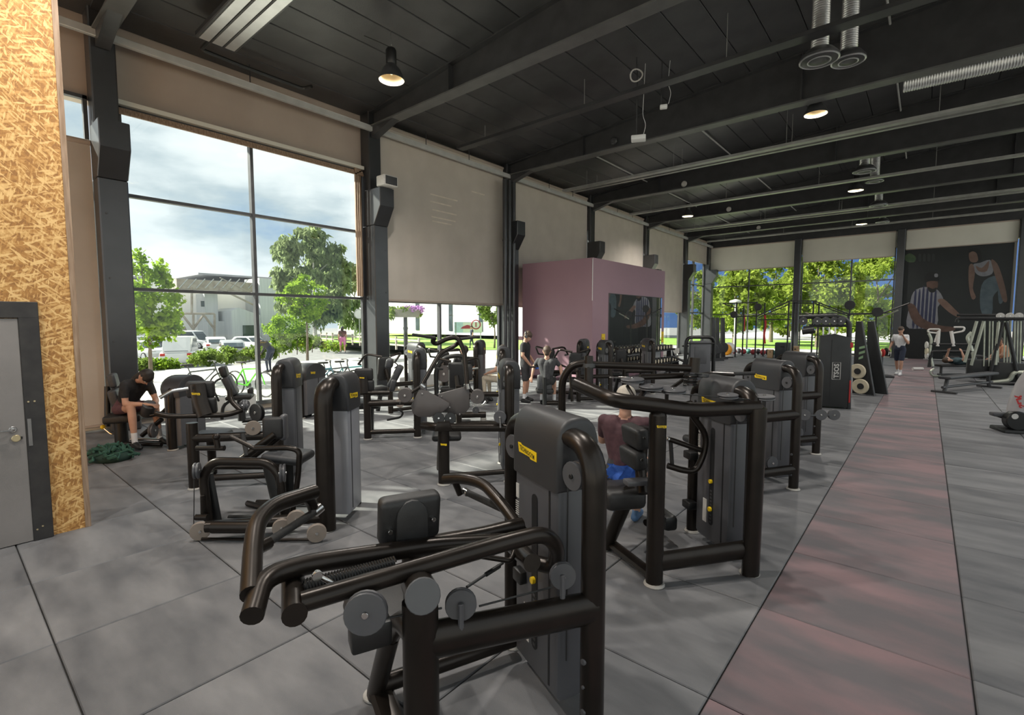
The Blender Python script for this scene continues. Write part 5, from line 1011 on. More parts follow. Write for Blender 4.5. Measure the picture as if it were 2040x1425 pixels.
pad(t, 'seat', t.L(732, 806, y=-.4), (.45, .38, .12), r=.05); t.part('seat_column', MB().tube([(.84, -.6, .02), (.8, -.4, .5)], .055, 10), 'frame_dark'); t.tube('foot_hook', [(771, 837, 'y', -.2), (798, 832, 'y', -.2), (804, 822, 'y', -.2), (792, 815, 'y', -.2)], .018, 'frame_dark', fillet=.06); disc_part(t, 'pulley', t.L(797, 803, y=.03), (0, 1, 0), .075, .03, 'disc_tan')
pad(t, 'back_rest', t.L(788, 750, y=-.5), (.12, .34, .42), Euler((0, R_(-28), 0)), 'pad_grey', r=.04); pad(t, 'head_rest', t.L(776, 724, y=-.5), (.12, .28, .17), Euler((0, R_(-10), 0)), 'pad_grey', r=.04); pad(t, 'hip_pad', t.L(783, 768, y=-.35), (.10, .10, .22), Euler((0, R_(-14), 0)), 'pad_grey', r=.04); t.tube('head_rest_loop', [(786, 722, 'y', -.5), (794, 728, 'y', -.5), (786, 734, 'y', -.5)], .010, 'frame_dark')

# ---------------- leg press with the woman, far left
t = LP = Thing('leg_press', (-8.66, 2.27), 165, 'seated leg machine at far left with a woman in it', 'gym machine', 'leg machines')
# short tower: px 318..396
P = at(345, 897, z=0); Q = at(392, 880, z=0)
LP.o.location = (P.x, P.y, 0); LP.P = Vector(LP.o.location)
ang = math.degrees(math.atan2(Q.y - P.y, Q.x - P.x)); LP.o.rotation_euler = (0, 0, R_(ang + 90)); a_ = R_(ang + 90); LP.X = Vector((math.cos(a_), math.sin(a_), 0)); LP.Y = Vector((-math.sin(a_), math.cos(a_), 0))
def short_tower(t, W=.62, H=1.0, dx=.13):
    t.part('tower_frame', MB().tube([(0, 0, .01), (0, 0, H), (0, -W, H), (0, -W, .01)], .055, 12, .3, rb=.07, up=(1, 0, 0), fs=8), 'frame_paint')
    hp = [(-.02, .06)] + [(-W / 2 + (W / 2 - .02) * math.cos(a * math.pi / 12), H - .12 + .19 * math.sin(a * math.pi / 12)) for a in range(13)] + [(-W + .02, .06)]
    sh = t.part('shroud', MB().prism(hp, lambda a, b, q: (q, a, b), -dx, dx, bev=.03), 'shroud_grey'); 
    hq = [(-.0, H - .22)] + [(-W / 2 + (W / 2 + .015) * math.cos(a * math.pi / 12), H - .10 + .20 * math.sin(a * math.pi / 12)) for a in range(13)] + [(-W, H - .22)]
    hd = t.part('hood', MB().prism(hq, lambda a, b, q: (q, a, b), -dx - .012, dx + .012, bev=.03), 'hood_grey')
    for s in (-1, 1): badge(hd, (s * (dx + .014), -.2, H - .09), (s, 0, 0), w=.14, h=.05); MB().box(s * dx - .003, s * dx + .003, -W * .62 - .01, -W * .62 + .01, .08, H - .2).build('groove', 'groove_black', sh, smooth=False)
    for s in (0, -W): t.part('foot', MB().disc((0, s, .01), (0, 0, 1), .075, .02, 14), 'foot_grey')
short_tower(LP, .62, 1.02)
def lp(u, v, d): return LP.loc(at(u, v, x=d))
XX = -9.3
t = LP
Rz = None
def wbox(t, name, u, v, x_, size, ang, mat, r=.035):   # box placed in world axes through the picture point at X = x_
    q = t.loc(at(u, v, x=x_)); rz = math.atan2(t.X.y, t.X.x); return t.part(name, MB().rbox(q, size, r, Euler((0, ang, -rz + R_(70)), 'XYZ'), 3), mat)
wbox(t, 'head_rest', 226, 758, -9.75, (.10, .30, .22), R_(-10), 'pad_grey'); wbox(t, 'back_rest', 233, 800, -9.7, (.12, .36, .40), R_(-12), 'pad_grey'); wbox(t, 'seat', 246, 832, -9.5, (.46, .40, .12), 0, 'pad_leather')
t.part('seat_column', MB().tube([lp(240, 838, -9.5), lp(243, 884, -9.5)], .09, 12), 'frame_dark'); t.part('seat_spine', MB().tube([lp(214, 770, -9.8), lp(214, 850, -9.75)], .04, 10), 'frame_dark')
t.part('base_rail', MB().tube([lp(238, 884, -9.5), lp(322, 886, -8.95)], .035, 10), 'frame_paint'); t.part('base_rail', MB().tube([lp(262, 876, -9.6), lp(320, 878, -9.1)], .03, 10), 'chrome')
t.part('lever_arm', MB().tube([lp(300, 828, -9.0), lp(322, 824, -8.9), lp(334, 812, -8.8)], .03, 10, .05), 'frame_paint'); t.part('lever_arm', MB().tube([lp(283, 868, -9.25), lp(322, 836, -8.95)], .035, 10), 'frame_paint'); disc_part(t, 'roller_disc', lp(305, 858, -9.0), (1, 0.2, 0), .11, .05, 'cam_plate')
t.part('shin_pad', MB().tube([lp(292, 824, -9.15), lp(298, 806, -9.0)], .09, 14), 'pad_grey'); t.part('side_handle', MB().tube([lp(205, 852, -9.6), lp(222, 866, -9.5), lp(236, 864, -9.5)], .014, 8, .05), 'chrome'); t.part('handle_knob', MB().ball(lp(205, 851, -9.6), .035), 'badge_yellow')
# ---------------- inner thigh machine behind the window, with short tower
P = at(601, 834, z=0)
t = AB = Thing('leg_machine', (P.x, P.y), 205, 'short leg machine with an upright padded seat by the window mullion', 'gym machine', 'leg machines'); short_tower(t, .62, 1.0)
def lw(u, v, x_): return t.loc(at(u, v, x=x_))
rz = math.atan2(t.X.y, t.X.x)
for (nm, u, v, sz, an, mt) in (('head_rest', 446, 740, (.12, .28, .20), -14, 'pad_leather'), ('back_rest', 459, 768, (.14, .34, .38), -22, 'pad_grey'), ('seat', 478, 790, (.44, .42, .10), 0, 'pad_leather'), ('knee_pad', 499, 780, (.10, .18, .16), 0, 'pad_leather')):
    t.part(nm, MB().rbox(lw(u, v, -9.9), sz, .04, Euler((0, R_(an), -rz + R_(60))), 3), mt)
t.part('back_loop', MB().tube([lw(446, 752, -9.95), lw(427, 760, -9.95), (lw(424, 775, -9.95)), lw(436, 800, -9.9)], .02, 8, .1), 'frame_dark'); t.part('seat_base', MB().tube([lw(480, 795, -9.9), lw(482, 838, -9.9)], .07, 10), 'frame_dark'); t.part('base_rail', MB().tube([lw(482, 838, -9.9), (0, -.3, .05)], .05, 8), 'frame_dark'); t.part('hoop', MB().tube([lw(442, 836, -9.8), lw(444, 808, -9.8), lw(462, 796, -9.8)], .03, 8, .1), 'frame_dark')
t.part('arm', MB().tube([lw(458, 780, -9.6), lw(462, 800, -9.6), lw(480, 814, -9.5)], .03, 8, .06), 'frame_paint'); disc_part(t, 'joint_disc', lw(487, 806, -9.5), (1, -.6, 0), .09, .06)

# ---------------- background row: repeats of a tower with frame, seat and pads
def bg_machine(u, v, ang, label, short=False, pads=True, roller=False):
    P = at(u, v, z=0); t = Thing('strength_machine', (P.x, P.y), ang, label, 'gym machine', 'strength machines')
    if short: short_tower(t, .6, 1.0)
    else: tower(t, detail=0, front_slot=True)
    post(t, .8, -.02, .02, .78, foot=False); t.part('beam', MB().tube([(.8, -.02, .62), (0, 0, .62)], .05, 10), 'frame_paint'); t.part('low_beam', MB().tube([(.8, -.02, .08), (0, 0, .08)], .04, 8), 'frame_paint'); t.part('seat_column', MB().tube([(.85, -.55, .0), (.82, -.4, .5)], .05, 8), 'frame_dark')
    if pads:
        pad(t, 'seat', (.84, -.5, .5), (.36, .38, .1), r=.04); pad(t, 'back_pad', (.84, -.2, .95), (.3, .1, .5), Euler((R_(-8), 0, 0)), r=.04); t.part('pad_stem', MB().tube([(.84, -.14, .95), (.8, -.04, .6)], .04, 8), 'frame_paint')
        for s in (-1, 1): t.part('handle_arm', MB().tube([(.84 + s * .1, -.1, 1.22), (.84 + s * .4, -.2, 1.28), (.84 + s * .42, -.55, 1.05)], .024, 8, .1), 'frame_paint'); t.part('grip', MB().tube([(.84 + s * .42, -.55, 1.05), (.84 + s * .3, -.72, 1.02)], .022, 8), 'rubber_grip')
    if roller: disc_part(t, 'big_disc', (.5, .08, 1.0), (0, 1, 0), .2, .08, 'cam_plate')
    return t
bg_machine(846, 817, 260, 'tall badge-fronted machine between the second column and the overhead machine')
bg_machine(948, 800, 215, 'slim dark tower machine seen behind the right horn handle')
bg_machine(1001, 852, 224, 'bronze tower machine left of the plum room with a seated man behind')
bg_machine(1152, 790, 200, 'dark machine at the foot of the plum room, right of the two men')
bg_machine(1215, 800, 232, 'machine with a curved tube and grey hood in front of the near notice', short=False)
bg_machine(1300, 785, 228, 'machine with a lit grey hood in front of the dumbbell rack')
# machine with the round cam and a reclining user
P = at(905, 812, z=0); t = RC = Thing('strength_machine', (P.x, P.y), 230, 'lying machine with a large round dark cam, behind the overhead machine', 'gym machine', 'strength machines')
disc_part(t, 'big_disc', t.L(886, 745, y=0), (.5, 1, 0), .19, .1, 'cam_plate'); t.tube('roll_hoop', [(870, 790, 'y', 0), (868, 735, 'y', 0), (885, 712, 'y', 0), (918, 708, 'y', 0), (934, 722, 'y', 0)], .05, 'frame_dark', fillet=.2); t.part('bench_pad', MB().rbox(t.L(908, 775, y=-.2), (.7, .32, .12), .04), 'pad_leather'); t.part('leg', MB().tube([t.L(880, 780, y=-.1), t.L(881, 806, y=-.1)], .05, 8), 'frame_dark'); t.part('leg', MB().tube([t.L(930, 780, y=-.1), t.L(931, 808, y=-.1)], .05, 8), 'frame_dark'); t.part('back_plate', MB().rbox(t.L(932, 742, y=-.1), (.2, .3, .35), .04), 'pad_leather'); t.tube('grip_bar', [(890, 730, 'y', .1), (918, 730, 'y', .1)], .016, 'chrome', fillet=0)
# long low lever machine behind the overhead machine
P = at(968, 838, z=0); t = Thing('low_row_base', (P.x, P.y), 227, 'low bronze base bar with a small pulley, left of the near tower', 'gym machine', 'strength machines'); t.part('base_bar', MB().tube([(0, 0, .12), (.75, 0, .12)], .06, 12), 'frame_paint'); disc_part(t, 'pulley', (.2, .03, .22), (0, 1, 0), .07); t.part('foot_plate', MB().rbox((.75, -.1, .2), (.3, .3, .05), .02), 'frame_dark'); t.part('foot', MB().disc((.05, 0, .03), (0, 0, 1), .06, .06, 12), 'foot_grey'); t.part('foot', MB().disc((.7, 0, .03), (0, 0, 1), .06, .06, 12), 'foot_grey'); t.tube('handle', [(940, 808, 'y', -.2), (962, 808, 'y', -.2), (968, 800, 'y', -.2)], .02, 'chrome')
# machine with the seated man seen from behind (its back rest)
P = at(1085, 812, z=0); t = SM = Thing('strength_machine', (P.x, P.y), 222, 'seat machine with a grey back rest carrying a man, before the plum wall', 'gym machine', 'strength machines')
q = t.L(1085, 762, y=0); fx = (t.loc((P.x + RGT.x, P.y + RGT.y, 0))).normalized(); rzz = math.atan2(fx.y, fx.x)
t.part('back_rest', MB().rbox(q, (.34, .10, .36), .05, Euler((R_(-6), 0, rzz)), 3), 'pad_grey'); t.part('spine', MB().tube([t.L(1085, 752, y=.06), t.L(1085, 806, y=.04)], .05, 10), 'frame_dark'); t.part('base_bar', MB().tube([t.L(1085, 803, y=0), t.L(1120, 803, y=0)], .05, 10), 'frame_paint'); t.part('seat', MB().rbox(t.L(1085, 778, y=-.15), (.4, .4, .1), .04, Euler((0, 0, rzz))), 'pad_leather')
t.tube('press_bar', [(1055, 732, 'y', -.1), (1115, 726, 'y', -.1), (1135, 735, 'y', -.1)], .022, fillet=.06); t.tube('frame_tube', [(1135, 735, 'y', -.1), (1140, 800, 'y', -.1)], .035, fillet=0); t.tube('press_bar', [(1095, 740, 'y', -.3), (1150, 740, 'y', -.3)], .02, fillet=0)
# ================================================================== FREE AREA, RACKS, RIGHT HAND STATIONS
M('rig_black', (0.012, 0.012, 0.013), (0.02, 0.02, 0.021), 5, rough=.45)
M('rubber_black', (0.018, 0.018, 0.018), None, 12, rough=.7); M('ball_orange', (0.85, 0.33, 0.01), (0.9, 0.4, 0.03), 5, rough=.4); M('ball_white', (.7, .7, .68), None, 5, rough=.4); M('strap_red', (.45, .03, .03), None, 9, rough=.7); M('carton', (.36, .24, .13), (.42, .29, .17), 6, rough=.8); M('dumbbell_face', (.55, .48, .34), (.62, .55, .4), 9, rough=.5); M('cab_black', (.016, .017, .017), (.024, .025, .025), 3, rough=.45); M('pale_steel', (.38, .40, .33), (.5, .52, .44), 5, rough=.35, metal=.4); M('silver_plastic', (.42, .40, .41), (.5, .48, .49), 3, rough=.35)
# ---- training rig before the far windows
RY = 28.4
t = Thing('training_rig', (-5.5, RY, 0), 0, 'black climbing rig with monkey bars in front of the far windows', 'rig')
def rp(u, v, dy=0.0): return t.loc(at(u, v, y=RY + dy))
for k, (u, vt, dy) in enumerate(((1468, 602, 0), (1482, 610, 1.6), (1508, 601, 0), (1524, 604, 1.6), (1572, 599, 0), (1583, 600, 1.6), (1621, 599, 0), (1632, 602, 1.6), (1690, 625, 0), (1746, 622, 0))):
    top = rp(u, vt, dy); t.part('upright', MB().tube([(top.x, top.y, 0), tuple(top)], .045, 4, up=(1, 1, 0)), 'rig_black', smooth=False); t.part('base_plate', MB().box(top.x - .1, top.x + .1, top.y - .1, top.y + .1, 0, .015), 'rig_black', smooth=False)
for (a, b) in (((1440, 605), (1510, 603)), ((1440, 605), (1468, 614)), ((1468, 631), (1510, 630)), ((1510, 637), (1575, 637)), ((1510, 629), (1573, 600)), ((1573, 600), (1623, 600)), ((1623, 600), (1692, 627)), ((1692, 627), (1748, 625))): t.part('cross_bar', MB().tube([rp(*a), rp(*b)], .04, 4, up=(0, 1, 1)), 'rig_black', smooth=False)
for (a, b) in (((1512, 633), (1573, 606)), ((1573, 604), (1623, 604)), ((1623, 604), (1690, 630))):
    A, B = rp(*a, 1.6), rp(*b, 1.6); A0, B0 = rp(*a), rp(*b); t.part('cross_bar', MB().tube([A, B], .035, 4, up=(0, 1, 1)), 'rig_black', smooth=False)
    for q in range(1, 8): t.part('rung', MB().tube([A0.lerp(B0, q / 8), A.lerp(B, q / 8)], .018, 6), 'rig_black')
for (u, v) in ((1462, 627), (1510, 612), (1693, 608), (1748, 622)): t.part('target_disc', MB().disc(rp(u, v, -.1), (0, 1, 0), .19 if u < 1600 else .22, .05, 24), 'rig_black')
t.part('target_stem', MB().tube([rp(1693, 610), rp(1693, 630)], .03, 6), 'rig_black'); t.part('storage_arm', MB().tube([rp(1748, 628), rp(1812, 604)], .035, 4), 'rig_black', smooth=False); t.part('storage_arm', MB().tube([rp(1752, 634), rp(1790, 618)], .03, 4), 'pale_steel', smooth=False)
t.part('strap', MB().tube([rp(1524, 628, 1.5), rp(1526, 650, 1.5), rp(1522, 665, 1.5), rp(1524, 685, 1.5)], .05, 6, .3), 'strap_red'); t.part('strap', MB().tube([rp(1484, 628, 1.5), rp(1483, 660, 1.5)], .03, 6), 'strap_red')
# ---- floor gear in front of the windows
def ball(u, v, y_, r, mat, label):
    P = at(u, v, y=y_); o = MB().ball((0, 0, 0), r, 24, 16).build('exercise_ball', mat, loc=(P.x, y_, r)); tag(o, label, 'exercise ball', 'exercise balls')
ball(1446, 705, 29.6, .33, 'ball_orange', 'orange exercise ball near the far left corner'); ball(1452, 702, 30.6, .36, 'ball_white', 'white exercise ball behind the orange one')
M('ball_red', (.30, .03, .04), (.4, .05, .06), 6, rough=.5); M('ball_dark', (.04, .04, .045), None, 6, rough=.5); M('ball_green', (.03, .12, .10), None, 6, rough=.5)
for k in range(9):
    P = at(1462 + k * 9.6, 705, y=31.3 + .5 * (k % 2)); o = MB().ball((0, 0, 0), .16, 14, 10).build('medicine_ball', ['ball_red', 'ball_dark', 'ball_red', 'ball_green', 'ball_red', 'ball_dark', 'ball_red', 'ball_dark', 'ball_green'][k], loc=(P.x, P.y, .16)); tag(o, 'medicine ball on the floor under the rig, %s from the left' % ['first', 'second', 'third', 'fourth', 'fifth', 'sixth', 'seventh', 'eighth', 'last'][k], 'medicine ball', 'medicine balls')
def boxthing(u0, u1, v0, v1, y_, mat, label, d=.5):
    a, b = at(u0, v1, y=y_), at(u1, v0, y=y_); w = b.x - a.x; h = max(.2, at(u0, v0, y=y_).z - 0)
    t = Thing('plyo_box', (a.x + w / 2, y_, 0), 8, label, 'box', 'plyo boxes'); t.part('body', MB().rbox((0, d / 2, h / 2), (w, d, h), .02), mat); t.part('hand_hole', MB().prism(capsule_pts(h * .08, w * .3), lambda p, q, s: (q, s, h * .75 + p), -.004, .0), 'groove_black', smooth=False)
M('box_dark', (.02, .024, .026), None, 4, rough=.5)
boxthing(1543, 1574, 683, 714, 28.9, 'box_dark', 'large dark plyo box under the monkey bars', .7); boxthing(1528, 1540, 697, 714, 28.9, 'carton', 'small brown carton left of the dark plyo box'); boxthing(1576, 1592, 690, 712, 30.2, 'carton', 'brown box right of the dark plyo box')
# ---- tall upright ergometers in the corner
for k, u in enumerate((1418, 1427, 1438)):
    P = at(u, 716, y=25.0 + k * 1.2); t = Thing('ski_trainer', (P.x, P.y, 0), -35, 'tall slim black pulling trainer in the far left corner, %s of three' % ['left', 'middle', 'right'][k], 'gym machine', 'pulling trainers')
    t.part('mast', MB().prism([(-.12, 0), (.16, 0), (.05, 2.15), (-.08, 2.15)], lambda a, b, q: (q, a, b), -.09, .09, bev=.02), 'rig_black'); t.part('fan_housing', MB().disc((0, .05, .55), (1, 0, 0), .28, .22, 20), 'rig_black'); t.part('base', MB().rbox((0, .2, .03), (.34, .8, .06), .02), 'rig_black')
    for s in (-1, 1): t.part('cord', MB().tube([(s * .08, .1, 2.1), (s * .1, .12, 1.4)], .008, 5), 'cable_black'); t.part('handle', MB().tube([(s * .1 - .05, .12, 1.4), (s * .1 + .05, .12, 1.4)], .015, 6), 'rubber_grip')
# ---- rounded cabinet machine right of the mirror
P = at(1392, 770, z=0); t = Thing('cable_station', (P.x, P.y, 0), 228, 'dark rounded frame machine with a pale panel, right of the plum room', 'gym machine')
a = R_(228); fx = t.loc((P.x + RGT.x, P.y + RGT.y, 0)).normalized(); H2 = 1.48
q = lambda s, z, d=0: Vector((fx.x * s - fx.y * d, fx.y * s + fx.x * d, z))
t.part('frame', MB().tube([q(-.42, .02), q(-.42, H2), q(.42, H2), q(.42, .02)], .07, 12, .2, rb=.05, up=(-fx.y, fx.x, 0)), 'frame_dark'); t.part('panel', MB().rbox(q(0, .72), (.62, .16, 1.3), .03, Euler((0, 0, math.atan2(fx.y, fx.x)))), 'shroud_grey'); t.part('window', MB().rbox(q(0, .95, -.085), (.36, .02, .5), .008, Euler((0, 0, math.atan2(fx.y, fx.x)))), 'pulley_grey'); t.part('cross_bar', MB().tube([q(-.4, 1.3, -.08), q(.4, 1.3, -.08)], .02, 8), 'frame_dark')
# ---- exercise bikes behind it
for k, (u, v) in enumerate(((1352, 748), (1372, 735))):
    P = at(u, v, z=0); t = Thing('exercise_bike', (P.x, P.y, 0), 20 + 60 * k, 'black exercise bike right of the plum room, ' + ['nearer the mirror', 'farther from the mirror'][k], 'exercise bike', 'exercise bikes')
    t.part('base', MB().tube([(-.5, 0, .04), (.5, 0, .04)], .04, 8), 'rig_black'); t.part('flywheel', MB().disc((.35, 0, .35), (0, 1, 0), .25, .06, 20), 'alu_dark'); t.part('frame', MB().tube([(-.3, 0, .05), (-.25, 0, .7), (.3, 0, .45), (.4, 0, 1.05)], .04, 8, .1), 'rig_black'); t.part('saddle', MB().rbox((-.28, 0, .95), (.28, .18, .07), .03), 'rubber_grip'); t.part('handlebar', MB().tube([(.5, -.25, 1.15), (.4, -.1, 1.1), (.4, .1, 1.1), (.5, .25, 1.15)], .02, 8, .06), 'rubber_grip'); t.part('seat_post', MB().tube([(-.25, 0, .65), (-.28, 0, .93)], .025, 6), 'chrome')
    for s in (-1, 1): t.part('foot', MB().box(s * .5 - .04, s * .5 + .04, -.3, .3, 0, .05), 'rig_black', smooth=False)
# ---- dumbbell rack in front of the mirror
t = Thing('dumbbell_rack', (-7.45, 16.4, 0), 0, 'black two tier dumbbell rack under the mirror', 'rack')
for z, x in ((.42, .12), (.86, -.12)):
    for s in (-.09, .09): t.part('rail', MB().box(x + s - .02, x + s + .02, -2.2, 2.2, z - .02, z + .02), 'rig_black', smooth=False)
for yy in (-2.1, 0, 2.1): t.part('stand', MB().prism([(-.25, 0), (.3, 0), (.3, .08), (.24, .40), (-.02, .86), (-.22, .86)], lambda a, b, q_: (a, yy + q_, b), -.03, .03), 'rig_black', smooth=False)
def dumbbell(name='dumbbell'):
    t2 = Thing(name, (0, 0, 0), 0, None, 'dumbbell', 'dumbbells on the rack'); t2.part('handle', MB().tube([(-.09, 0, 0), (.09, 0, 0)], .016, 8), 'chrome')
    for s in (-1, 1):
        h = t2.part('head', MB().disc((s * .13, 0, 0), (1, 0, 0), .085, .09, 16), 'rubber_black'); MB().disc((s * .177, 0, 0), (1, 0, 0), .07, .006, 16).build('face', 'dumbbell_face', h)
    return t2
proto = dumbbell(); n = 0
NTH = ['first', 'second', 'third', 'fourth', 'fifth', 'sixth', 'seventh', 'eighth', 'ninth', 'tenth', 'eleventh', 'twelfth', 'thirteenth', 'fourteenth', 'fifteenth', 'sixteenth']
for z, x, row in ((.545, .12, 'lower'), (.985, -.12, 'upper')):
    for k in range(16):
        o = proto.o if n == 0 else copy_tree(proto.o); o.location = (-7.45 + x, 16.4 - 1.92 + k * .256, z + .0); o['label'] = 'black dumbbell, %s from the near end on the %s tier of the mirror rack' % (NTH[k], row); n += 1
        o.rotation_euler = (0, 0, R_(random.uniform(-4, 4)))
# ---- black cable machine with tall cabinet beside the aisle
A = at(1628, 812, z=0); B = at(1688, 816, z=0); ang = math.degrees(math.atan2(B.y - A.y, B.x - A.x))
t = Thing('cable_machine', (B.x, B.y, 0), ang, 'tall black cable machine with a lettered cabinet beside the red aisle', 'gym machine'); w = (B - A).length
zt = t.L(1660, 668, y=0).z
t.part('cabinet', MB().prism([(-w, .03), (0, .03), (0, zt - .05), (-w * .5, zt + .03), (-w, zt - .02)], lambda a, b, q_: (a, q_, b), 0.0, .34, bev=.02), 'cab_black')
t.part('cabinet_seam', MB().box(-w * .62, -w * .6, -.004, .0, .1, zt - .1), 'groove_black', smooth=False)
lx = -w * .42; zc = t.L(1660, 739, y=0).z
lab = t.part('logo_frame', MB().tube([(lx - .075, -.004, zc - .19), (lx + .075, -.004, zc - .19), (lx + .075, -.004, zc + .19), (lx - .075, -.004, zc + .19), (lx - .075, -.004, zc - .19)], .006, 4), 'label_white', smooth=False)
text_mb('TSOS', .10, lambda a, b: (lx - b, -.005, zc + a * 1.05), .03).build('lettering', 'label_white', lab, smooth=False)
for (pts, r) in (([(1690, 815, 'y', .1), (1692, 640, 'y', .1), (1668, 630, 'y', .1), (1592, 632, 'y', .1)], .05), ([(1612, 649, 'y', .1), (1690, 649, 'y', .1)], .03)): t.part('frame_tube', MB().tube([t.L(p[0], p[1], y=p[3]) for p in pts], r, 10, .12), 'rig_black')
for u in (1600, 1628, 1645, 1662, 1675): disc_part(t, 'pulley', t.L(u, 640, y=.05), (0, 1, 0), .09, .04, 'alu_dark')
t.part('knee_pad', MB().tube([t.L(1598, 661, y=0), t.L(1622, 658, y=0)], .07, 12), 'pad_leather'); t.part('handle_block', MB().rbox(t.L(1610, 655, y=.1), (.2, .12, .12), .02), 'rig_black')
for u in (1640, 1652, 1664): t.part('guide_rod', MB().tube([t.L(u, 652, y=.17), t.L(u, 672, y=.17)], .018, 8), 'chrome')
t.part('red_clip', MB().rbox(t.L(1694, 688, y=.05), (.1, .08, .12), .02), 'strap_red'); t.part('red_tape', MB().rbox(t.L(1692, 780, y=.1), (.03, .12, .5), .01), 'strap_red')
# ---- sloped side frame with weight plates next to it
P = at(1742, 790, z=0); Q = at(1697, 785, z=0); t = Thing('plate_machine', (P.x, P.y, 0), math.degrees(math.atan2(P.y - Q.y, P.x - Q.x)), 'black sloped machine side with two pale rimmed plates beyond the cable machine', 'gym machine'); L_ = (P - Q).length
tp = t.L(1697, 640, y=0).z
t.part('side_panel', MB().prism([(-L_, .02), (0, .02), (-L_ * .72, tp), (-L_, tp)], lambda a, b, q_: (a, q_, b), 0, .08, bev=.015), 'cab_black'); t.part('far_panel', MB().prism([(-L_ + .1, .02), (.12, .02), (-L_ * .72 + .1, tp), (-L_ + .1, tp)], lambda a, b, q_: (a, q_ + .45, b), 0, .08, bev=.015), 'cab_black'); t.part('edge_tube', MB().tube([(0, -.02, .02), (-L_ * .72, -.02, tp)], .02, 6), 'alu_dark')
for (u, v) in ((1708, 740), (1714, 770)):
    d = t.part('weight_plate', MB().disc(t.L(u, v, y=-.05), (0, 1, 0), .2, .06, 24), 'dumbbell_face'); MB().disc(t.L(u, v, y=-.09), (0, 1, 0), .08, .02, 20).build('plate_face', 'rubber_black', d)
M('logo_green', (.25, .38, .22), None, 5, rough=.5)
for q_ in range(3): t.part('logo_stripe', MB().prism([(0, 0), (.18 - q_ * .04, .05), (.18 - q_ * .04, .12), (0, .06)], lambda a, b, s: (-L_ + .12 + a, -.004 + s, tp * .62 - q_ * .14 + b), -.002, .002), 'logo_green', smooth=False)
# ---- floor stand with dark bin by the walking man
P = at(1738, 750, z=0); t = Thing('weight_stand', (P.x, P.y, 0), 20, 'low dark stand with loose weights at the aisle by the walking man', 'weight stand'); t.part('base', MB().rbox((0, 0, .03), (1.1, .7, .06), .02), 'rig_black'); t.part('bin', MB().rbox((.0, .05, .42), (.5, .45, .7), .03), 'cab_black'); t.part('mast', MB().tube([(-.3, 0, .05), (-.3, 0, 1.3)], .03, 8), 'rig_black')
for s in range(3): t.part('plate', MB().disc((.1 + .1 * s, -.22, .82 + .04 * s), (1, .2, 0), .14, .04, 18), ('dumbbell_face', 'strap_red', 'rubber_black')[s])

# ---- right: flat bench, occupied bench, cable frame, lever machine, silver cardio machine
A, B = at(1884, 783, z=0), at(1972, 772, z=0)
t = Thing('flat_bench', (A.x, A.y, 0), math.degrees(math.atan2(B.y - A.y, B.x - A.x)), 'empty flat black bench nearest on the right', 'bench', 'benches'); L_ = (B - A).length
t.part('pad', MB().rbox((L_ / 2, 0, .42), (L_ * 1.1, .3, .08), .03), 'pad_grey'); t.part('spine', MB().tube([(-.2, 0, .16), (L_ + .1, 0, .16)], .035, 8), 'alu_dark')
t.part('leg', MB().tube([(.05, 0, .4), (-.08, 0, .03)], .05, 8), 'alu_dark'); t.part('leg', MB().tube([(L_ - .2, 0, .4), (L_ - .05, 0, .03)], .05, 8), 'alu_dark')
for x in (-.1, L_ - .05): t.part('foot', MB().box(x - .04, x + .04, -.28, .28, 0, .05), 'alu_dark', smooth=False)
A, B = at(1868, 752, z=0), at(1935, 752, z=0)
t = LB = Thing('flat_bench', (A.x, A.y, 0), math.degrees(math.atan2(B.y - A.y, B.x - A.x)), 'black bench with a man lying on it, right of the aisle', 'bench', 'benches'); LBL = (B - A).length
t.part('pad', MB().rbox((LBL / 2, 0, .42), (LBL * 1.05, .3, .08), .03), 'pad_leather'); t.part('spine', MB().tube([(0, 0, .1), (LBL, 0, .1)], .04, 8), 'alu_dark')
for x in (.1, LBL - .1): t.part('leg', MB().tube([(x, 0, .4), (x, 0, .03)], .04, 8), 'alu_dark'); t.part('foot', MB().box(x - .04, x + .04, -.28, .28, 0, .05), 'alu_dark', smooth=False)
t.part('hoop', MB().tube([(-.15, 0, .3), (-.3, 0, .2), (-.2, 0, .05), (.1, 0, .05)], .035, 8, .12), 'pale_steel')
# lever machine with white arms
P = at(1885, 735, z=0); t = Thing('lever_machine', (P.x, P.y + .6, 0), 0, 'lever press machine with white curved arms in front of the mural', 'gym machine'); Y0 = P.y + .6
wp = lambda u, v: t.loc(at(u, v, y=Y0))
for (pts, r, m) in (([(1862, 682), (1868, 664), (1874, 656), (1850, 656), (1848, 662), (1868, 664)], .035, 'label_white'), ([(1898, 664), (1920, 660), (1922, 652), (1900, 652)], .035, 'label_white'), ([(1870, 660), (1868, 690)], .06, 'label_white'), ([(1895, 660), (1900, 690)], .06, 'label_white'), ([(1936, 662), (1926, 672), (1934, 690), (1940, 712)], .06, 'pale_steel'), ([(1850, 664), (1856, 676), (1852, 700), (1858, 730)], .05, 'pale_steel'), ([(1852, 686), (1950, 686)], .05, 'rig_black')): t.part('arm', MB().tube([wp(*p) for p in pts], r, 8, .15), m)
for k, v in enumerate((688, 700, 708)): t.part('weight_plate', MB().disc(wp(1846, v), (1, .3, 0), .16, .06, 18), 'dumbbell_face' if k == 1 else 'label_white')
t.part('frame', MB().tube([wp(1850, 735), wp(1856, 700), wp(1940, 700), wp(1945, 735)], .06, 8, .1), 'rig_black'); t.part('seat', MB().rbox(wp(1895, 712), (.5, .5, .12), .04), 'pad_leather')
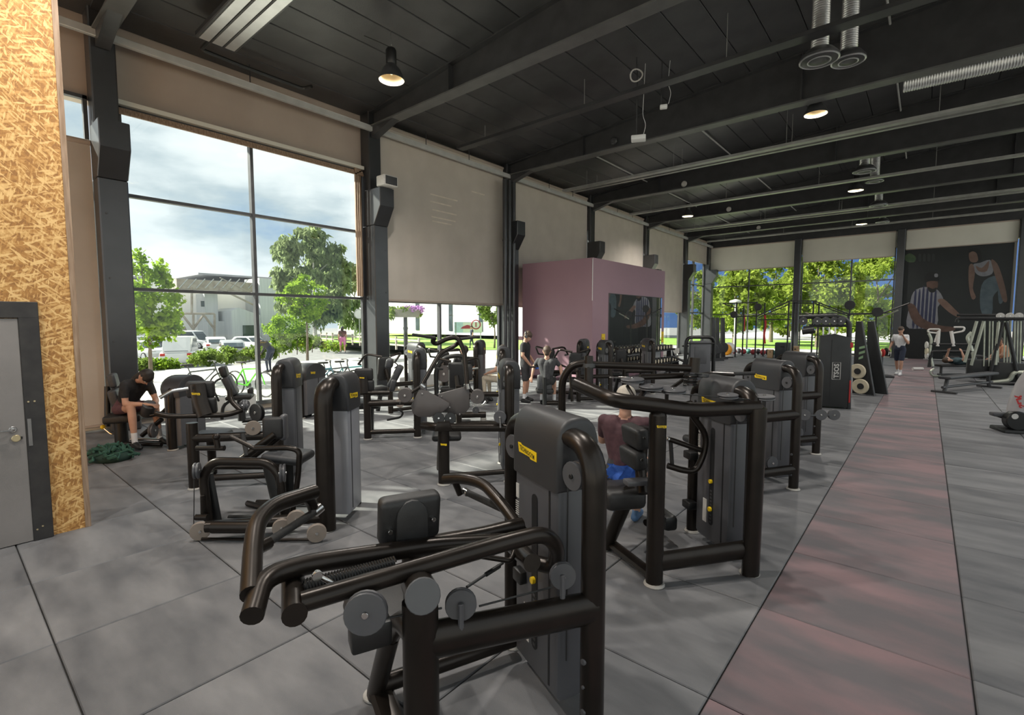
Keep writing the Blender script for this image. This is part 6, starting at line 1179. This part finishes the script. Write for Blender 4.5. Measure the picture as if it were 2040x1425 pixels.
# multi cable frame
P = at(1975, 765, z=0); CY = P.y; t = Thing('cable_crossover', (P.x, CY, 0), 0, 'large black cable crossover frame with many pale cables at the right edge', 'gym machine')
cp = lambda u, v, d=0: t.loc(at(u, v, y=CY + d))
t.part('top_bar', MB().tube([cp(1906, 642), cp(1908, 635), cp(2110, 635)], .05, 8, .1), 'rig_black'); t.part('top_bar', MB().tube([cp(1906, 628, 2.5), cp(2110, 628, 2.5)], .045, 8), 'rig_black')
for (u0, v0, u1, v1, r, m) in ((1946, 640, 1922, 722, .04, 'pale_steel'), (1960, 640, 1935, 728, .04, 'pale_steel'), (1998, 642, 1970, 757, .05, 'rig_black'), (2004, 642, 2030, 757, .05, 'rig_black'), (1990, 642, 1983, 727, .045, 'pale_steel')): t.part('strut', MB().tube([cp(u0, v0), cp(u1, v1)], r, 8), m)
for u in (1962, 1972, 1978, 1990, 2002, 2008, 2014, 2022, 2028, 2034): t.part('cable', MB().tube([cp(u, 640, .2), cp(u - 2, 730, .2)], .018, 6), 'pale_steel')
for u in (1993, 2012, 2030): disc_part(t, 'pulley', cp(u, 630, 0), (0, 1, 0), .1, .05, 'label_white')
t.part('weight_stack', MB().rbox(cp(2012, 745, .3), (.9, .4, .7), .03), 'cab_black'); t.part('weight_stack', MB().rbox(cp(1950, 735, .5), (.6, .4, .6), .03), 'cab_black'); t.part('base_beam', MB().tube([cp(1960, 764), cp(2060, 764)], .06, 8), 'rig_black'); t.part('base_arm', MB().tube([cp(1965, 763), cp(2012, 758), cp(2020, 742), cp(2060, 742)], .06, 8, .1), 'pale_steel')
# small incline bench between
P = at(1972, 748, z=0); t = Thing('incline_bench', (P.x, P.y, 0), 30, 'small incline bench with a white foot pad before the cable frame', 'bench', 'benches'); t.part('pad', MB().rbox((0, 0, .5), (.9, .3, .09), .03, Euler((0, R_(28), 0))), 'pad_leather'); t.part('foot_pad', MB().tube([(.35, -.2, .42), (.35, .2, .42)], .07, 12), 'label_white'); t.part('leg', MB().tube([(-.3, 0, .55), (.35, 0, .02)], .04, 8), 'alu_dark'); t.part('leg', MB().tube([(.25, 0, .4), (-.4, 0, .02)], .04, 8), 'alu_dark'); t.part('foot', MB().box(-.45, -.38, -.25, .25, 0, .04), 'alu_dark', smooth=False)
# silver cardio machine bottom right
P = at(2040, 862, z=0); t = Thing('cross_trainer', (P.x, P.y, 0), 200, 'silver cross trainer cut by the right edge of the view', 'cross trainer'); CT = P
cw = lambda u, v, d=0.0: t.loc(at(u, v, y=CT.y + d))
t.part('body', MB().tube([cw(2016, 848), cw(2022, 815), cw(2042, 770), cw(2075, 735)], .16, 16, .3, rb=.11, up=(0, 1, 0), taper=(.8, 1.3)), 'silver_plastic'); t.part('hub', MB().disc(cw(2024, 838, -.1), (0, 1, 0), .17, .16, 22), 'frame_dark'); h = t.part('hub_mark', MB().disc(cw(2022, 830, -.19), (0, 1, 0), .05, .01, 14), 'label_white')
t.part('pedal', MB().rbox(cw(1998, 826, .0), (.34, .16, .07), .025), 'pulley_grey'); t.part('pedal_arm', MB().tube([cw(1982, 826), cw(2018, 838)], .03, 8), 'alu_dark'); t.part('base', MB().rbox(cw(2050, 860, .1), (.9, .5, .1), .03), 'frame_dark')
text_mb('SLR', .12, lambda a, b: cw(2034, 800, -.16) + Vector((a * .35 - b * .9, 0.0, a * .9 + b * .3)), .04).build('lettering', 'strap_red', t.o, smooth=False)
# dropped roller on the aisle, green net heap by the door wall
P = at(1828, 738, z=0); t = Thing('foam_roller', (P.x, P.y, 0), 40, 'tiny pale roller lying on the red aisle far back', 'roller'); t.part('tube', MB().tube([(-.2, 0, .06), (.2, 0, .06)], .06, 12), 'label_white'); t.part('end_cap', MB().disc((.2, 0, .06), (1, 0, 0), .045, .01, 12), 'rubber_black')
P = at(222, 915, z=0); M('net_green', (.012, .05, .035), (.03, .10, .07), 14, rough=.8); M('net_green_dark', (.008, .03, .022), None, 14, rough=.85)
t = Thing('net_heap', (P.x, P.y, 0), 15, 'dark green cargo net heaped on the floor beside the chipboard wall', 'net')
def in_heap():
    a = random.uniform(0, 6.28); r = random.random() ** .5; return Vector((.40 * r * math.cos(a), .32 * r * math.sin(a), .03 + (.45 + .55 * random.random()) * .24 * (1.1 - r * r)))
t.part('bundle', MB().ball((0, 0, .05), (.30, .24, .12), 20, 12), 'net_green_dark')
for k in range(46):
    p0 = in_heap(); pts = [p0]
    for _ in range(5): pts.append(pts[-1].lerp(in_heap(), .55))
    t.part('strap', MB().tube(pts, .020, 6, .06, rb=.014), 'net_green')
# ================================================================== PEOPLE
import numpy as np
M('skin_light', (.46, .25, .17), (.52, .30, .21), 6, rough=.55); M('skin_tan', (.36, .19, .12), (.42, .23, .15), 6, rough=.55)
M('cloth_black', (.012, .012, .013), (.02, .02, .021), 20, rough=.85); M('cloth_char', (.035, .035, .038), (.05, .05, .053), 20, rough=.85); M('cloth_plum', (.085, .035, .045), (.11, .05, .06), 20, rough=.85); M('cloth_burgundy', (.060, .026, .032), (.085, .038, .045), 20, rough=.85); M('cloth_white', (.62, .62, .63), (.7, .7, .71), 20, rough=.85); M('cloth_navy', (.018, .024, .045), None, 20, rough=.85); M('cloth_pink', (.6, .2, .38), None, 20, rough=.8); M('cloth_blue', (.03, .10, .42), (.05, .15, .55), 20, rough=.85); M('cloth_teal', (.03, .06, .07), None, 20, rough=.85); M('cloth_beige', (.42, .36, .28), None, 20, rough=.85); M('cloth_peach', (.5, .24, .14), None, 20, rough=.8)
M('hair_dark', (.012, .009, .008), (.022, .016, .013), 40, rough=.6); M('hair_grey', (.42, .38, .32), None, 40, rough=.7); M('hair_brown', (.05, .03, .018), None, 40, rough=.65); M('shoe_black', (.012, .012, .012), None, 10, rough=.5); M('shoe_white', (.6, .6, .6), None, 10, rough=.5); M('shoe_blue', (.06, .13, .25), None, 10, rough=.6)
def person(label, loc, ang, J, wear, scale=1.0, voxel=.014, fingers=True, hairlong=False, extra=None, face=True):
    """J: joints in a local frame (x forward, y left, z up, metres). wear: group -> material name."""
    V = {k: Vector(v) for k, v in J.items()}
    S = []   # tapered capsules: (p, q, r0, r1, group)
    def cap(p, q, r0, r1, g): S.append((Vector(p), Vector(q), r0, r1, g))
    P, C, N, Hd = V['pelvis'], V['chest'], V['neck'], V['head']
    for s in 'LR':
        hip, kn, an, to, sh, el, wr = (V[k + s] for k in ('hip', 'knee', 'ank', 'toe', 'sh', 'el', 'wr'))
        m = C.lerp(P, .45)
        cap(hip.lerp(P, .3), m.lerp(hip, .35), .115, .105, 'shorts'); cap(m.lerp(hip, .35), sh.lerp(C, .42), .105, .105, 'shirt'); cap(C, sh, .10, .062, 'shirt')
        lo = wear.get('leg_len', .75); mid = hip.lerp(kn, lo); r = lambda t_: .094 + (.060 - .094) * t_
        cap(hip, mid, .098, r(lo) + .008, 'shorts'); cap(mid, kn, r(lo), .058, 'leg')
        calf = kn.lerp(an, .35); sk = kn.lerp(an, .72); cap(kn, calf, .056, .055, 'leg'); cap(calf, sk, .055, .041, 'leg'); cap(sk, an, .043, .040, 'sock')
        d = (to - an); heel = an - Vector((d.x, d.y, 0)).normalized() * .055 + Vector((0, 0, -.045)); cap(an, heel, .040, .038, 'shoe'); cap(heel, to, .040, .036, 'shoe'); cap(an, an.lerp(to, .6), .042, .036, 'shoe')
        sl = wear.get('sleeve', .55); me = sh.lerp(el, sl); cap(sh, me, .060, .054, 'shirt'); cap(me, el, .046, .041, 'arm'); cap(el, el.lerp(wr, .3), .041, .041, 'arm'); cap(el.lerp(wr, .3), wr, .041, .028, 'arm')
        hd = V.get('hand' + s, wr + (wr - el).normalized() * .1); f = (hd - wr).normalized(); side = f.cross(Vector((0, 0, 1))); side = side.normalized() if side.length > .05 else Vector((0, 1, 0)); palm = f.cross(side).normalized()
        for o_ in (-.024, 0, .024): cap(wr + side * o_ * .5, wr + f * .085 + side * o_, .018, .017, 'hand')
        if fingers:
            for k, o_ in enumerate((-.033, -.011, .011, .031)):
                b0 = wr + f * .085 + side * o_; L1 = (.034, .040, .038, .030)[k]; b1 = b0 + f * L1 + palm * .010; b2 = b1 + f * L1 * .5 + palm * .024; cap(b0, b1, .0105, .0095, 'hand'); cap(b1, b2, .0095, .0085, 'hand')
            tb = wr + f * .03 + side * (.03 if s == 'L' else -.03); t1 = tb + f * .035 + side * (.026 if s == 'L' else -.026); cap(tb, t1, .013, .011, 'hand'); cap(t1, t1 + f * .028 + palm * .01, .011, .009, 'hand')
    cap(P, C, .115, .125, 'shirt'); cap(P + Vector((0, 0, -.02)), P.lerp(C, .25), .12, .115, 'shorts')
    cap(N, Hd, .056, .052, 'skin')
    up = (Hd - N).normalized(); fw = V.get('look', Vector((1, 0, 0))).normalized(); fw = (fw - up * fw.dot(up)).normalized(); lt = up.cross(fw)
    cap(Hd + up * -.01 + fw * .005, Hd + up * .045 - fw * .01, .082, .088, 'skin'); cap(Hd - up * .055 + fw * .045, Hd - up * .0 + fw * .03, .048, .065, 'skin')
    cap(Hd + fw * .09 - up * .005, Hd + fw * .112 - up * .026, .010, .014, 'skin'); cap(Hd + fw * .083 - up * .062, Hd + fw * .088 - up * .064, .016, .014, 'lips')
    for s in (-1, 1): cap(Hd + lt * s * .084 - up * .005 - fw * .012, Hd + lt * s * .088 + up * .02 - fw * .018, .014, .018, 'skin')
    cap(Hd + up * .055 - fw * .018, Hd + up * .05 + fw * .02, .094, .082, 'hair'); cap(Hd + up * .03 - fw * .035, Hd - up * .03 - fw * .045, .086, .06, 'hair')
    if hairlong: cap(Hd - fw * .05 - up * .02, N - fw * .05 - up * .08, .07, .055, 'hair'); cap(Hd - fw * .05 - up * .02 + lt * .06, N + lt * .06 - up * .02, .05, .04, 'hair')
    for e_ in (extra or []): cap(*e_)
    mb = MB()
    for (p, q, r0, r1, g) in S:
        d = q - p; L_ = max(d.length, 1e-4); ax = d / L_ if d.length > 1e-4 else Vector((0, 0, 1)); n = 12 if max(r0, r1) > .03 else 8
        prof = [(r0 * math.cos(a), -r0 * math.sin(a)) for a in (math.pi * .499, math.pi / 3, math.pi / 6)] + [(r0, 0), (r1, L_)] + [(r1 * math.cos(a), L_ + r1 * math.sin(a)) for a in (math.pi / 6, math.pi / 3, math.pi * .499)]
        mb.lathe(p, ax, prof, n)
    me = mb.mesh('body', None, smooth=False); tmp = bpy.data.objects.new('tmp', me); COL.objects.link(tmp)
    md = tmp.modifiers.new('r', 'REMESH'); md.mode = 'VOXEL'; md.voxel_size = voxel; md.use_smooth_shade = True
    ms = tmp.modifiers.new('s', 'SMOOTH'); ms.factor = .5; ms.iterations = 3
    dg = bpy.context.evaluated_depsgraph_get(); ev = bpy.data.meshes.new_from_object(tmp.evaluated_get(dg)); bpy.data.objects.remove(tmp)
    ev.name = 'body'; ev.materials.clear()
    groups = ['skin', 'lips', 'arm', 'hand', 'leg', 'shirt', 'shorts', 'sock', 'shoe', 'hair']
    M('lip_tone', (.36, .14, .11), None, 6, rough=.5)
    gm = {g: wear.get(g, 'skin_light') for g in groups}; gm['lips'] = 'lip_tone'
    for g in ('arm', 'hand', 'leg'): gm[g] = wear.get(g, gm['skin'])
    names = sorted(set(gm.values()) | {x[4] for x in S if x[4] not in groups}); idx = {n_: i for i, n_ in enumerate(names)}
    for n_ in names: ev.materials.append(MATS[n_])
    npol = len(ev.polygons); cen = np.empty(npol * 3); ev.polygons.foreach_get('center', cen); cen = cen.reshape(-1, 3); best = np.full(npol, 1e9); mi = np.zeros(npol, dtype=np.int32)
    for (p, q, r0, r1, g) in S:
        a = np.array(p); d = np.array(q - p); L2 = max(float(d @ d), 1e-9); tt = np.clip(((cen - a) @ d) / L2, 0, 1); dist = np.linalg.norm(cen - a - tt[:, None] * d, axis=1) - (r0 + (r1 - r0) * tt); w = dist < best; best[w] = dist[w]; mi[w] = idx[gm.get(g, g)]
    ev.polygons.foreach_set('material_index', mi); ev.shade_smooth()
    t = Thing('person', loc, ang, label, 'person'); t.o.scale = (scale,) * 3
    link('body', ev, t.o)
    if face:
        for s in (-1, 1):
            c = Hd + fw * .078 + lt * s * .034 + up * .012; e_ = MB().ball(c, .013, 10, 8).build('eye', 'label_white', t.o); MB().ball(c + fw * .008, .007, 8, 6).build('iris', 'hair_dark', e_)
    t.J = V
    return t
def stand(h=1.0, stride=0.0, **kw):
    J = dict(pelvis=(0, 0, .95), chest=(.0, 0, 1.30), neck=(0, 0, 1.47), head=(.02, 0, 1.60), hipL=(0, .09, .92), hipR=(0, -.09, .92), kneeL=(.03 + stride, .11, .50), kneeR=(.03 - stride, -.11, .50), ankL=(stride * 1.5 - .01, .11, .09), ankR=(-stride * 1.9, -.11, .09), toeL=(stride * 1.5 + .15, .13, .04), toeR=(-stride * 1.9 + .14, -.13, .04), shL=(0, .19, 1.40), shR=(0, -.19, 1.40), elL=(-.03, .24, 1.12), elR=(-.03, -.24, 1.12), wrL=(.06, .25, .88), wrR=(.06, -.25, .88)); J.update(kw); return J
def sit(seat=.52, lean=0.0, **kw):
    z = seat + .11; c = Vector((lean * .36, 0, z + .36)); J = dict(pelvis=(0, 0, z), chest=tuple(c), neck=(lean * .52, 0, z + .52), head=(lean * .65 + .02, 0, z + .65), hipL=(.02, .09, z - .02), hipR=(.02, -.09, z - .02), kneeL=(.43, .14, z + .0), kneeR=(.43, -.14, z + .0), ankL=(.40, .15, .09), ankR=(.40, -.15, .09), toeL=(.55, .17, .04), toeR=(.55, -.17, .04), shL=(lean * .45, .19, z + .46), shR=(lean * .45, -.19, z + .46), elL=(lean * .45 + .1, .25, z + .2), elR=(lean * .45 + .1, -.25, z + .2), wrL=(.32, .2, z + .12), wrR=(.32, -.2, z + .12)); J.update(kw); return J
# woman leaning forward on the leg machine
P = at(262, 838, x=-9.45)
z = .63
person('woman in black t-shirt and plum shorts bent over her phone on the leg machine', (P.x - .15, P.y - .05, 0), 22,
       sit(.50, lean=.0, chest=(.22, 0, z + .30), neck=(.38, 0, z + .42), head=(.50, 0, z + .47), shL=(.30, .18, z + .36), shR=(.30, -.18, z + .36), elL=(.42, .2, z + .08), elR=(.36, -.22, z + .08), wrL=(.62, .06, z + .05), wrR=(.60, -.08, z + .06), look=(.75, 0, -.65), kneeL=(.44, .16, z + .02), kneeR=(.42, -.18, z + .02), ankL=(.52, .16, .10), ankR=(.46, -.18, .10), toeL=(.66, .17, .05), toeR=(.60, -.2, .05)),
       dict(skin='skin_light', shirt='cloth_black', shorts='cloth_plum', sock='cloth_white', shoe='shoe_black', hair='hair_dark', leg_len=.55, sleeve=.6), 1.0, .013, True, True)
# man standing before the plum wall
P = at(1046, 801, z=0)
mst = person('man in black t-shirt and headphones standing before the plum wall', (P.x, P.y, 0), 25, stand(head=(.06, 0, 1.585), look=(.8, -.3, -.5), wrR=(.16, -.16, .92), elR=(.0, -.25, 1.14), elL=(.02, .25, 1.14), wrL=(.2, .12, .95)),
       dict(skin='skin_light', shirt='cloth_black', shorts='cloth_char', sock='cloth_white', shoe='shoe_black', hair='hair_brown', leg_len=.85, sleeve=.6))
hp = MB().tube([(.05, .105, 1.60), (.02, .08, 1.70), (.02, 0, 1.725), (.02, -.08, 1.70), (.05, -.105, 1.60)], .014, 8, .05); hp.disc((.05, .105, 1.59), (0, 1, 0), .04, .035, 14); hp.disc((.05, -.105, 1.59), (0, 1, 0), .04, .035, 14); hp.build('headphones', 'alu_dark', mst.o)
o = MB().tube([(0, 0, .0), (.08, .03, -.02), (.16, 0, .0)], .035, 10, .03).build('blue_strap', 'cloth_blue', loc=mst.o.location + Vector((.22, .0, .86)) ); tag(o, 'blue resistance strap held by the standing man', 'strap')
# seated man seen from behind at the same spot
P = at(1085, 812, z=0)
person('man in grey t-shirt sitting with his back to us before the plum wall', (P.x + .02, P.y + .05, 0), 122, sit(.50, elL=(.10, .30, .92), elR=(.10, -.30, .92), wrL=(.02, .34, .70), wrR=(.02, -.34, .70)), dict(skin='skin_light', shirt='cloth_char', shorts='cloth_black', sock='cloth_white', shoe='shoe_black', hair='hair_brown', sleeve=.6, leg_len=.85), 1.0, .014, True, False, None, False)
# man in the rear shoulder machine
S_ = M2.P + M2.X * (M2.L(1236, 960, y=-.46).x) + M2.Y * (-.46)
sd = at(1234, 985, z=.42)
man = person('man in burgundy t-shirt and pale cap sitting in the rear shoulder machine', (sd.x - .05, sd.y + .16, 0), 108, sit(.46, lean=.12, elL=(.22, .24, .80), elR=(.22, -.24, .80), wrL=(.46, .20, .78), wrR=(.46, -.20, .78), ankL=(.30, .10, .09), ankR=(.34, -.08, .09), toeL=(.44, .12, .04), toeR=(.48, -.1, .04)), dict(skin='skin_light', shirt='cloth_burgundy', shorts='cloth_char', sock='skin_light', shoe='shoe_blue', hair='hair_grey', sleeve=.6, leg_len=.8), 1.0, .013, True, False, None, False)
tw = MB(); n_ = 14; v = []; f = []
for i in range(n_ + 1):
    for j in range(n_ + 1):
        a, b = i / n_ - .5, j / n_; v.append((a * .26 + .02 * math.sin(b * 9 + i), -.03 * math.cos(a * 7) - .01 * math.sin(i * 1.3), -b * (.17 + .05 * math.cos(a * 8)) ))
for i in range(n_):
    for j in range(n_): f.append((i * (n_ + 1) + j, (i + 1) * (n_ + 1) + j, (i + 1) * (n_ + 1) + j + 1, i * (n_ + 1) + j + 1))
tw.add(v, f); tw.add([(x, y + .012, z_) for x, y, z_ in v], [q_[::-1] for q_ in f]); P = M2.P + M2.X * 0; q = at(1240, 927, z=.70)
o = tw.build('towel', 'cloth_blue', loc=(q.x, q.y, .70), rz=R_(35)); tag(o, 'bright blue towel hanging over the seat behind the man in burgundy', 'towel')
# further people in the machines
P = at(1003, 806, z=0); person('man with pale trousers sitting behind the bronze tower', (P.x - .1, P.y + .1, 0), 200, sit(.5), dict(skin='skin_light', shirt='cloth_black', shorts='cloth_beige', leg='cloth_beige', sock='shoe_black', shoe='shoe_black', hair='hair_brown', leg_len=.95), 1.0, .018, False)
P = at(910, 806, z=0); person('person in black sitting at the round cam machine', (P.x, P.y + .2, 0), 150, sit(.5, lean=-.3, look=(.5, 0, .2)), dict(skin='skin_light', shirt='cloth_black', shorts='cloth_black', leg='cloth_black', sock='cloth_black', shoe='shoe_white', hair='hair_dark', leg_len=.95), 1.0, .018, False)
P = at(1790, 748, z=0); person('man in white t-shirt and navy shorts walking on the red aisle', (P.x, P.y, 0), 250, stand(stride=.10, elL=(.05, .25, 1.15), wrL=(.18, .16, 1.38), elR=(-.05, -.27, 1.14), wrR=(.05, -.3, .95)), dict(skin='skin_light', shirt='cloth_white', shorts='cloth_navy', sock='cloth_white', shoe='shoe_white', hair='hair_brown', sleeve=.6, leg_len=.85), 1.02, .016, True)
# man lying on the bench
zb = .46 + .10
a = LB.o.rotation_euler[2]; c0 = LB.P + LB.X * .35
person('man with brown hair lying on the black bench lifting small weights', (c0.x, c0.y, 0), math.degrees(a), dict(pelvis=(.62, 0, zb), chest=(.25, 0, zb + .02), neck=(.07, 0, zb + .03), head=(-.07, 0, zb + .05), look=(.1, 0, 1), hipL=(.66, .09, zb), hipR=(.66, -.09, zb), kneeL=(1.08, .15, zb + .03), kneeR=(1.08, -.15, zb + .03), ankL=(1.15, .17, .10), ankR=(1.15, -.17, .10), toeL=(1.30, .19, .05), toeR=(1.30, -.19, .05), shL=(.14, .19, zb), shR=(.14, -.19, zb), elL=(.22, .36, zb + .1), elR=(.22, -.36, zb + .1), wrL=(.2, .26, zb + .34), wrR=(.2, -.26, zb + .34)), dict(skin='skin_light', shirt='cloth_teal', shorts='cloth_black', leg='cloth_black', sock='skin_light', shoe='shoe_white', hair='hair_brown', leg_len=.95), 1.0, .016, True)
P = at(2006, 762, z=0); person('person in a peach top sitting in the cable frame at the right edge', (P.x, P.y + .6, 0), 200, sit(.55, lean=.3), dict(skin='skin_tan', shirt='cloth_peach', shorts='cloth_char', sock='cloth_white', shoe='shoe_white', hair='hair_brown'), 1.0, .018, False)
# outside
P = at(536, 742, z=ZP); person('person in dark jacket bending over outside the window mullion', (P.x, P.y, ZP), 215, stand(pelvis=(-.12, 0, .92), chest=(.12, 0, 1.16), neck=(.28, 0, 1.24), head=(.40, 0, 1.24), shL=(.2, .18, 1.22), shR=(.2, -.18, 1.22), elL=(.3, .2, .95), elR=(.3, -.2, .95), wrL=(.42, .16, .74), wrR=(.42, -.16, .74), hipL=(-.12, .09, .9), hipR=(-.12, -.09, .9), look=(.6, 0, -.6)), dict(skin='skin_light', shirt='cloth_char', arm='cloth_char', shorts='cloth_navy', leg='cloth_navy', sock='cloth_navy', shoe='shoe_black', hair='hair_dark', leg_len=.95, sleeve=.95), 1.0, .018, False)
P = at(683, 703, z=ZP); person('walker in a dark top and pink skirt on the street', (P.x, P.y, ZP), 160, stand(stride=.1), dict(skin='skin_light', shirt='cloth_plum', shorts='cloth_pink', sock='skin_light', shoe='shoe_black', hair='hair_dark', leg_len=.9), 1.0, .025, False, True)
P = at(940, 694, z=ZP); person('walker in navy passing the sign board', (P.x, P.y, ZP), 240, stand(stride=.12), dict(skin='skin_light', shirt='cloth_navy', shorts='cloth_navy', leg='cloth_navy', sock='cloth_navy', shoe='shoe_black', hair='hair_dark', leg_len=.95), 1.0, .025, False)
